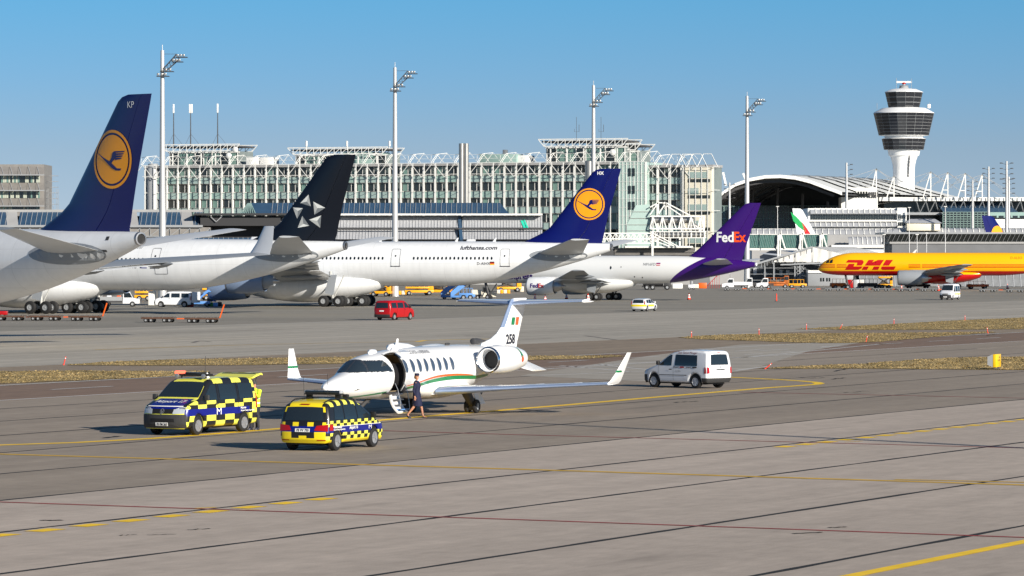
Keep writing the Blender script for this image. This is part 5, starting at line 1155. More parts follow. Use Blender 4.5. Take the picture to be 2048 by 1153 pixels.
# ---- silver-white delivery van with passenger windows
CATOP = [(.12, .22), (.02, .35), (0, .55), (.05, .72), (.2, .84), (.6, .94), (1.1, 1.08), (1.45, 1.34), (1.8, 1.58), (2.05, 1.70), (2.5, 1.79), (3.2, 1.82), (4.0, 1.80), (4.2, 1.76), (4.28, 1.66), (4.34, 1.3), (4.39, .95), (4.41, .6), (4.39, .4), (4.3, .28)]
rz = R_(-45); loc = at_axle(1392, 777.6, rz, 3.56, -.80)
c = Car(CATOP, 1.82, 1.79, (.88, 3.56), .32, .26, 1.05, .14, .26, .08); cad = thing('delivery_van', 'white compact van with side windows and black bumpers driving away', 'van', loc, rz)
M_CADW = paint('van_white', 226, 228, 232, .25, .02, 1, .5)
c.build(cad, [M_CADW, M_PLASTIC], lambda q, nn: 1 if (q.z < .50 and q.x > 4.0) or (q.z < .62 and q.x < .35) else 0, [4.0, .35], [.50, .62])
c.panel(cad, 'windscreen', [(1.16, 1.13), (1.45, 1.34), (1.8, 1.58), (2.0, 1.675)], M_CARGL, inset=.1)
c.rdec(cad, 'rear_window', [(-.63, 1.12), (.63, 1.12), (.56, 1.62), (-.56, 1.62)], M_CARGL)
for sg in (-1, 1):
    c.glass(cad, 'door_window', [(1.3, 1.08), (2.08, 1.06), (2.08, 1.6), (1.98, 1.6), (1.75, 1.47)], sg); c.glass(cad, 'side_window', [(2.28, 1.06), (3.72, 1.06), (3.66, 1.6), (2.3, 1.62)], sg)
    c.glass(cad, 'side_moulding', [(1.3, .60), (3.05, .60), (3.05, .63), (1.3, .63)], sg, M_DARK, .014); c.glass(cad, 'door_handle', [(1.92, .86), (2.1, .86), (2.1, .9), (1.92, .9)], sg, M_DARK, .02)
    for xx in (1.24, 2.18): c.glass(cad, 'door_seam', [(xx, .36), (xx + .012, .36), (xx + .012, 1.05), (xx, 1.05)], sg, M_SEAM, .006)
    c.glass(cad, 'tail_light', [(4.22, .72), (4.38, .72), (4.34, 1.0), (4.24, 1.02)], sg, M_TAILL, .012); c.rdec(cad, 'tail_light', [(sg * .74, .72), (sg * .88, .72), (sg * .87, 1.02), (sg * .75, 1.0)], M_TAILL); c.fdec(cad, 'headlight', [(sg * .45, .66), (sg * .85, .68), (sg * .86, .84), (sg * .5, .8)], M_HEADL)
c.rdec(cad, 'number_plate', [(-.27, .74), (.27, .74), (.27, .85), (-.27, .85)], M_SIGNW, .016); c.rdec(cad, 'plate_recess', [(-.3, .87), (.3, .87), (.3, .92), (-.3, .92)], M_DARK, .014); c.rdec(cad, 'brake_light', [(-.1, 1.68), (.1, 1.68), (.1, 1.71), (-.1, 1.71)], M_TAILL, .03); c.rdec(cad, 'emblem', circle(0, 1.02, .045, 12), M_RIM)
decal('lettering', text_bm('Duty Station Manager', .11, False, .2, wid=1.25), paint('print_maroon', 120, 50, 60, .5, 0), cad, lambda x, z: c.side(-1, .012)(x + 2.4, z + 1.665), None)
for i, xx in enumerate((2.2, 3.0)): decal('lettering', text_bm('swissport', .075, True, wid=.36), M_PRINTK, cad, lambda x, z: c.side(-1, .012)(x + xx, z + .965), None); c.glass(cad, 'print_block', [(xx + .4, .96), (xx + .68, .96), (xx + .7, 1.03), (xx + .42, 1.03)], -1, M_DGREY if i else M_RED, .012)
decal('lettering', text_bm('CS 2301', .08, False), M_SEAM, cad, lambda x, z: c.side(-1, .012)(x + 2.3, z + .76), None)
c.wheels(cad, .22, mat('silver_hubcap', (.42, .43, .46), .4, .3), 9); c.mirrors(cad, 1.32, 1.08, M_DARK)
MB().bbox(1.75, 1.9, -.5, -.05, .8, 1.35, .05).build('front_seat', M_DARK, cad)
# ---- red van in front of the third airliner
rz = R_(-120); loc = at_axle(788, 641, rz, 3.93, .84)
rv, c = van_t5('red passenger van driving past the third airliner', loc, rz, [M_RED], name='van')
# ---- white estate car with yellow stripes
FOTOP = [(.12, .2), (.02, .32), (0, .5), (.05, .66), (.2, .75), (.7, .86), (1.15, .95), (1.6, 1.22), (1.95, 1.39), (2.3, 1.47), (2.8, 1.49), (3.5, 1.46), (4.0, 1.40), (4.2, 1.3), (4.32, 1.0), (4.42, .85), (4.47, .6), (4.45, .36), (4.35, .24)]
rz = R_(-112); loc = at_axle(1293.5, 623, rz, 3.56, .78)
c = Car(FOTOP, 1.49, 1.84, (.92, 3.56), .315, .24, .92, .2, .3, .12); foc = thing('estate_car', 'white estate car with yellow stripe on its flank, on the apron behind the jet', 'car', loc, rz)
c.build(foc, [M_CADW, M_YEL2], lambda q, nn: 1 if .55 < q.z < .78 and (q.x > 4.0 or abs(nn.y) > .5 and 1.5 < q.x < 3.4) else 0, [1.5, 3.4, 4.0], [.55, .78])
c.panel(foc, 'windscreen', [(1.22, 1.0), (1.6, 1.22), (1.95, 1.39), (2.2, 1.45)], M_CARGL, inset=.1); c.rdec(foc, 'rear_window', [(-.68, .95), (.68, .95), (.6, 1.33), (-.6, 1.33)], M_CARGL); c.rdec(foc, 'number_plate', [(-.27, .8), (.27, .8), (.27, .9), (-.27, .9)], M_SIGNW, .016)
for sg in (-1, 1):
    c.glass(foc, 'door_window', [(1.45, .95), (2.3, .94), (2.3, 1.38), (2.1, 1.38)], sg); c.glass(foc, 'side_window', [(2.38, .94), (3.2, .94), (3.15, 1.37), (2.38, 1.39)], sg); c.glass(foc, 'side_window', [(3.28, .95), (4.0, .98), (3.85, 1.32), (3.25, 1.36)], sg); c.rdec(foc, 'tail_light', [(sg * .76, .8), (sg * .9, .8), (sg * .84, 1.2), (sg * .74, 1.2)], M_TAILL); c.fdec(foc, 'headlight', [(sg * .5, .6), (sg * .86, .62), (sg * .84, .76), (sg * .55, .72)], M_HEADL)
c.wheels(foc, .21, M_RIM, 6); c.mirrors(foc, 1.5, .94, M_CADW)
# ---- white high-roof minibus
rz = R_(67.5); loc = at_axle(1905, 600, rz, .93, -.84)
def pick_tr(q, nn): return 1 if (.78 < q.z < .92 and q.x > 1.9 and abs(nn.y) > .5) else 0
tr, c = van_t5('white high roof minibus with yellow side stripe near the yellow freighter', loc, rz, [M_CADW, M_YEL2], pick_tr, [1.9], [.78, .92], H=2.35, name='minibus')
c.fdec(tr, 'number_plate', [(-.3, .36), (.3, .36), (.3, .5), (-.3, .5)], M_SIGNW, .03)
# ================================================================== BUILDINGS
M_STW = paint('structural_white', 226, 226, 222, .5, .04, .2, 0); M_TEAL = mat('teal_cladding', srgb(140, 166, 160), .35, var=.10, vs=.15)
M_SPAN = mat('spandrel_glass', srgb(150, 170, 167), .25, var=.14, vs=.12); M_WDARK = mat('office_glass_dark', (.016, .022, .024), .08, spec=.8); M_WGRN = mat('office_glass_green', srgb(104, 132, 124), .12, spec=.8); M_WPALE = mat('office_blind', srgb(176, 182, 168), .5)
M_FAC = mat('facade_recess', (.19, .225, .22), .5, var=.15, vs=.2); M_CREAM = mat('cream_panel', srgb(222, 216, 198), .6, var=.06, vs=.3); M_ROOFD = mat('roof_dark', (.06, .062, .066), .7, var=.15, vs=.4)
M_STLP = mat('stack_steel', (.42, .41, .39), .35, .7, var=.06, vs=.4); M_HALL = mat('hall_cladding', (.44, .45, .475), .45, .15, var=.10, vs=.25); M_BLUG = mat('roof_glass_blue', (.035, .075, .135), .15, spec=.8, var=.15, vs=.4)
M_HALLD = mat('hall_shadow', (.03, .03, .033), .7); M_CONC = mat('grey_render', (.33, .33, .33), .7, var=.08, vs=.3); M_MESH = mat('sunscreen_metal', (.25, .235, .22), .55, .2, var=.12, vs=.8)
def mesh_only(mb, name, mats, **k):
    o = mb.build(name, mats, **k); me = o.data; bpy.data.objects.remove(o); return me
# ---- long glazed office block behind the airliners
A = px(290, 515, 1000); B = px(1290, 515, 955); TR = math.atan2(B.y - A.y, B.x - A.x); TL = (B - A).length; TLOC = (A.x, A.y, .58)
term = thing('terminal_building', 'long glazed office block with white external frame behind the airliners', 'building', TLOC, TR)
tl = lambda x, y, yl=0.: ray_local(TLOC, TR, x, y, yl=yl)
ZO = -.58
MB().box(.3, TL + .2, .9, 22, 0, 28.4).build('wall', M_FAC, term, smooth=0); MB().box(0, TL + .3, -.3, 22.3, 28.4, 29.0).build('roof', M_CONC, term, smooth=0)
NB = 44; BW = TL / NB; rows = [26.1, 22.2, 18.25, 14.3, 10.4]
def win_mesh(mg, blind):
    mb = MB().box(.32, BW - .3, .72, .8, 0, 2.1, 0); mb.box(BW * .55, BW * .55 + .16, .6, .72, 0, 2.1, 1); mb.box(.3, BW - .3, .6, .73, -.08, .0, 1)
    if blind: mb.box(BW * .58 + .1, BW - .35, .66, .715, .1 + .5 * blind, 2.0, 2)
    return mesh_only(mb, 'window', [mg, M_STW, M_WPALE], smooth=0)
WV = [win_mesh(M_WDARK, 0), win_mesh(M_WDARK, 1), win_mesh(M_WGRN, 0), win_mesh(M_WGRN, 2), win_mesh(M_WDARK, 2)]
SP = [mesh_only(MB().box(.2, BW - .2, .25, .45, -1.75, -.05, 0).box(.2, BW - .2, .1, .3, -1.85, -1.72, 1).box(.2, BW - .2, .12, .3, -.12, -.02, 1), 'spandrel_panel', [m, M_MESH], smooth=0) for m in (M_SPAN, M_TEAL, M_SPAN)]
COLM = mesh_only(MB().box(-.2, .16, .0, .75, 0, 28.4), 'column', M_STW, smooth=0); MUL = mesh_only(MB().box(-.09, .09, -1.5, -1.35, 2, 29.0).bar((0, -1.4, 26.0), (0, .3, 26.0), .1).bar((0, -1.4, 22.1), (0, .3, 22.1), .1), 'outrigger', M_STW, smooth=0)
rnd = random.Random(3)
for i in range(NB):
    for k, z in enumerate(rows):
        link('window', WV[rnd.choice((0, 0, 1, 2, 2, 3, 4))], term, (i * BW, 0, z)); link('spandrel_panel', SP[rnd.choice((0, 0, 0, 1, 2))], term, (i * BW, 0, z))
    MB().v
for i in range(NB + 1): link('column', COLM, term, (i * BW, 0, 0)); link('outrigger', MUL, term, (i * BW + .75, 0, 0))
mb = MB()
for z in (29.1, 26.3): mb.bar((0, -1.42, z), (TL, -1.42, z), .12)
for z in (30.2, 31.2): mb.bar((0, .5, z), (TL, .5, z), .06)
mb.build('rail', M_STW, term, smooth=0)
BR = mesh_only(MB().bar((0, -1.4, 29.2), (BW, -1.4, 25.6), .12).bar((0, -1.4, 29.2), (-BW, -1.4, 25.6), .12), 'brace', M_STW, smooth=0)
RF = MB()
for d in (0, .45): RF.bar((-.5 + d, -1.4, 29.2), (.7 + d, -.6, 31.3), .11)
RF.bar((.7, -.6, 31.3), (3.0, .6, 31.6), .11); RF.bar((.7, -.6, 31.3), (1.6, 2, 29.2), .1); RF.bar((3.0, .6, 31.6), (1.2, .4, 29.2), .1); RF.bar((-.5, -1.4, 29.2), (-1.3, 1, 31.2), .09); RF.bar((-1.3, 1, 31.2), (.7, -.6, 31.3), .09); RF.bar((3.0, .6, 31.6), (4.6, 1, 29.6), .07)
RF = mesh_only(RF, 'roof_frame', M_STW, smooth=0)
for i in range(0, NB + 1, 2): link('brace', BR, term, (i * BW, 0, 0)); link('roof_frame', RF, term, (i * BW, 0, 0))
# left end: round stair tower and glass end
e = tl(313, 340, 3.); MB().lathe([(0, 1.7), (28.4, 1.7), (29.6, 1.2)], 24, 'z', (e.x, 1.0, 0)).build('stair_tower', M_GREYP, term)
def penthouse(x0, x1, yt, yc, yb, depth=6., canopy=True, glassm=M_WGRN):
    a, b = tl(x0, yb, depth), tl(x1, yb, depth); zt = tl((x0 + x1) / 2, yt, depth).z; zc = tl((x0 + x1) / 2, yc, depth).z; z0 = 28.9
    p = MB().box(a.x + 1.2, b.x - 1.2, depth, depth + 9, z0, zc - .1).build('penthouse', M_FAC, term, smooth=0); n = max(4, int((b.x - a.x) / 2.6)); w = (b.x - a.x - 3) / n
    for i in range(n): MB().box(a.x + 1.5 + i * w + .12, a.x + 1.5 + (i + 1) * w - .12, depth - .12, depth - .02, z0 + .5, zc - .5).build('window', glassm if i % 3 else M_WDARK, p, smooth=0)
    mb = MB(); mb.bar((a.x + 1, depth - .25, zc - .3), (b.x - 1, depth - .25, zc - .3), .3)
    for i in range(n + 1): mb.bar((a.x + 1.5 + i * w, depth - .25, z0), (a.x + 1.5 + i * w, depth - .25, zc), .2)
    mb.build('frame', M_STW, p, smooth=0)
    if canopy:
        mb = MB(); n = int((b.x - a.x) / 2.1)
        for yy in (depth - 2.5, depth + 9):
            mb.bar((a.x, yy, zt), (b.x, yy, zt), .22); mb.bar((a.x + 1.5, yy, zc), (b.x - 1.5, yy, zc), .22); mb.bar((a.x, yy, zt), (a.x + 1.5, yy, zc), .18); mb.bar((b.x, yy, zt), (b.x - 1.5, yy, zc), .18); st = (b.x - a.x - 3) / n
            for i in range(n + 1): mb.bar((a.x + 1.5 + i * st, yy, zc), (a.x + 1.5 + i * st, yy, zt), .13)
            for i in range(n): mb.bar((a.x + 1.5 + i * st, yy, zc if i % 1 == 0 else zt), (a.x + 1.5 + (i + 1) * st, yy, zt), .13)
        mb.build('canopy_truss', M_STW, p, smooth=0); MB().box(a.x + .6, b.x - .6, depth - 1.5, depth + 8.6, zt - .75, zt - .35).build('canopy_roof', M_ROOFD, p, smooth=0)
        mb = MB()
        for i in range(5): xx = lerp(a.x + 3, b.x - 3, i / 4); mb.bar((xx, depth - 1.8, z0), (xx, depth - 1.8, zc), .25)
        mb.build('canopy_post', M_STW, p, smooth=0)
    return p
penthouse(330, 487, 290, 303, 333); penthouse(583, 783, 296, 309, 330); penthouse(1083, 1262, 279, 293, 326); penthouse(1180, 1288, 288, 301, 326, 9.)
def roof_box(x0, x1, y0, y1, m, name, depth=5., d=5.):
    a, b = tl(x0, y1, depth), tl(x1, y0, depth); return MB().bbox(a.x, b.x, depth, depth + d, 28.8, b.z, .1).build(name, m, term)
roof_box(492, 517, 315, 334, M_STW, 'plant_room'); roof_box(519, 543, 315, 334, M_STW, 'plant_room'); roof_box(686, 744, 304, 330, M_TEAL, 'plant_room'); roof_box(744, 766, 305, 330, M_TEAL, 'plant_room', 6.5); roof_box(959, 1033, 308, 330, M_TEAL, 'plant_room'); roof_box(1033, 1056, 311, 330, M_STW, 'plant_room', 6); roof_box(1005, 1012, 300, 310, M_STLP, 'roof_vent', 7, 1.5)
for x, y in ((457, 312), (470, 300), (1225, 305)): p = tl(x, y, 3.); MB().lathe([(-.3, .2), (0, .75), (.2, .8), (.3, .1)], 18, 'y', (p.x, 3., p.z)).build('dish_antenna', M_STW, term)
# green glass stair tower and east wing with cream end
ta, tb = tl(1238, 400, -2.), tl(1290, 400, -2.); tw = MB().box(ta.x, tb.x, -2, 12, 0, 28.9).build('glass_tower', mat('tower_glass', srgb(168, 190, 184), .3, var=.10, vs=.2), term, smooth=0); mb = MB()
for i in range(8): xx = lerp(ta.x, tb.x, i / 7); mb.bar((xx, -2.06, 0), (xx, -2.06, 28.9), .12)
for k in range(14): mb.bar((ta.x, -2.05, 1 + 2.1 * k), (tb.x, -2.05, 1 + 2.1 * k), .08)
mb.build('mullion', M_STW, tw, smooth=0)
for yy in (345, 380, 412):
    for xx in (1259, 1267): a, b = tl(xx - 2.5, yy + 8, -2.1), tl(xx + 2.5, yy - 8, -2.1); MB().box(a.x, b.x, -2.14, -2.07, a.z, b.z).build('window', M_WDARK, tw, smooth=0)
wa, wb = tl(1290, 400, 1.), tl(1376, 400, 1.); WL = wb.x - wa.x
MB().box(wa.x, wb.x + 6.2, 2.2, 9, 0, 27.6).build('wing_wall', M_FAC, term, smooth=0); MB().box(wa.x, wb.x + 6.4, 1.0, 9.2, 27.6, 28.2).build('wing_roof', M_CONC, term, smooth=0)
n = int(WL / BW)
for i in range(n + 1):
    xx = wa.x + i * BW; link('column', COLM, term, (xx, 1.2, -.8)); link('outrigger', MUL, term, (xx + .75, 1.4, -.8))
    if i < n:
        for z in rows: link('window', WV[rnd.choice((0, 0, 1, 4))], term, (xx, 1.2, z - .8)); link('spandrel_panel', SP[0], term, (xx, 1.2, z - .8))
    if i % 2 == 1: link('brace', BR, term, (xx, 1.2, -.8)); link('roof_frame', RF, term, (xx, 1.2, -.8))
ce = MB().box(wb.x - .5, wb.x + 6.3, 0, 2.1, 0, 27.5).build('end_wall', M_CREAM, term, smooth=0); mb = MB()
for i in range(6): xx = lerp(wb.x - .5, wb.x + 7.2, i / 5); mb.bar((xx, -1.2, 2), (xx, -1.2, 27.6 if i < 5 else 27.6), .14)
for z in (27.6, 22.0, 17.0, 12.0, 7.): mb.bar((wb.x - .5, -1.2, z), (wb.x + 7.2, -1.2, z), .1); mb.bar((wb.x + 7.2, -1.2, z), (wb.x + 7.2, 4, z), .1)
for i in range(4): xx = lerp(wb.x - 5, wb.x + 3, i / 3); mb.bar((xx, -1.2, 27.6), (xx + 1.2, 0, 30.8), .12); mb.bar((xx + 1.2, 0, 30.8), (xx + 3.2, 0, 30.8), .14); mb.bar((xx + 3.2, 0, 30.8), (xx + 5.2, -1.2, 27.6), .14)
mb.build('frame', M_STW, ce, smooth=0)
for k in range(6): MB().box(wb.x + .3, wb.x + 5.9, -.1, .05, 23.9 - 3.95 * k, 24.7 - 3.95 * k).build('window_band', M_WDARK, ce, smooth=0); MB().box(wb.x + .3, wb.x + 3 if k % 2 else wb.x + 5, -.08, .04, 24.9 - 3.95 * k, 26.4 - 3.95 * k).build('glass_panel', M_SPAN, ce, smooth=0)
# twin stacks, single stack, roof aerials
for x, nm_ in ((923.0, 'left'), (932.2, 'right')):
    p = px(x, 515, 925); o = MB().lathe([(0, .62), (32.6, .62), (32.6, .5), (31.9, .5)], 24, 'z').build('flue_stack', M_STLP, None, (p.x, p.y, .58)); tag(o, 'tall steel flue, the %s one of the close pair before the office block' % nm_, 'chimney')
p = px(1178, 515, 918); tag(MB().lathe([(0, .95), (28.2, .95), (28.4, .6)], 24, 'z').build('flue_stack', M_STLP, None, (p.x, p.y, .58)), 'single thick steel flue behind the third airliner fin', 'chimney')
for x, yt, k in ((347.5, 209, 1), (381.5, 209, 2), (435.5, 208, 1)):
    D = 1008; b = px(x, 290, D); zt = px(x, yt, D).z - b.z; mb = MB(); mb.tube([(0, 0, -.4), (0, 0, zt)], [.16, .09], 8); mb.bar((0, 0, zt * .27), (-1.6, 0, -.4), .06); mb.bar((0, 0, zt * .27), (2.6, 0, -.4), .06)
    o = mb.build('aerial_mast', M_DGREY, None, b)
    for q in range(k): MB().bbox(-.22 + q * .5 - .2 * (k - 1), .2 + q * .5 - .2 * (k - 1), -.2, .2, zt * .78, zt, .05).build('panel_antenna', M_STW, o)
    tag(o, {347.5: 'leftmost of three roof aerials with a slim white panel', 381.5: 'middle roof aerial carrying two white antenna panels', 435.5: 'rightmost of three roof aerials above the office block'}[x], 'antenna')
for x in (1153, 1202):
    b = px(x, 280, 925); mb = MB(); mb.tube([(0, 0, -.5), (0, 0, 5.4)], .05, 6); mb.bar((-.55, 0, 1.9), (.6, 0, 1.9), .05); mb.tube([(-.5, 0, 1.9), (-.5, 0, 2.6)], .04); mb.tube([(.6, 0, 1.9), (.6, 0, 3.6)], .06)
    tag(mb.build('whip_antenna', M_DGREY, None, b), 'thin whip aerial on the right penthouse roof, %s the tall mast' % ('left of' if x < 1187 else 'right of'), 'antenna')
for x, yt in ((613, 283), (694, 281), (779, 281)):
    b = px(x, 297, 985); mb = MB(); mb.tube([(0, 0, -.4), (0, 0, .3), (0, 0, .5), (0, 0, 1.8), (0, 0, 1.9)], [.1, .1, .26, .26, .1], 10); tag(mb.build('panel_antenna', M_STW, None, b), {613: 'left white panel antenna on the middle penthouse canopy', 694: 'centre white panel antenna on the middle penthouse canopy', 779: 'right white panel antenna on the middle penthouse canopy'}[x], 'antenna')
# ---- low hall with ribbed roof in front of the office block
DH = 830.; sH = FPX / DH; hx_ = lambda x: (x - 1024) / sH; hz_ = lambda y: CAMZ + (YH - y) / sH
hall = thing('cargo_hall', 'long low hall with grey ribbed cladding and blue roof glazing', 'building', (0, DH, .58)); O_ = .58
def slope_panels(x0, x1, y0, z0, y1, z1, w, m, name, ribs=4, rm=None):
    n = max(1, int(round((x1 - x0) / w))); w = (x1 - x0) / n; mb = MB(); mb.add([(0, y0, z0), (w - .02, y0, z0), (w - .02, y1, z1), (0, y1, z1), (0, y0 + .2, z0 - .02), (w - .02, y0 + .2, z0 - .02), (w - .02, y1 + .2, z1 - .02), (0, y1 + .2, z1 - .02)], [(0, 1, 2, 3), (4, 7, 6, 5), (0, 4, 5, 1), (2, 6, 7, 3), (1, 5, 6, 2), (0, 3, 7, 4)])
    for r in range(ribs): xx = w * (r + .5) / ribs; mb.add([(xx - .06, y0 - .01, z0), (xx + .06, y0 - .01, z0), (xx + .06, y1 - .01, z1), (xx - .06, y1 - .01, z1), (xx - .03, y0 - .09, z0 + .09), (xx + .03, y0 - .09, z0 + .09), (xx + .03, y1 - .09, z1 + .09), (xx - .03, y1 - .09, z1 + .09)], [(0, 1, 5, 4), (1, 2, 6, 5), (2, 3, 7, 6), (3, 0, 4, 7), (4, 5, 6, 7)], 1)
    me = mesh_only(mb, name, [m, rm or m], smooth=0)
    for i in range(n): link(name, me, hall, (x0 + i * w, 0, -O_))
xa, xb, xm = hx_(540), hx_(1085), hx_(916)
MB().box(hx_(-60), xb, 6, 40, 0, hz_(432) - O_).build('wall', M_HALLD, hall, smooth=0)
for x0, x1 in ((xa, xm), (xm + .9, xb)):
    slope_panels(x0, x1, 1.6, hz_(455.5), 4.6, hz_(431.5), 2.6, M_HALL, 'roof_panel', 4); slope_panels(x0, x1, .0, hz_(479), 2.6, hz_(460), 2.6, M_HALL, 'roof_panel', 4); slope_panels(x0, x1, -1.0, hz_(504), 1.2, hz_(483), 2.6, M_HALL, 'roof_panel', 4)
mb = MB(); mb.box(hx_(560), xb, 1.2, 5.0, hz_(431) - O_, hz_(427.5) - O_); mb.build('gutter', M_STW, hall, smooth=0); mb = MB()
for y in (458, 481): mb.tube([(xa, 1.0, hz_(y) - O_), (xb, 1.0, hz_(y) - O_)], .16, 6)
mb.build('pipe', M_ROOFD, hall, smooth=0)
mb = MB(); mb.bar((xm + .2, 4.3, hz_(431) - O_), (xm + .7, -.8, hz_(482) - O_), .7); mb.build('downpipe', M_BLUG, hall, smooth=0)
slope_panels(hx_(535), hx_(1000), 5.2, hz_(427.2), 9.5, hz_(405), 1.1, M_BLUG, 'roof_glazing', 1, M_GREYP)
mb = MB(); a, b, zt, zb = hx_(1000), hx_(1018), hz_(405) - O_, hz_(427.2) - O_; mb.add([(a, 5.2, zb), (b, 5.2, zb), (a, 9.5, zt), (b, 14, zb), (a, 14, zb)], [(0, 1, 2), (1, 3, 2), (3, 4, 2), (0, 2, 4)]); mb.build('hip_glazing', M_BLUG, hall, smooth=0)
mb = MB(); a, b = hx_(476), hx_(535); mb.add([(a, 4.6, hz_(430) - O_), (b, 5.2, hz_(427.2) - O_), (b, 9.5, hz_(405) - O_), (hx_(496), 9.5, hz_(405) - O_), (hx_(508), 5.2, hz_(427.5) - O_)], [(0, 4, 3), (4, 1, 2, 3)]); mb.build('hip_glazing', M_BLUG, hall, smooth=0); mb = MB()
for i in range(8): t = i / 7; mb.bar((lerp(hx_(476), hx_(508), t), 4.5, hz_(lerp(430, 427.5, t)) - O_), (lerp(hx_(490), hx_(496), t), 9.3, hz_(406) - O_), .16)
mb.build('glazing_bar', M_TEAL, hall, smooth=0)
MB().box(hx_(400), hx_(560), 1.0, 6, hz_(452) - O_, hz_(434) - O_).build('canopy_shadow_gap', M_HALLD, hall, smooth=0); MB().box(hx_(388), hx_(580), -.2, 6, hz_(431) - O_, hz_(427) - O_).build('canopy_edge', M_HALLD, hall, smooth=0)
mb = MB(); mb.bar((hx_(417), .6, hz_(430) - O_), (hx_(432), .6, hz_(444) - O_), .15); mb.bar((hx_(447), .6, hz_(430) - O_), (hx_(432), .6, hz_(444) - O_), .15); mb.build('canopy_strut', M_GREYP, hall, smooth=0)
# left part of the hall: raked blue glazing between grey frames
MB().box(hx_(-60), hx_(400), 5.5, 9, hz_(424) - O_, hz_(419) - O_).build('eaves', M_CONC, hall, smooth=0); MB().box(hx_(-60), hx_(405), .2, 1.2, hz_(455) - O_, hz_(450.5) - O_).build('gutter', M_GREYP, hall, smooth=0)
for x0, x1 in ((-60, 14), (34, 255), (275, 365), (385, 400)): slope_panels(hx_(x0), hx_(x1), 1.2, hz_(450.5), 5.5, hz_(424), 1.05, M_BLUG, 'roof_glazing', 1, M_GREYP)
mb = MB()
for x in (24, 265, 375): mb.add([(hx_(x) - 1.2, 1.1, hz_(450.5) - O_), (hx_(x) + 1.2, 1.1, hz_(450.5) - O_), (hx_(x) + .4, 5.4, hz_(424) - O_), (hx_(x) - 2.0, 5.4, hz_(424) - O_)], [(0, 1, 2, 3)])
mb.build('frame', M_CONC, hall, smooth=0); MB().box(hx_(-60), hx_(420), .9, 5.9, hz_(500) - O_, hz_(455) - O_).build('facade', M_MESH, hall, smooth=0); mb = MB()
for i in range(24): x0 = hx_(-60 + 20 * i); mb.bar((x0, .7, hz_(472) - O_), (x0 + 2.1, .7, hz_(457) - O_), .14); mb.bar((x0 + 2.1, .7, hz_(457) - O_), (x0 + 2.1, .7, hz_(472) - O_), .1)
mb.bar((hx_(-60), .7, hz_(473) - O_), (hx_(420), .7, hz_(473) - O_), .2); mb.build('truss', M_GREYP, hall, smooth=0)
slope_panels(hx_(-60), hx_(530), -.8, hz_(500), .6, hz_(476), 1.05, M_BLUG, 'lower_glazing', 1, M_GREYP)
M_SIGNG = paint('sign_turquoise', 40, 200, 170, .5, 0)
for pts in ([(1041, 441), (1046, 441), (1052, 456), (1047, 456)], [(1047, 440), (1050, 440), (1057, 456), (1053.5, 456)]): mb = MB(); zs = [(hx_(a), 4.45 - .125 * (b - 431.5) - .15, hz_(b) - O_) for a, b in pts]; mb.add(zs, [(0, 1, 2, 3)]); mb.build('sign_mark', M_SIGNG, hall, smooth=0)
for a, b, c_, d in ((1057, 1075, 441.5, 445), (1063, 1072, 445.6, 447.2)): MB().add([(hx_(a), 3.0, hz_(d) - O_), (hx_(b), 3.0, hz_(d) - O_), (hx_(b), 3.4, hz_(c_) - O_), (hx_(a), 3.4, hz_(c_) - O_)], [(0, 1, 2, 3)]).build('sign_mark', M_SIGNG, hall, smooth=0)
# ---- grey office building at the far left
DO = 960.; so = FPX / DO; ox = lambda x: (x - 1024) / so; oz = lambda y: CAMZ + (YH - y) / so - .58
off = thing('office_building', 'grey office building with metal sunscreens at the left edge', 'building', (0, DO, .58)); MB().box(ox(-90), ox(87), 1.2, 18, 0, oz(329)).build('wall', M_MESH, off, smooth=0)
for k, (ya, yb) in enumerate(((352, 365.5), (383, 396.5), (413, 421))):
    r2 = random.Random(k)
    for i in range(44): x0 = ox(-80 + i * 3.7); MB().box(x0, x0 + .40, 1.0, 1.15, oz(yb), oz(ya)).build('window', r2.choice((M_WPALE, M_WDARK, M_WGRN, M_WPALE, M_WDARK)), off, smooth=0) if -80 + i * 3.7 < 78 else None
for ya, yb in ((334, 350), (366, 381), (397, 412)):
    for i in range(10): x0, x1 = ox(-90 + 18 * i), ox(-90 + 18 * (i + 1)) - .06; x1 = min(x1, ox(88)); MB().add([(x0, -.9, oz(yb)), (x1, -.9, oz(yb)), (x1, 1.1, oz(ya)), (x0, 1.1, oz(ya)), (x0, -.85, oz(yb) - .1), (x1, -.85, oz(yb) - .1)], [(0, 1, 2, 3), (0, 4, 5, 1)]).build('sunscreen', M_MESH, off, smooth=0); MB().bar((x0 + .2, 1.0, oz(ya)), (x0 + 1.0, -1.0, oz(yb)), .12).build('bracket', M_GREYP, off, smooth=0)
    MB().box(ox(-90), ox(90), -1.05, -.92, oz(yb) - .2, oz(yb) + .05).build('sunscreen_edge', M_GREYP, off, smooth=0)
mb = MB()
for k in range(7): z = oz(420) + k * 1.4; mb.tube([(ox(90) + 1.5 + 1.5 * math.cos(a), 3 + 1.5 * math.sin(a), z) for a in [2 * math.pi * i / 12 for i in range(13)]], .05, 5)
for i in range(8): a = 2 * math.pi * i / 8; mb.tube([(ox(90) + 1.5 + 1.5 * math.cos(a), 3 + 1.5 * math.sin(a), 0), (ox(90) + 1.5 + 1.5 * math.cos(a), 3 + 1.5 * math.sin(a), oz(378))], .04, 5)
mb.build('spiral_stair', M_GREYP, off, smooth=0)
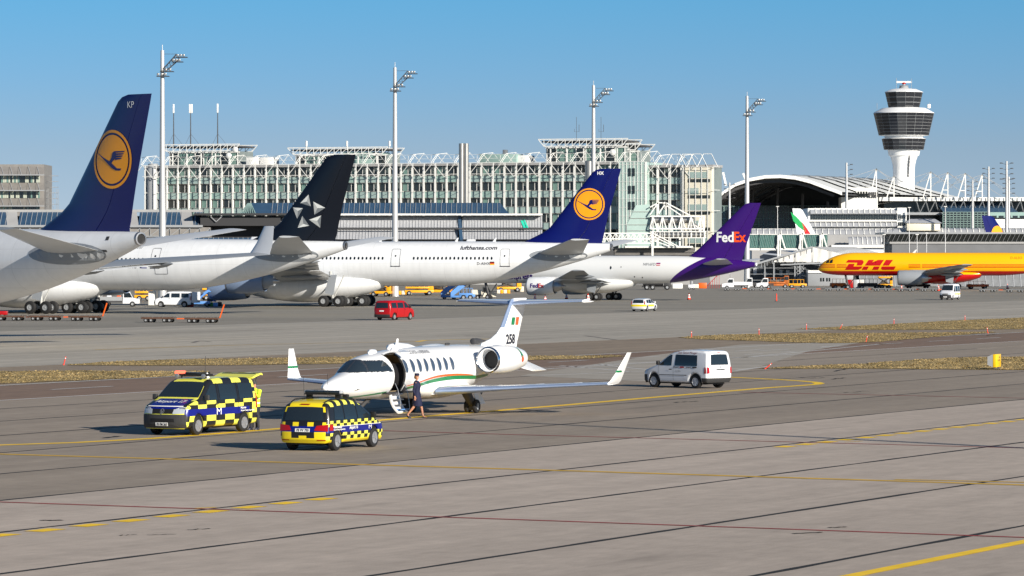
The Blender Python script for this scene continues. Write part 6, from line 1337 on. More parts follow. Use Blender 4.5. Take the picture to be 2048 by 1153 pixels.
# ---- control tower
DT = 1592.; st = FPX / DT; tz = lambda y: CAMZ + (YH - y) / st - .58; trd = lambda x: abs(x - 1807.5) / st
tow = thing('control_tower', 'white airport control tower with dark glazed cabs and radar bar', 'tower', px(1807.5, 515, DT) - Vector((0, 0, CAMZ - .58)))
M_TOWW = paint('tower_white', 236, 236, 236, .55, .03, .1, 0); M_TGL = mat('tower_dark_glass', (.02, .022, .028), .1, spec=.7)
MB().lathe([(0, trd(1829)), (tz(342), trd(1829)), (tz(330), trd(1830)), (tz(320), trd(1832.5)), (tz(312), trd(1835.5)), (tz(300), trd(1838.5))], 40, 'z').build('shaft', M_TOWW, tow)
MB().lathe([(tz(313), trd(1834)), (tz(312), trd(1838)), (tz(301), trd(1840)), (tz(301), trd(1830))], 32, 'z').build('gallery', M_TOWW, tow)
def glazed(y0, y1, r0, r1, n, rows_, name):
    body = MB().lathe([(tz(y0), r0), (tz(y1), r1)], n, 'z').build(name, M_GREYP, tow, smooth=0)
    for k in range(rows_):
        t0, t1 = (k + .05) / rows_, (k + .95) / rows_; za, zb = lerp(tz(y0), tz(y1), t0), lerp(tz(y0), tz(y1), t1); ra, rb = lerp(r0, r1, t0) + .06, lerp(r0, r1, t1) + .06; a = math.pi / n * .965
        mb = MB().add([(ra * math.cos(-a), ra * math.sin(-a), za), (ra * math.cos(a), ra * math.sin(a), za), (rb * math.cos(a), rb * math.sin(a), zb), (rb * math.cos(-a), rb * math.sin(-a), zb)], [(0, 1, 2, 3)]); me = mesh_only(mb, 'pane', M_TGL, smooth=0)
        for i in range(n): link('pane', me, body, None, (0, 0, 2 * math.pi * (i + .5) / n))
glazed(300, 278.5, trd(1847), trd(1851.5), 20, 3, 'lower_cab'); MB().lathe([(tz(278.5), trd(1852)), (tz(276), trd(1846)), (tz(273), trd(1846)), (tz(271.5), trd(1858))], 32, 'z').build('ring', M_TOWW, tow)
glazed(271.5, 227.5, trd(1857.5), trd(1868), 20, 7, 'main_cab'); MB().lathe([(tz(227.5), trd(1868.6)), (tz(226), trd(1868)), (tz(217), trd(1851)), (tz(216), trd(1838))], 20, 'z').build('cab_roof', M_TOWW, tow, smooth=20)
glazed(216, 185.5, trd(1838), trd(1845), 12, 3, 'control_room'); MB().lathe([(tz(185.5), trd(1846)), (tz(184.5), trd(1846)), (tz(179), trd(1833)), (tz(178), trd(1822))], 12, 'z').build('cap', M_TOWW, tow, smooth=20)
mb = MB().lathe([(tz(179), 2.2), (tz(174), 1.7), (tz(172), 2.0), (tz(171), .6), (tz(166), .5)], 14, 'z'); mb.build('pedestal', M_GREYP, tow); MB().box(-3.2, 3.2, -.3, .3, tz(166.5), tz(163)).build('radar_bar', M_TOWW, tow); MB().lathe([(tz(168.5), .9), (tz(165.5), .7)], 10, 'z').build('radar_drive', M_RED, tow)
mb = MB()
for x, y0, y1 in ((-3.1, 179, 157), (3.0, 179, 158), (-11, 220, 207), (10.5, 219, 205)): mb.tube([(x, -.5, tz(y0)), (x, -.5, tz(y1))], .09, 5)
mb.build('aerial', M_GREYP, tow); MB().bbox(9.6, 10.8, -1, 1, tz(217), tz(209), .1).build('dish', M_TOWW, tow)
mb = MB()
for k in range(16): z = lerp(tz(355), tz(313), k / 15); mb.box(.9 + .03 * k, 1.7 + .03 * k, -4.6 - .015 * k * k * .3, -3.6, z, z + .32)
mb.build('slit_window', M_TGL, tow, smooth=0)
# ---- big vaulted forum roof
DV_ = 1380.; 
FR = [(1424, 405), (1432, 397), (1446, 383), (1470, 367), (1500, 356.5), (1530, 351), (1560, 350), (1590, 353), (1620, 360.5), (1650, 372), (1670, 379), (1684, 384.5)]
forum = thing('vaulted_roof', 'wide vaulted white roof with dark underside left of the tower', 'building', (0, DV_, .58)); mb = MB(); rows_ = []
for k in range(9):
    t = k / 8; D = DV_ + 260 * t; q = []
    for i, (x, y) in enumerate(FR): xx = x + 235 * t * (.55 + .45 * i / 11); yy = y + t * (5 + .5 * i) ; p = px(xx, yy, D); q.append((p.x, p.y - DV_, p.z - .58))
    rows_.append(q)
V = [p for r in rows_ for p in r]; nF = len(FR); mb.add(V, [(k * nF + i, k * nF + i + 1, (k + 1) * nF + i + 1, (k + 1) * nF + i) for k in range(8) for i in range(nF - 1)]); mb.build('roof_shell', M_STW, forum)
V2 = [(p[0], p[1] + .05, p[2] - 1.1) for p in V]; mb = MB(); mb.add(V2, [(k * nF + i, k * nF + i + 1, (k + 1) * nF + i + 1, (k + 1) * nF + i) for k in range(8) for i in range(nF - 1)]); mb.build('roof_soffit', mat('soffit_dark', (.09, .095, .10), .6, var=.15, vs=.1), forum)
mb = MB()
for i in range(nF - 1): a, b = rows_[0][i], rows_[0][i + 1]; mb.add([a, b, (b[0], b[1], b[2] - 1.15), (a[0], a[1], a[2] - 1.15)], [(0, 1, 2, 3)])
mb.build('roof_edge', M_STW, forum)
for k in range(1, 8):                                # skylight strips across the vault
    mb = MB(); a, b = rows_[k], rows_[k]
    for i in range(6, nF - 1): mb.add([(a[i][0], a[i][1] - 3, a[i][2] + .25), (a[i + 1][0], a[i + 1][1] - 3, a[i + 1][2] + .25), (a[i + 1][0], a[i + 1][1] + 3, a[i + 1][2] + .25), (a[i][0], a[i][1] + 3, a[i][2] + .25)], [(0, 1, 2, 3)])
    mb.build('skylight', M_WGRN, forum)
mb = MB()
for k in range(0, 8):                                # dark ribs and lattice under the vault
    for i in range(1, nF - 2): a, b = rows_[k][i], rows_[k][i + 1]; mb.bar((a[0], a[1] + 4, a[2] - 2.2), (b[0], b[1] + 4, b[2] - 2.2), .9)
for i in range(2, nF - 2, 2):
    for k in range(7): a, b = rows_[k][i], rows_[k + 1][i]; mb.bar((a[0], a[1] + 4, a[2] - 2.4), (b[0], b[1], b[2] - 2.4), .5)
mb.build('rib', M_DGREY, forum, smooth=0)
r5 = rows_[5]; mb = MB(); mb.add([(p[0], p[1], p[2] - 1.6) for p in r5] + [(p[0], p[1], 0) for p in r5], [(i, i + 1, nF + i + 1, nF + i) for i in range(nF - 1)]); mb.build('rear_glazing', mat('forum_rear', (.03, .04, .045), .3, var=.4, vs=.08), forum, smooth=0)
fd = 120.; fpx = lambda x, y, D: (lambda p: (p.x, p.y - DV_, p.z - .58))(px(x, y, D))
a, b = fpx(1428, 500, DV_ + 150), fpx(1660, 420, DV_ + 150); MB().box(a[0], b[0] + 3, 150, 160, 0, b[2] + 1.5).build('glass_wall', mat('forum_glass', (.035, .055, .06), .15, spec=.7, var=.35, vs=.12), forum, smooth=0); mb = MB()
for i in range(26): x = lerp(a[0], b[0] + 3, i / 25); mb.bar((x, 149.6, 0), (x, 149.6, b[2] + 1.5), .28)
for k in range(9): z = lerp(6, b[2] + 1.5, k / 8); mb.bar((a[0], 149.5, z), (b[0] + 3, 149.5, z), .25)
mb.build('mullion', M_TEAL, forum, smooth=0)
for x in (1450, 1500, 1550, 1600, 1650): p = fpx(x, 500, DV_ + 40); MB().tube([(p[0], p[1], 0), (p[0] + 1, p[1], interp([(1424, 18), (1500, 30), (1560, 31), (1684, 24)], x))], .5, 8).build('column', M_DGREY, forum)
# ---- dark glazed hall right of the tower with roof masts
DR = 1420.; rx = lambda x: (x - 1024) / FPX * DR; rzz = lambda y: CAMZ + (YH - y) / FPX * DR - .58
rh = thing('terminal_hall', 'dark glazed terminal hall with white roof masts right of the tower', 'building', (0, DR, .58))
MB().box(rx(1762), rx(2120), 6, 60, rzz(402), rzz(394.5)).build('roof', M_STW, rh, smooth=0); MB().box(rx(1775), rx(2120), 14, 60, 0, rzz(402)).build('wall', mat('hall_glass_dark', (.03, .04, .045), .2, var=.4, vs=.08), rh, smooth=0)
mb = MB(); mb.add([(rx(1758), 6, rzz(409)), (rx(1830), 6, rzz(396)), (rx(1830), 30, rzz(394)), (rx(1758), 30, rzz(405))], [(0, 1, 2, 3)]); mb.build('roof_wing', M_STW, rh, smooth=0); mb = MB()
for i in range(16): x = rx(1836 + 19 * i); mb.bar((x, 6, rzz(402)), (x + 1.6, 10, rzz(424)), .3); mb.bar((x + 3.4, 6, rzz(402)), (x + 1.8, 10, rzz(424)), .3)
for i in range(30): x = rx(1832 + 9 * i); mb.bar((x, 5.8, rzz(402)), (x, 5.8, rzz(396)), .2)
mb.build('strut', M_GREYP, rh, smooth=0)
slab = MB().box(rx(1775), rx(2120), 4, 14, rzz(430), rzz(425)).build('floor_edge', M_GREYP, rh, smooth=0); mb = MB(); mb.add([(rx(1890), 5, rzz(424.5)), (rx(2040), 5, rzz(424.5)), (rx(2020), 13, rzz(403)), (rx(1878), 13, rzz(403))], [(0, 1, 2, 3)]); mb.build('sloped_glazing', M_BLUG, rh, smooth=0)
gb = MB().box(rx(1882), rx(1972), -6, 4, 0, rzz(425)).build('glass_block', M_WDARK, rh, smooth=0); mb = MB()
for i in range(14): x = rx(1882 + 90 * i / 13); mb.bar((x, -6.08, 0), (x, -6.08, rzz(425)), .16)
for k in range(9): mb.bar((rx(1882), -6.08, rzz(425 + 4.6 * k)), (rx(1972), -6.08, rzz(425 + 4.6 * k)), .16)
mb.build('mullion', M_TEAL, gb, smooth=0); MB().box(rx(1970), rx(2120), -5, 4, 0, rzz(439)).build('white_wall', M_STW, rh, smooth=0); MB().box(rx(1975), rx(2120), -2, 4, rzz(436), rzz(425)).build('roof_block', M_TEAL, rh, smooth=0)
for k in range(9): MB().box(rx(1982 + 14 * k), rx(1992 + 14 * k), -2.1, -2.0, rzz(437), rzz(432)).build('window', M_WDARK, rh, smooth=0)
MP = [(1754.7, 337, 408), (1790, 352, 397), (1863.8, 343, 394), (1898, 344.5, 394), (1933, 346, 395), (1967, 348.5, 396)]
for x, y0, y1 in MP:
    mb = MB(); mb.bar((rx(x), 4, rzz(y0)), (rx(x), 4, rzz(y1)), .36); mb.bar((rx(x), 4, rzz(y0)), (rx(x - 15), 4, rzz(y1)), .36); mb.bar((rx(x - 10), 4, rzz(lerp(y0, y1, .72))), (rx(x), 4, rzz(lerp(y0, y1, .72))), .3); mb.build('roof_mast', M_STW, rh, smooth=0); mb = MB()
    for dx, dy in ((-64, 22), (-40, 36), (44, 34), (75, 48)): mb.bar((rx(x), 4, rzz(y0 + 1)), (rx(x + dx), 4, rzz(y0 + dy)), .16)
    mb.build('stay_cable', M_GREYP, rh, smooth=0)
for x, y0, y1 in ((1446, 345, 366), (1486, 347, 355)): mb = MB(); p0, p1 = fpx(x, y0, DV_ + 60), fpx(x + 6, y1 + 6, DV_ + 60); mb.bar(p0, p1, .8); mb.build('roof_mast', M_STW, forum, smooth=0)
# white annex beside the tower with ribbon windows
mb = MB().box(rx(1681), rx(1754), -3, 8, rzz(455), rzz(395)).box(rx(1684), rx(1750), -3.5, 9, rzz(388), rzz(376)); an = mb.build('annex', M_STW, rh, smooth=0)
for i in range(9): MB().add([(rx(1686 + 5.4 * i), -3.8, rzz(395)), (rx(1690 + 5.4 * i), -3.8, rzz(395)), (rx(1689 + 5.4 * i), -5, rzz(384)), (rx(1685 + 5.4 * i), -5, rzz(384))], [(0, 1, 2, 3)]).build('window', M_WDARK, an, smooth=0)
for i in range(5): MB().box(rx(1736 + 4 * i), rx(1738.5 + 4 * i), -4, -3.7, rzz(395), rzz(385)).build('window', M_DGREY, an, smooth=0)
# ---- stepped white pier with silver roof panels
DP = 1120.; qx = lambda x: (x - 1024) / FPX * DP; qz = lambda y: CAMZ + (YH - y) / FPX * DP - .58
pier = thing('pier_building', 'stepped white pier with silver roof panels and ribbon windows', 'building', (0, DP, .58)); M_SILV = mat('silver_panel', (.46, .47, .49), .42, .25, var=.12, vs=.15)
def roof_row(x0, x1, yt, yb, n, y0, y1, par=pier):
    w = (qx(x1) - qx(x0)) / n; mb = MB(); prof_ = [(y0, qz(yb)), (y0 + .25 * (y1 - y0), qz(lerp(yb, yt, .55))), (y0 + .6 * (y1 - y0), qz(lerp(yb, yt, .87))), (y1, qz(yt))]
    mb.loft([[(0, a, b), (0, a + .2, b - .2), (w * .94, a + .2, b - .2), (w * .94, a, b)] for a, b in prof_]); me = mesh_only(mb, 'roof_panel', M_SILV, smooth=60); mb = MB()
    for (a, b), (c_, d) in zip(prof_, prof_[1:]): mb.bar((w * .97, a - .05, b + .05), (w * .97, c_ - .05, d + .05), .22)
    mf = mesh_only(mb, 'roof_rib', M_STW, smooth=0)
    for i in range(n): o = link('roof_panel', me, par, (qx(x0) + i * w, 0, 0)); link('roof_rib', mf, o)
def win_row(x0, x1, yt, yb, n, y, m=M_WDARK):
    w = (qx(x1) - qx(x0)) / n; me = mesh_only(MB().box(.06, w - .1, y - .1, y, qz(yb), qz(yt)), 'window', m, smooth=0)
    for i in range(n): link('window', me, pier, (qx(x0) + i * w, 0, 0))
MB().box(qx(1622), qx(1802), 12, 40, 0, qz(416)).build('wall', M_STW, pier, smooth=0); MB().box(qx(1505), qx(1835), 6, 39.8, 0, qz(457.5)).build('lower_wall', M_STW, pier, smooth=0)
MB().box(qx(1802), qx(1821), 10.8, 40, 0, qz(415)).build('end_tower', M_STW, pier, smooth=0)
roof_row(1627, 1801, 416, 426.5, 16, 10.6, 13.5); win_row(1627, 1800, 427, 439, 34, 11.9); MB().box(qx(1622), qx(1801), 9.6, 12.5, qz(443), qz(440)).build('ledge', M_STW, pier, smooth=0); roof_row(1624, 1801, 443.3, 453, 16, 8.4, 11.2); win_row(1640, 1798, 453.3, 456.4, 24, 11.9)
roof_row(1505, 1790, 458, 469.5, 24, 3.5, 6.2); roof_row(1790, 2110, 456.5, 466, 26, 3.5, 6.2); MB().box(qx(1780), qx(2110), 6.3, 30, 0, qz(457)).build('lower_wall', M_CONC, pier, smooth=0)
MB().box(qx(1505), qx(1835), 2.8, 6, 0, qz(470)).build('plinth', M_CONC, pier, smooth=0); roof_row(1695, 1770, 474, 490, 8, -4, -1.0); MB().box(qx(1660), qx(1775), -5, -3.9, qz(496), qz(490.5)).build('ledge', M_STW, pier, smooth=0); MB().box(qx(1560), qx(1780), -3.9, 2.7, 0, qz(491)).build('base_wall', M_CONC, pier, smooth=0)
MB().bbox(qx(1815), qx(1882), 2, 6, qz(462), qz(446), .2).build('plant_room', M_CREAM, pier); mb = MB(); mb.add([(qx(1812), 1.6, qz(446)), (qx(1886), 1.6, qz(447)), (qx(1874), 5, qz(438)), (qx(1824), 5, qz(438)), (qx(1886), 8, qz(447)), (qx(1812), 8, qz(446))], [(0, 1, 2, 3), (1, 4, 2), (0, 3, 5), (2, 4, 5, 3)]); mb.build('plant_roof', M_HALL, pier, smooth=0)
for yy in (433, 447):
    for i in range(4): MB().box(qx(1804 + 4 * i), qx(1806.5 + 4 * i), 10.6, 10.75, qz(yy + 4), qz(yy - 3)).build('window', M_WDARK, pier, smooth=0)
# ---- pier with raked dark glazing behind the yellow freighter
DG = 860.; vx = lambda x: (x - 1024) / FPX * DG; vz = lambda y: CAMZ + (YH - y) / FPX * DG - .58
gp = thing('glazed_pier', 'grey pier with raked dark window band behind the yellow freighter', 'building', (0, DG, .58)); MB().box(vx(1785), vx(2130), 1.2, 20, 0, vz(486)).build('wall', mat('grey_wall', (.15, .155, .165), .7, var=.10, vs=.3), gp, smooth=0); MB().box(vx(1768), vx(2130), -1.1, 20, vz(468.5), vz(465)).build('roof', M_GREYP, gp, smooth=0); MB().box(vx(1780), vx(2130), .9, 19.8, vz(488), vz(484)).build('sill', M_CONC, gp, smooth=0)
MB().box(vx(1782), vx(2130), 1.5, 19.7, vz(484), vz(468.5)).build('core', M_DARK, gp, smooth=0); n = 40; w = (vx(2130) - vx(1776)) / n; mb = MB(); mb.add([(.05, .95, vz(484)), (w - .05, .95, vz(484)), (w + .55, -.85, vz(468.7)), (.65, -.85, vz(468.7))], [(0, 1, 2, 3)]); me = mesh_only(mb, 'window', M_WDARK, smooth=0); mb = MB(); mb.bar((0, .9, vz(484)), (.6, -.95, vz(468.7)), .1); mf = mesh_only(mb, 'mullion', M_GREYP, smooth=0)
for i in range(n): o = link('window', me, gp, (vx(1776) + i * w, 0, 0)); link('mullion', mf, o)
# ---- green glass walkway on white trusses, ducts and stair trusses
DW = 905.; yx = lambda x: (x - 1024) / FPX * DW; yz = lambda y: CAMZ + (YH - y) / FPX * DW - .58
wk = thing('glass_walkway', 'green glass boarding walkway on white trestles', 'walkway', (0, DW, .58)); M_GRN = mat('green_glass', srgb(66, 104, 98), .2, var=.25, vs=.4, spec=.7)
n = 22; w = (yx(1655) - yx(1425)) / n; me = mesh_only(MB().box(.04, w - .04, -.1, 0, yz(496), yz(470)), 'glass_panel', M_GRN, smooth=0); mb = MB()
for k in range(3): mb.bar((w * k / 3, -.15, yz(496)), (w * (k + 1) / 3 + .2, -.15, yz(471)), .07)
mf = mesh_only(mb, 'lattice', M_TEAL, smooth=0)
for i in range(n): o = link('glass_panel', me, wk, (yx(1425) + i * w, 0, 0)); link('lattice', mf, o)
MB().box(yx(1425), yx(1655), .1, 4, yz(497), yz(470)).build('core', M_FAC, wk, smooth=0); MB().box(yx(1425), yx(1660), -.6, 4.2, yz(501), yz(497)).build('deck', M_STW, wk, smooth=0); MB().box(yx(1425), yx(1655), -.3, 4.1, yz(470), yz(468.5)).build('roof', M_STW, wk, smooth=0)
for x in (1556, 1600, 1640):
    mb = MB(); mb.bar((yx(x), -.8, 0), (yx(x), -.8, yz(470)), .35); mb.bar((yx(x + 4), -.8, yz(466)), (yx(x - 3), -.8, yz(498)), .3); mb.bar((yx(x + 4), -.8, yz(466)), (yx(x + 14), -.8, yz(498)), .3); mb.bar((yx(x + 4), -.8, 0), (yx(x + 4), -.8, yz(470)), .25); mb.build('trestle', M_STW, wk, smooth=0)
DS = 880.; ux_ = lambda x: (x - 1024) / FPX * DS; uz_ = lambda y: CAMZ + (YH - y) / FPX * DS - .58
stt = thing('duct_bridge', 'white truss bridge carrying steel ducts before the cream end wall', 'bridge', (0, DS, .58)); mb = MB()
for z in (433, 458): mb.bar((ux_(1300), 0, uz_(z)), (ux_(1410), 0, uz_(z)), .3); mb.bar((ux_(1300), 3, uz_(z)), (ux_(1410), 3, uz_(z)), .3)
for i in range(6):
    x = 1306 + 19 * i; mb.bar((ux_(x), 0, uz_(433)), (ux_(x - 6), 0, uz_(458)), .24); mb.bar((ux_(x), 0, uz_(433)), (ux_(x + 8), 0, uz_(458)), .24); mb.bar((ux_(x), 0, uz_(433)), (ux_(x), 0, uz_(475)), .2)
for a, b in (((1300, 415), (1316, 406)), ((1316, 406), (1332, 406)), ((1332, 406), (1380, 431)), ((1316, 406), (1316, 430)), ((1332, 406), (1332, 430)), ((1300, 430), (1316, 406)), ((1316, 430), (1332, 406)), ((1325, 406), (1362, 431))): mb.bar((ux_(a[0]), 0, uz_(a[1])), (ux_(b[0]), 0, uz_(b[1])), .26)
for y in (464, 476): mb.bar((ux_(1300), -.5, uz_(y)), (ux_(1412), -.5, uz_(y)), .18)
for i in range(13): mb.bar((ux_(1302 + 9 * i), -.5, uz_(464)), (ux_(1302 + 9 * i), -.5, uz_(476)), .14)
for x in (1304, 1360, 1408): mb.bar((ux_(x), 1, 0), (ux_(x), 1, uz_(433)), .4)
mb.build('truss', M_STW, stt, smooth=0); mb = MB(); mb.tube([(ux_(1302), 1.5, uz_(440)), (ux_(1388), 1.5, uz_(440))], .8, 14); mb.build('duct', M_STLP, stt); mb = MB(); mb.tube([(ux_(1308), .6, uz_(470)), (ux_(1408), .6, uz_(470))], .62, 14); mb.build('duct', M_STLP, stt); mb = MB(); mb.tube([(ux_(1375), .6, uz_(452)), (ux_(1390), .6, uz_(452.5)), (ux_(1397), .6, uz_(458)), (ux_(1398), .6, uz_(466))], .62, 14); mb.build('duct', M_STLP, stt)
MB().prism([(ux_(1254), 0.), (ux_(1254), uz_(450)), (ux_(1272), uz_(411)), (ux_(1300), uz_(409)), (ux_(1300), 0.)], 1, 5, 'y').build('stair_enclosure', mat('tower_glass', (0, 0, 0)), stt, smooth=0); mb = MB()
for y in (424, 437, 450, 462): mb.bar((ux_(1256), .93, uz_(y)), (ux_(1300), .93, uz_(y)), .1)
mb.build('panel_seam', M_MESH, stt, smooth=0)
gw = thing('lattice_gangway', 'white lattice gangway beside the third airliner tail', 'gangway', (0, 860, .58)); kx = lambda x: (x - 1024) / FPX * 860; kz = lambda y: CAMZ + (YH - y) / FPX * 860 - .58; mb = MB()
for y in (467, 478, 487): mb.bar((kx(1195), 0, kz(y)), (kx(1308), 0, kz(y)), .25)
for i in range(10): x = 1196 + 12 * i; mb.bar((kx(x), 0, kz(467)), (kx(x + 11), 0, kz(487)), .16); mb.bar((kx(x + 11), 0, kz(467)), (kx(x), 0, kz(487)), .16); mb.bar((kx(x), 0, kz(467)), (kx(x), 0, kz(487)), .22)
mb.bar((kx(1305), 0, kz(464)), (kx(1305), 0, 0), .45); mb.bar((kx(1200), 0, kz(480)), (kx(1200), 0, 0), .35)
for d in (0, 6, 14): mb.bar((kx(1308), 0, kz(468 + d)), (kx(1356 - 1.2 * d), 0, kz(493)), .22)
mb.build('truss', M_STW, gw, smooth=0); MB().box(kx(1250), kx(1386), .5, 8, kz(496), kz(492.5)).build('platform', M_STW, gw, smooth=0); MB().box(kx(1180), kx(1390), 3, 7.8, 0, kz(496)).build('undercroft', M_ROOFD, gw, smooth=0); mb = MB()
for k in range(6): mb.bar((kx(1230), 2.8, kz(498 + 3 * k)), (kx(1390), 2.8, kz(498 + 3 * k)), .16)
mb.build('louvre', M_MESH, gw, smooth=0)
# ---- white tent and service huts
DTn = 770.; ex = lambda x: (x - 1024) / FPX * DTn; ez = lambda y: CAMZ + (YH - y) / FPX * DTn - .58
tent = thing('tent_hall', 'white fabric tent roof on steel frame between the two freighters', 'tent', (0, DTn, .58)); M_TENT = mat('tent_fabric', (.62, .61, .58), .75, var=.10, vs=.5); mb = MB(); N = 46; top = []; bot = []; rr = random.Random(5)
for i in range(N + 1):
    x = lerp(1548, 1712, i / N); yt = interp([(1548, 522), (1625, 494.5), (1712, 515)], x); yb = 524.5 + rr.uniform(-.4, .4); d = .18 * math.sin(i * 1.9) + .12 * math.sin(i * .7)
    top.append((ex(x), .12 * math.sin(i * .9), ez(yt))); bot.append((ex(x), d - .1, ez(yb)))
midr = [((a[0] + b[0]) / 2, .16 * math.sin(i * 1.3 + .5), (a[2] + b[2]) / 2) for i, (a, b) in enumerate(zip(top, bot))]; V = bot + midr + top; mb.add(V, [(r * (N + 1) + i, r * (N + 1) + i + 1, (r + 1) * (N + 1) + i + 1, (r + 1) * (N + 1) + i) for r in (0, 1) for i in range(N)]); mb.build('front_curtain', M_TENT, tent)
mb = MB(); pk = (ex(1625), 0, ez(494.3)); rt_ = (ex(1712), 0, ez(515)); lf = (ex(1500), 0, ez(532)); bk = 26; n = 14
for i in range(n):
    for a, b, sx in ((pk, rt_, 1), (pk, lf, -1)): y0, y1 = bk * i / n, bk * (i + 1) / n - .25; mb.add([(a[0] + y0 * .42, y0, a[2] + .05), (a[0] + y1 * .42, y1, a[2] + .05), (b[0] + y1 * .42, y1, b[2]), (b[0] + y0 * .42, y0, b[2])], [(0, 1, 2, 3)])
mb.build('roof_sheet', mat('tent_roof', (.55, .55, .54), .6, var=.12, vs=.6), tent, smooth=0); mb = MB()
for i in range(12): t = i / 11; x = lerp(ex(1500), pk[0], t); mb.bar((x, -.15, lerp(lf[2], pk[2], t)), (x, -.15, lerp(lf[2], pk[2], t) - 1.0), .1)
mb.bar((lf[0], -.2, lf[2]), (pk[0], -.2, pk[2]), .35); mb.bar((lf[0] + 6, -.2, lf[2] + .2), (rt_[0], -.2, lf[2] + .8), .25)
for x in (1530, 1548, 1590, 1600, 1640, 1700): mb.bar((ex(x), .3, 0), (ex(x), .3, ez(524)), .22)
for x0 in (1596, 1604): 
    for k in range(7): mb.bar((ex(x0 - 3), .2, .5 + k * .7), (ex(x0 + 4), .2, 1.2 + k * .7), .1); mb.bar((ex(x0 + 4), .2, .5 + k * .7), (ex(x0 - 3), .2, 1.2 + k * .7), .1)
for k in range(4): mb.bar((ex(1500), .4, 1.1 + k * 1.2), (ex(1612), .4, 1.1 + k * 1.2), .08)
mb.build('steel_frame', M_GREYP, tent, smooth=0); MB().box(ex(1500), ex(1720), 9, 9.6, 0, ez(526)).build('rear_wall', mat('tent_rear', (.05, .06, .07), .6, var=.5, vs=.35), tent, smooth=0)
for x0, x1, y0, y1 in ((1512, 1519, 537, 551), (1532, 1540, 545, 552), (1553, 1557, 537, 552), (1565, 1571, 540, 552), (1578, 1585, 541, 549)): MB().box(ex(x0), ex(x1), 8.6, 8.9, ez(y1), ez(y0)).build('stored_panel', M_SILV, tent, smooth=0)
hut = thing('service_hut', 'grey metal service hut with small window under the freighter nose', 'hut', (0, 765, .58)); MB().bbox(ex(1612), ex(1702), 0, 5, 0, ez(546), .06).build('wall', M_GREYP, hut); MB().box(ex(1612), ex(1640), -.3, 5.2, ez(546), ez(541)).build('roof', M_STW, hut, smooth=0)
for x in (1638, 1643, 1650, 1655): MB().box(ex(x - 1.5), ex(x + 1.5), -.06, -.01, ez(563), ez(556)).build('window', M_WDARK, hut, smooth=0)
# jet-blast fence on the right, low wall and fences behind the stands
bf = thing('blast_fence', 'raked grey blast fence behind the yellow freighter', 'fence', (0, 740, .588)); bx_ = lambda x: (x - 1024) / FPX * 740; n = 30; w = (bx_(2140) - bx_(1720)) / n; me = mesh_only(MB().add([(.05, 0, .1), (w - .05, 0, .1), (w - .05, 1.2, 2.7), (.05, 1.2, 2.7), (.05, .1, .1), (w - .05, .1, .1), (w - .05, 1.3, 2.7), (.05, 1.3, 2.7)], [(0, 1, 2, 3), (4, 5, 6, 7), (0, 1, 5, 4), (2, 3, 7, 6), (1, 2, 6, 5), (0, 3, 7, 4)]), 'panel', mat('blast_panel', (.23, .24, .25), .5, .3, var=.2, vs=.8), smooth=0); mf = mesh_only(MB().bar((0, -.06, 0), (0, 1.2, 2.8), .12), 'post', M_SILV, smooth=0)
for i in range(n): link('panel', me, bf, (bx_(1720) + i * w, 0, 0)); link('post', mf, bf, (bx_(1720) + i * w, 0, 0))
wf = thing('perimeter_wall', 'low concrete wall behind the stands with grey panels', 'wall', (0, 800, .588)); zx = lambda x: (x - 1024) / FPX * 800; n = 40
for i in range(n): MB().box(zx(-60 + 40 * i) + .03, zx(-20 + 40 * i) - .03, 0, .3, 0, 3.2).build('panel', M_CONC if i % 3 else mat('grey_wall', (0, 0, 0)), wf, smooth=0)
# ================================================================== LIGHT MASTS
def mast_parts(root, H, s=1.):
    MB().tube([(0, 0, 0), (0, 0, 2.2), (0, 0, H * .45), (0, 0, H)], [.62 * s, .55 * s, .42 * s, .26 * s], 16).build('pole', M_STLP2, root); MB().tube([(0, 0, H), (0, 0, H + .8)], .05, 6).build('tip_rod', M_STLP2, root)
    mb = MB(); a0 = (.2, 0, H - 2.5); a1 = (2.0, 0, H - .5); b0 = (.5, 0, H - 2.9); b1 = (2.4, 0, H - 1.2)
    for y in (-.35, .35): mb.bar((a0[0], y, a0[2]), (a1[0], y, a1[2]), .1); mb.bar((b0[0], y, b0[2]), (b1[0], y, b1[2]), .1)
    for k in range(6):
        t = k / 5; p, q = [lerp(a0[i], a1[i], t) for i in range(3)], [lerp(b0[i], b1[i], t) for i in range(3)]
        for y in (-.35, .35): mb.bar((p[0], y, p[2]), (q[0], y, q[2]), .06)
        if k < 5: r = [lerp(b0[i], b1[i], (k + 1) / 5) for i in range(3)]; mb.bar((p[0], -.35, p[2]), (r[0], -.35, r[2]), .05)
    mb.bar((0, 0, H - .5), (a1[0], 0, H - .5), .05); mb.build('arm', M_DGREY, root, smooth=0)
    for (x0, x1, z, yy) in ((1.9, 3.5, H - .95, .7), (1.3, 2.9, H - 1.6, .7), (-.3, 1.6, H - 2.95, .7), (-.8, .95, H - 3.6, .8)):
        pf = MB().box(x0, x1, -yy, yy, z - .05, z + .03).build('platform', M_DGREY, root, smooth=0)
        for i in range(3): x = lerp(x0 + .25, x1 - .5, i / 2); MB().bbox(x - .16, x + .16, -yy + .1, -yy + .35, z + .08, z + .4, .04).build('floodlight', M_STLP, pf)
M_STLP2 = mat('galvanised_pole', (.56, .56, .56), .42, .35, var=.05, vs=.4)
def mast(x, D, H, label, s=1., rz=0.): p = px(x, 515, D); r = thing('light_mast', label, 'light mast', (p.x, p.y, gnd(p)), rz, 'apron floodlight masts'); return r
m0 = mast(325, 545, 35, 'tallest floodlight mast, beside the nearest blue fin'); mast_parts(m0, 35.1)
def cp(x, ytop, H, label, k=1.):
    D = (H - 6.2) * FPX / (YH - ytop); p = px(x, 515, D); r = copy_tree(m0); r.location = (p.x, p.y, gnd(p)); r.scale = (k, k, H / 35.1); r['label'] = label; return r
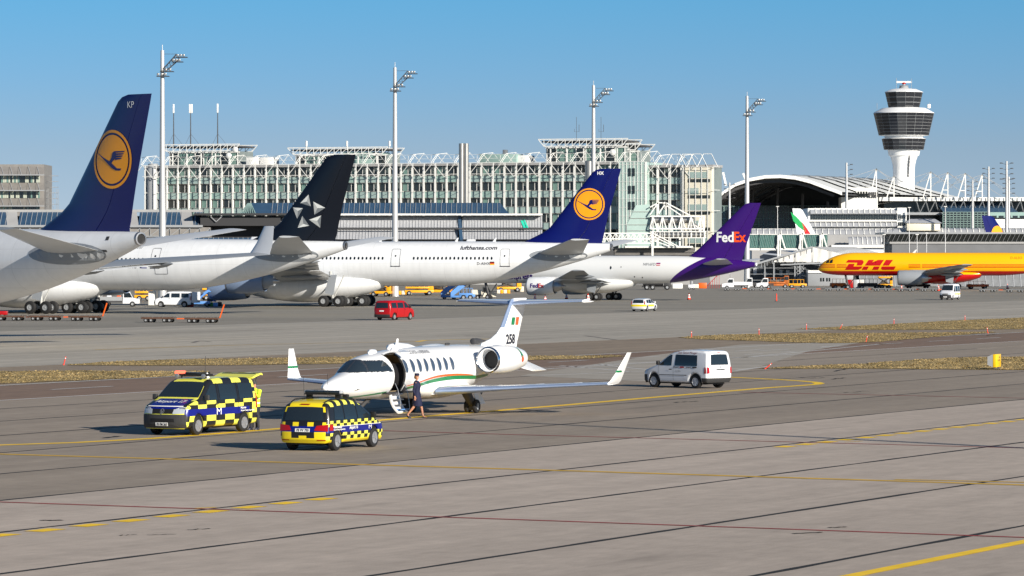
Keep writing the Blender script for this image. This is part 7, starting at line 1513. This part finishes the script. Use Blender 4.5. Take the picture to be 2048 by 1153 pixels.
cp(790, 137, 35.6, 'second tall floodlight mast, rising behind the third airliner'); cp(1187, 178, 35.6, 'third tall floodlight mast, behind the blue fin with crane'); cp(1494, 199, 35.6, 'fourth tall floodlight mast, behind the purple fin')
r = copy_tree(m0); r.location = (39.5, 99.5, 0.); r.rotation_euler = (0, 0, R_(40)); r.scale = (.62, .62, .72); r['label'] = 'floodlight mast standing right of the camera, shown by its long shadow'
M_LAMPB = M_DGREY
def small_mast(x, yt, D, label, both=True):
    p = px(x, 515, D); zt = px(x, yt, D).z - .58; r = thing('light_mast', label, 'light mast', (p.x, p.y, gnd(p)), 0, 'far floodlight masts'); MB().tube([(0, 0, 0), (0, 0, zt * .5), (0, 0, zt)], [.55, .45, .28], 12).build('pole', M_STLP2, r)
    for k in range(4):
        h = MB(); z = zt - 1 - 1.5 * k
        for sx in ((-1, 1) if both else (1,)): h.bar((0, 0, z), (sx * 1.5, 0, z + .5), .1); h.bbox(sx * 1.5 - .4, sx * 1.5 + .4, -.3, .3, z + .35, z + .6, .05)
        h.build('lamp_arm', M_DGREY, r)
for x, yt, D, lb in ((1693, 326, 1180, 'slim floodlight mast right of the white tail fin'), (1977, 334, 1200, 'floodlight mast with double lamp heads right of the tower'), (2013, 323, 1100, 'taller floodlight mast of the pair at the right edge'), (2017.5, 354, 1190, 'shorter floodlight mast of the pair at the right edge'), (1945, 361, 1340, 'small distant floodlight mast nearest the tower'), (1459, 366, 1290, 'small floodlight mast in front of the vaulted roof')): small_mast(x, yt, D, lb, x != 1693)
for x, yt, D, lb in ((1818.5, 416, 830, 'thin lamp post left of the freighter tail antenna'), (1853, 467, 800, 'thin lamp post before the grey pier wall'), (1890.5, 414, 840, 'thin lamp post before the dark glass block'), (1555, 414, 900, 'thin lamp post right of the purple fin'), (1768, 470, 830, 'short lamp post at the left end of the grey pier'), (1834, 470, 800, 'short curved lamp post on the grey pier')):
    p = px(x, 515, D); zt = px(x, yt, D).z - .58; mb = MB(); mb.tube([(0, 0, 0), (0, 0, zt)], [.11, .07], 8); o = mb.build('lamp_post', M_STLP2, None, (p.x, p.y, .588)); MB().bbox(-.35, .35, -.2, .2, zt - .05, zt + .12, .05).build('lamp_head', M_STW, o); tag(o, lb, 'lamp post')
# ================================================================== GROUND EQUIPMENT AND SMALL THINGS
def base(x, y): p = g(x, y); return Vector((p.x, p.y, gnd(p)))
def small_wheels(root, spots, r=.2, w=.14):
    for x, y in spots: put_wheel(root, (x, y, r), r, w)
M_DECK = mat('deck_metal', (.16, .15, .14), .6, .3, var=.3, vs=2); M_RUST = mat('brown_frame', srgb(84, 58, 44), .7, var=.3, vs=2); M_GALV = mat('galvanised', (.20, .205, .21), .5, .5, var=.2, vs=2)
# ---- cones
M_CONE = paint('cone_orange', 226, 58, 24, .55, .05, 2, 0)
def cone_proto():
    c = MB().lathe([(.04, .17), (.62, .03), (.64, .02)], 16, 'z').build('traffic_cone', M_CONE); MB().bbox(-.2, .2, -.2, .2, 0, .05, .02).build('foot', M_DARK, c)
    for a, b in ((.2, .3), (.4, .5)): rr = lambda z: lerp(.17, .03, (z - .04) / .58) + .004; MB().lathe([(a, rr(a)), (b, rr(b))], 16, 'z', caps=False).build('band', M_SIGNW, c)
    return c
c0 = cone_proto(); first = True
for x, y, k, lb in ((498, 822, 1.0, 'traffic cone with white bands behind the checked van'), (1070, 601.5, 1.5, 'dark traffic cone left of the freighter engine'), (1090, 602, 1.5, 'bright traffic cone below the freighter engine, right of a dark one'), (1133, 599, 1.5, 'traffic cone in the shadow behind the freighter engine'), (1176, 603, 1.7, 'traffic cone beside the freighter main wheels'), (1378, 600, 1.6, 'traffic cone on the apron below the purple tail'), (1803, 583.5, 1.6, 'traffic cone below the yellow freighter engine'), (1877, 583.5, 1.6, 'traffic cone just left of the white minibus roof'), (2015, 578, 1.4, 'traffic cone at the blast fence near the right edge')):
    o = c0 if first else copy_tree(c0); first = False; o.location = base(x, y); o.scale = (k, k, k); tag(o, lb, 'traffic cone', 'traffic cones on the apron')
o = MB().lathe([(.03, .14), (.1, .1), (1.1, .07), (1.12, .02)], 12, 'z').build('bollard', M_CONE, None, base(1553, 603)); MB().lathe([(0, .26), (.06, .24)], 14, 'z').build('foot', M_DARK, o); tag(o, 'tall slim orange marker post alone on the apron', 'marker post')
# ---- edge markers
M_STICK = paint('marker_red', 224, 62, 40, .6, 0, 1, 0)
first = None
for x, y, ln, lb in ((1383, 676, 0, 'left tip of the grass island'), (1518, 670, 0, 'far edge of the grass island near its left end'), (1613, 659.5, 0, 'left tip of the farther grass patch'), (1680, 658.5, 25, 'farther grass patch, leaning'), (1732, 685, 12, 'near edge of the grass island'), (1788, 648.5, 0, 'far edge of the farther grass patch'), (1930, 641.5, 0, 'right part of the farther grass patch'), (1976, 667, -10, 'right tip of the grass island'), (1530, 738.5, 50, 'left tip of the signed grass, lying over'), (127, 730.5, 15, 'left end of the long grass strip'), (583, 716.5, 0, 'long grass strip behind the jet wing')):
    if first is None:
        o = MB().tube([(0, 0, 0), (0, 0, .5)], [.032, .03], 8).build('edge_marker', M_STICK); MB().lathe([(0, .07), (.03, .06)], 10, 'z').build('foot', M_STICK, o); MB().lathe([(.38, .035), (.43, .035)], 10, 'z', caps=False).build('band', M_SIGNW, o); first = o
    else: o = copy_tree(first)
    o.location = base(x, y); o.rotation_euler = (0, R_(ln), 0); tag(o, 'small red edge marker at the ' + lb if not lb.startswith(('far ', 'near ')) else 'small red edge marker on the ' + lb, 'edge marker', 'red taxiway edge markers')
# ---- taxiway sign
sg_ = thing('taxiway_sign', 'yellow taxiway sign with white wedge side standing in dry grass', 'sign', base(1994, 739), R_(70))
MB().bbox(-.62, .62, -.09, .09, .12, .84, .02).build('face_box', paint('sign_yellow', 244, 196, 20, .4, 0), sg_); MB().add([(-.62, .09, .12), (.62, .09, .12), (.62, .09, .84), (-.62, .09, .84), (-.5, .42, .25), (.5, .42, .25), (.5, .42, .7), (-.5, .42, .7)], [(0, 1, 5, 4), (1, 2, 6, 5), (2, 3, 7, 6), (3, 0, 4, 7), (4, 5, 6, 7)]).build('housing', M_SIGNW, sg_)
for a, b in ((-.1, .5), (.25, .66), (.25, .5)): decal('sign_mark', poly_bm([circle(a, b, .06, 10)]), M_PRINTK, sg_, lambda x, z: (x, -.1, z)); mb = MB()
for x in (-.4, .4): mb.box(x - .04, x + .04, -.04, .04, 0, .13)
mb.box(-.6, .6, -.2, .2, 0, .03).build('stand', M_GALV, sg_)
# ---- dollies
def dolly_proto(frame, deck, bar):
    r = tag(link('dolly', None), 'x', 'dolly'); MB().box(-1.6, 1.6, -.75, .75, .34, .5).build('frame', frame, r, smooth=0); mb = MB()
    for i in range(12): mb.tube([(-1.5 + .27 * i, -.72, .52), (-1.5 + .27 * i, .72, .52)], .045, 6)
    mb.build('rollers', deck, r)
    for x in (-1.55, -.5, .5, 1.55): MB().box(x - .04, x + .04, -.78, -.72, .46, .62).build('stop', bar, r, smooth=0)
    small_wheels(r, ((-1.15, -.6), (-.65, -.6), (.65, -.6), (1.15, -.6), (-1.15, .6), (-.65, .6), (.65, .6), (1.15, .6)), .22, .14); MB().box(1.45, 1.75, -.3, .3, .3, .46).build('turntable', bar, r, smooth=0)
    MB().bar((1.6, 0, .36), (2.5, 0, .36), .1).build('drawbar', M_ORANGE, r, smooth=0); return r
d1 = dolly_proto(M_RUST, M_DECK, M_DECK); first = True
for x, y, lb, up in ((18, 641.5, 'cargo dolly at the left edge with a red box on its deck', 0), (92, 641.5, 'middle cargo dolly of the train below the second airliner', 0), (172, 642, 'cargo dolly with raised orange drawbar below the second airliner wheels', 1), (318, 645, 'left cargo dolly of the pair standing on the apron', 0), (405, 646, 'right cargo dolly of the pair with raised orange drawbar', 1)):
    o = d1 if first else copy_tree(d1); first = False; o.location = base(x, y); o.rotation_euler = (0, 0, R_(-8)); tag(o, lb, 'dolly', 'cargo dollies by the left airliners')
    if up:
        for ch in o.children:
            if ch.name.startswith('drawbar'): bpy.data.objects.remove(ch)
        MB().bar((1.65, 0, .4), (2.1, 0, 1.75), .11).build('drawbar', M_ORANGE, o, smooth=0)
b = base(6, 641.5); tag(MB().bbox(-.45, .45, -.4, .4, .57, .95, .03).build('box', M_RED, None, b), 'red box on the dolly at the left edge', 'box')
d2 = dolly_proto(M_GALV, M_GALV, M_GALV); first = True
k = 0
for x, y in ((1464, 582.5), (1514, 583), (1562, 583), (1612, 583.2), (1668, 583.5), (1716, 583.6), (1764, 583.8), (1812, 584), (1858, 584), (1976, 585.5), (2030, 586)):
    o = d2 if first else copy_tree(d2); first = False; o.location = base(x, y); o.rotation_euler = (0, 0, R_(-3)); k += 1
    tag(o, ['first empty steel dolly of the long row, nearest the purple tail', 'second empty steel dolly from the purple tail', 'third empty steel dolly from the purple tail', 'fourth empty steel dolly from the purple tail', 'empty steel dolly under the yellow freighter nose', 'empty steel dolly under the big red letters', 'empty steel dolly left of the freighter engine', 'empty steel dolly under the freighter engine', 'empty steel dolly just left of the minibus', 'empty steel dolly right of the minibus', 'empty steel dolly at the right edge'][k - 1], 'dolly', 'steel dollies in a row')
# ---- scissor and belt loaders, generic machine with raised body
def loader(x, y, rz, ln, m, label, lift=1.6, cat='loader', cab=True, name='cargo_loader'):
    r = thing(name, label, cat, base(x, y), R_(rz)); h = ln / 2; MB().bbox(-h, h, -1., 1., .45, .85, .05).build('chassis', m, r)
    small_wheels(r, ((-h + .7, -.9), (h - .7, -.9), (-h + .7, .9), (h - .7, .9)), .38, .28); p = MB().bbox(-h * .95, h * .7, -1.1, 1.1, lift, lift + .28, .04).build('platform', m, r); mb = MB()
    for yy in (-.9, .9): mb.bar((-h * .8, yy, .85), (h * .55, yy, lift), .14); mb.bar((h * .55, yy, .85), (-h * .8, yy, lift), .14)
    mb.build('scissor_arm', M_DGREY, r, smooth=0); mb = MB()
    for xx in (-.9, -.45, 0, .35, .68): mb.bar((h * xx, -1.05, lift + .28), (h * xx, -1.05, lift + 1.0), .06)
    mb.bar((-h * .9, -1.05, lift + 1.), (h * .68, -1.05, lift + 1.), .06); mb.build('railing', m, p, smooth=0)
    if cab: c_ = MB().bbox(h * .6, h * .98, -1.05, 0, .85, 2.3, .08).build('cab', m, r); MB().box(h * .64, h * .95, -1.08, -1.04, 1.5, 2.1).build('window', M_CARGL, c_, smooth=0); MB().bbox(-h * .5, h * .3, -.8, .8, .85, 1.45, .06).build('engine_cover', mat('machine_dark', (.09, .06, .03), .6, var=.4, vs=2), r)
    return r
loader(430, 601, 12, 4.2, M_YELP, 'orange cargo loader behind the blue belt at the second airliner', 1.5); loader(118, 612, 0, 3.4, M_YELP, 'orange tug between the wheels of the second airliner', 1.2, 'tug', False, 'tug')
loader(287, 602, 5, 2.6, M_YELP, 'small orange loader between white pickup and white van', 1.1); loader(552, 596, 10, 3.4, M_ORANGE, 'orange loader glimpsed past the engines of the third airliner', 1.0); loader(700, 594.5, 0, 5.0, M_YELP, 'orange loader behind the main wheels of the third airliner', 1.1); loader(762, 593.5, -10, 3.4, M_YELP, 'orange loader just right of the third airliner wheels', 1.5); loader(838, 591.5, 4, 4.6, M_YELP, 'left one of the two orange loaders under the third airliner', 1.1); loader(876, 591, -6, 4.8, M_YELP, 'right one of the two orange loaders, beside the blue stairs', 1.5)
loader(1017, 585, 8, 4.2, M_YELP, 'orange loader behind the barrier left of the freighter engine', 1.8); loader(1552, 577, 0, 4.6, mat('brown_orange', srgb(170, 90, 24), .6, var=.4, vs=1.2), 'rusty orange loader behind the steel dollies', .9); loader(1594, 577, 0, 3.4, M_YELP, 'low orange platform behind the steel dollies', .6, 'loader', False); loader(1678, 578.5, 5, 3.0, mat('brown_orange', (0, 0, 0)), 'brown tarpaulin loader under the yellow freighter nose', .8, 'loader', False); loader(1770, 578, 0, 2.6, M_YELP, 'upright yellow lift under the yellow freighter', 1.9); loader(1738, 578.5, 0, 4.0, M_DGREY, 'dark loader with red lamps under the yellow freighter', .8, 'loader', False); loader(1835, 578.5, 0, 4.4, M_RUST, 'low brown trailer under the freighter engine', .5, 'trailer', False, 'trailer'); loader(1955, 578.5, 0, 3.8, M_ORANGE, 'low orange trailer by the blast fence', .4, 'trailer', False, 'trailer')
# ---- white pickup and white van by the left airliners
def truck(x, y, rz, label, cabm, bedm, ln=4.9, bed=.95, load=None, cat='truck'):
    r = thing('pickup_truck', label, cat, base(x, y), R_(rz)); h = ln / 2
    MB().prism([(h, .4), (h, .95), (h - .75, 1.1), (h - 1.15, 1.85), (h - 1.35, 1.92), (h - 2.0, 1.9), (h - 2.05, .4)], -.88, .88, 'y').build('cab', cabm, r, smooth=25)
    for s in (-1, 1): MB().prism([(h - .85, 1.15), (h - 1.18, 1.75), (h - 1.9, 1.75), (h - 1.9, 1.15)], s * .885 - .01, s * .885 + .01, 'y').build('side_window', M_CARGL, r, smooth=0)
    MB().add([(h - .74, -.8, 1.14), (h - .74, .8, 1.14), (h - 1.12, .76, 1.82), (h - 1.12, -.76, 1.82)], [(0, 1, 2, 3)]).build('windscreen', M_CARGL, r, smooth=0); MB().box(-h, h - 2.1, -.92, .92, .55, .75).build('chassis', M_DGREY, r, smooth=0); mb = MB()
    mb.box(-h, h - 2.1, -.95, -.9, .75, .75 + bed * .5).box(-h, h - 2.1, .9, .95, .75, .75 + bed * .5).box(-h, -h + .06, -.9, .9, .75, .75 + bed * .5).build('bed_side', bedm, r, smooth=0)
    for s in (-1, 1):
        for xx in (-h + .9, h - .85): put_wheel(r, (xx, s * .82, .34), .34, .22)
    if load:
        for i in range(4): MB().bbox(-h + .2 + i * .62, -h + .75 + i * .62, -.6, .5, .78, 1.25 + .15 * (i % 2), .05).build('load', load[i % len(load)], r)
    return r
truck(240, 613.5, 2, 'white pickup truck with grey flatbed under the second airliner', M_CADW, M_GREYP, 4.9, 1.0, (M_ORANGE, M_CADW, M_RED)); truck(1470, 579, 180, 'white equipment truck beside the purple tail', M_CADW, M_CADW, 4.6, 1.1); truck(1502, 577, 180, 'white tractor cab behind the steel dollies', M_CADW, M_DGREY, 3.6, .6); truck(1530, 578, 180, 'small white flatbed cab left of the rusty loader', M_CADW, M_RUST, 3.0, .5)
wv, c = van_t5('white van with open rear doors unloading under the second airliner', base(309, 614.5) + Vector((0, 0, 0)), R_(-6), [M_CADW]); c.rdec(wv, 'load_opening', [(-.75, .6), (.75, .6), (.7, 1.8), (-.7, 1.8)], M_DARK, .02)
for s in (-1, 1): MB().bbox(4.9, 5.6, s * .93 - .03, s * .93 + .03, .55, 1.9, .03).build('rear_door', M_CADW, wv)
p = base(381, 614.5); tag(MB().bbox(-.4, .4, -.4, .3, .02, .75, .12).build('sack', M_RED, None, p), 'red sack at the rear of the white van', 'sack')
p = base(304, 611); tag(MB().bbox(-.4, .4, -1, 1, .02, 1.9, .05).build('container', M_STW, None, p), 'tall white container left of the white van', 'container')
# ---- blue belt loader and bags
bl = thing('belt_loader', 'blue sloping belt loader beside the white van', 'loader', base(395, 614), R_(0)); MB().prism([(-1.2, .3), (1.3, 2.15), (2.0, 2.15), (2.0, 1.9), (1.4, 1.85), (-.5, .3)], -.6, .6, 'y').build('belt', M_LBLUE, bl, smooth=0); MB().bbox(-1.2, 1.6, -.8, .8, .35, .7, .06).build('chassis', M_LBLUE, bl); MB().prism([(-.4, .9), (.6, 1.68), (.85, 1.68), (-.1, .9)], -.62, -.605, 'y').build('stripe', paint('navy', 16, 28, 80), bl, smooth=0); small_wheels(bl, ((-.9, -.7), (1.2, -.7), (-.9, .7), (1.2, .7)), .3, .2)
bc = [paint('bag_green', 40, 130, 70, .7), paint('bag_blue', 40, 90, 180, .7), paint('bag_purple', 70, 50, 110, .7), M_DGREY, M_LBLUE, M_PRINTK]
for i, (x, y, z, cn) in enumerate(((414, 613, 0, 'purple'), (422, 613.5, 0, 'green'), (431, 614, 0, 'light blue'), (439, 613, 0, 'black'), (419, 613, .55, 'dark grey'), (428, 613, .6, 'blue'))):
    p = base(x, y); p.z += z; o = MB().bbox(-.3, .3, -.25, .25, .01, .55, .1).build('bag', bc[{'purple': 2, 'green': 0, 'light blue': 4, 'black': 5, 'dark grey': 3, 'blue': 1}[cn]], None, p); tag(o, '%s bag in the pile right of the blue belt loader' % cn, 'bag', 'bags by the belt loader')
    MB().tube([(-.1, 0, .55), (-.1, 0, .62), (.1, 0, .62), (.1, 0, .55)], .02, 5).build('handle', M_DGREY, o)
# ---- passenger stairs
def stairs(x, y, rz, label):
    r = thing('passenger_stairs', label, 'stairs', base(x, y), R_(rz)); MB().bbox(-1.6, 1.7, -.8, .8, .3, .6, .05).build('chassis', M_LBLUE, r)
    for s in (-1, 1): MB().prism([(-1.7, .25), (1.2, 2.6), (1.2, 3.3), (.9, 3.3), (-1.7, 1.1)], s * .72 - .03, s * .72 + .03, 'y').build('side_panel', M_LBLUE, r, smooth=0)
    st_ = mesh_only(MB().box(0, .3, -.7, .7, 0, .05), 'step', M_GALV, smooth=0)
    for i in range(10): link('step', st_, r, (-1.6 + .28 * i, 0, .35 + .23 * i))
    mb = MB(); mb.bar((1.1, -.6, .5), (1.1, -.6, 2.6), .1); mb.bar((1.1, .6, .5), (1.1, .6, 2.6), .1); mb.bar((-.2, -.6, .5), (1.1, -.6, 2.2), .08); mb.build('support', M_GALV, r, smooth=0); MB().box(1.2, 2.0, -.7, .7, 2.55, 2.63).build('landing', M_GALV, r, smooth=0); small_wheels(r, ((-1.2, -.7), (1.3, -.7), (-1.2, .7), (1.3, .7)), .26, .18); return r
stairs(905, 599, 4, 'left one of two light blue passenger stairs'); stairs(924, 599.5, 4, 'right one of two light blue passenger stairs')
bt = loader(934, 600, 0, 2.4, M_LBLUE, 'low light blue platform cart beside the stairs', .7, 'cart', False, 'cart')
ct = truck(968, 599.5, 0, 'cream baggage truck with orange load right of the blue stairs', M_CREAM, M_CREAM, 3.6, 1.4, (mat('load_orange', srgb(232, 160, 90), .7, var=.2, vs=2), M_CREAM))
# ---- barrier blocks
def barrier(x0, x1, y, label):
    r = thing('barrier', label, 'barrier', base(x0, y)); n = int((base(x1, y).x - base(x0, y).x) / .55)
    for i in range(n): MB().bbox(i * .55, i * .55 + .5, -.3, .3, 0, .62, .05).build('block', M_YELP if i % 2 else M_CREAM, r)
barrier(573, 604, 590.5, 'row of yellow and white blocks left of the third airliner wheels'); barrier(776, 828, 590, 'row of yellow and white blocks beside the orange loaders'); barrier(994, 1022, 588, 'row of yellow and white blocks behind the cream truck')
for x, lb in ((1044, 'left'), (1059, 'right')): tag(MB().bbox(-.3, .3, -.3, .3, 0, .9, .05).build('concrete_block', M_CREAM, None, base(x, 585)), 'upright cream concrete block, the %s one of two behind the freighter engine' % lb, 'block')
tag(MB().bbox(-.75, .75, -.5, .5, 0, 1.0, .05).build('crate', M_ORANGE, None, base(1405, 577)), 'bright orange crate under the purple tail', 'crate'); tag(MB().bbox(-.6, .6, -.5, .5, 0, .75, .05).build('crate', M_CREAM, None, base(1392, 577)), 'pale crate left of the bright orange crate', 'crate'); tag(MB().bbox(-.9, .9, -.5, .5, 0, .9, .05).build('crate', M_STW, None, base(1355, 577.5)), 'white crate below the freighter fuselage', 'crate')
gpu = thing('ground_power_unit', 'small white ground power cart below the purple tail', 'cart', base(1383, 580), 0); MB().bbox(-.6, .6, -.4, .4, .3, .9, .08).build('housing', M_CADW, gpu); MB().bbox(-.15, .25, -.2, .2, .9, 1.5, .08).build('hose_reel', M_GREYP, gpu); small_wheels(gpu, ((-.4, -.35), (.4, -.35), (-.4, .35), (.4, .35)), .2, .12); MB().bar((.6, 0, .3), (1.2, 0, .25), .07).build('drawbar', M_DGREY, gpu)
rs = thing('maintenance_steps', 'red lattice maintenance steps right of the orange crate', 'stairs', base(1428, 577), 0); mb = MB()
for k in range(6): mb.bar((-1.1 + .4 * k, -.4, 0), (-1.1 + .4 * k, -.4, .5 + .42 * k), .07); mb.bar((-1.1 + .4 * k, -.4, .5 + .42 * k), (-1.1 + .4 * k, .4, .5 + .42 * k), .09)
mb.bar((-1.2, -.4, .5), (1.2, -.4, 3.), .1); mb.build('frame', M_RED, rs, smooth=0)
for i in range(5): MB().box(-1.3 + .4 * i, -.9 + .4 * i, -.38, .38, .42 + .42 * i, .46 + .42 * i).build('step', M_RED, rs, smooth=0)
# tanker and carts in the shade behind the freighter wheels
tk = thing('tank_truck', 'dark tank truck in the shade behind the freighter wheels', 'truck', base(1312, 580.5), 0); MB().lathe([(-2.3, .3), (-2.2, .7), (1.2, .7), (1.3, .3)], 16, 'x', (0, 0, 1.4)).build('tank', M_DGREY, tk); MB().bbox(1.4, 2.6, -.9, .9, .5, 2., .1).build('cab', M_DGREY, tk); MB().box(-2.4, 2.6, -.7, .7, .5, .7).build('chassis', M_DARK, tk, smooth=0); small_wheels(tk, ((-1.6, -.8), (-.6, -.8), (1.9, -.8), (-1.6, .8), (1.9, .8)), .45, .3)
MB().bbox(.9, 1.2, -.75, -.6, 1.8, 2.1, .03).build('beacon', M_YELP, tk)
for x, y, m, lb in ((1700, 575.5, M_RED, 'red'), (1712, 575.5, M_SILV, 'silver'), (1722, 575.5, M_TENT, 'white')): tag(MB().bbox(-.5, .5, -.6, .6, .02, 1.6, .08).build('cargo_pallet', m, None, base(x, 577.5)), '%s wrapped cargo pallet under the yellow freighter' % lb, 'pallet', 'wrapped pallets')
# ---- worker in high-visibility jacket behind the van
WJ = {'pel': ((0, 0, .95), .13), 'sp': ((0, 0, 1.12), .12), 'ch': ((.02, 0, 1.32), .14), 'nb': ((.02, 0, 1.48), .06), 'hd': ((.05, 0, 1.62), (.085, .075)), 'ht': ((.05, 0, 1.71), (.08, .07)), 'lh': ((0, .1, .9), .1), 'lk': ((.02, .12, .5), .065), 'la': ((0, .13, .09), .045), 'lf': ((.14, .14, .04), .04), 'rh': ((0, -.1, .9), .1), 'rk': ((.02, -.12, .5), .065), 'ra': ((0, -.13, .09), .045), 'rf': ((.14, -.14, .04), .04), 'ls': ((.0, .2, 1.42), .06), 'le': ((.16, .26, 1.2), .045), 'lw': ((.36, .22, 1.3), .032), 'lp': ((.45, .2, 1.33), .035), 'rs': ((0, -.2, 1.42), .06), 're': ((.06, -.28, 1.15), .045), 'rw': ((.16, -.26, .95), .032), 'rp': ((.2, -.25, .87), .035)}
WE = [('pel', 'sp'), ('sp', 'ch'), ('ch', 'nb'), ('nb', 'hd'), ('hd', 'ht'), ('pel', 'lh'), ('lh', 'lk'), ('lk', 'la'), ('la', 'lf'), ('pel', 'rh'), ('rh', 'rk'), ('rk', 'ra'), ('ra', 'rf'), ('ch', 'ls'), ('ls', 'le'), ('le', 'lw'), ('lw', 'lp'), ('ch', 'rs'), ('rs', 're'), ('re', 'rw'), ('rw', 'rp')]
for s_ in ('l', 'r'):
    bx, by, bz = WJ[s_ + 'p'][0]
    for i in range(4): WJ[s_ + 'f%d' % i] = ((bx + .05, by, bz + .03 - .02 * i), .009); WJ[s_ + 'g%d' % i] = ((bx + .105 - .006 * i, by, bz - .01 - .02 * i), .008); WE += [(s_ + 'p', s_ + 'f%d' % i), (s_ + 'f%d' % i, s_ + 'g%d' % i)]
    WJ[s_ + 'h0'] = ((bx + .01, by + .03, bz + .05), .01); WE.append((s_ + 'p', s_ + 'h0'))
vm = Matrix.Rotation(van.rotation_euler.z, 3, 'Z'); wp = Vector(van.location) + vm @ Vector((5.35, -.45, 0)); wk_ = tag(link('person', skin_body('person', WJ, WE, M_SKIN), None, (wp.x, wp.y, 0), (0, 0, van.rotation_euler.z + math.pi)), 'worker in high visibility jacket at the open tailgate of the checked van', 'person')
M_HVJ = mat('hi_vis_jacket', (.62, .85, .03), .6, var=.08, vs=6); mb = MB(); mb.loft([ell(.01, 0, .84, .17, .22), ell(.01, 0, 1.0, .16, .21), ell(.01, 0, 1.2, .165, .22), ell(.02, 0, 1.38, .15, .22), ell(.02, 0, 1.47, .1, .13), ell(.02, 0, 1.51, .07, .08)])
for s_ in ('l', 'r'): mb.tube([WJ[s_ + 's'][0], WJ[s_ + 'e'][0], WJ[s_ + 'w'][0]], [.09, .07, .055], 12)
jk = mb.build('jacket', M_HVJ, wk_, smooth=60)
for z in (.95, 1.12): MB().loft([ell(.01, 0, z, .168, .218), ell(.01, 0, z + .05, .17, .222)], True).build('reflective_band', M_SIGNW, jk)
mb = MB()
for s_ in ('l', 'r'): mb.tube([WJ[s_ + 'h'][0], WJ[s_ + 'k'][0], WJ[s_ + 'a'][0]], [.12, .09, .08], 12)
mb.build('trousers', mat('dark_trousers', (.02, .022, .03), .8), wk_, smooth=60); MB().loft([ell(.03, 0, 1.66, .1, .09), ell(.03, 0, 1.74, .1, .09), ell(.03, 0, 1.79, .06, .06)]).build('cap', M_DGREY, wk_)
for s_ in ('l', 'r'): f = WJ[s_ + 'f'][0]; MB().loft([ell(f[0] - .08, f[1], .002, .14, .055, 12), ell(f[0] - .08, f[1], .06, .13, .055, 12), ell(f[0] - .14, f[1], .13, .06, .05, 12)]).build('shoe', M_PRINTK, wk_)
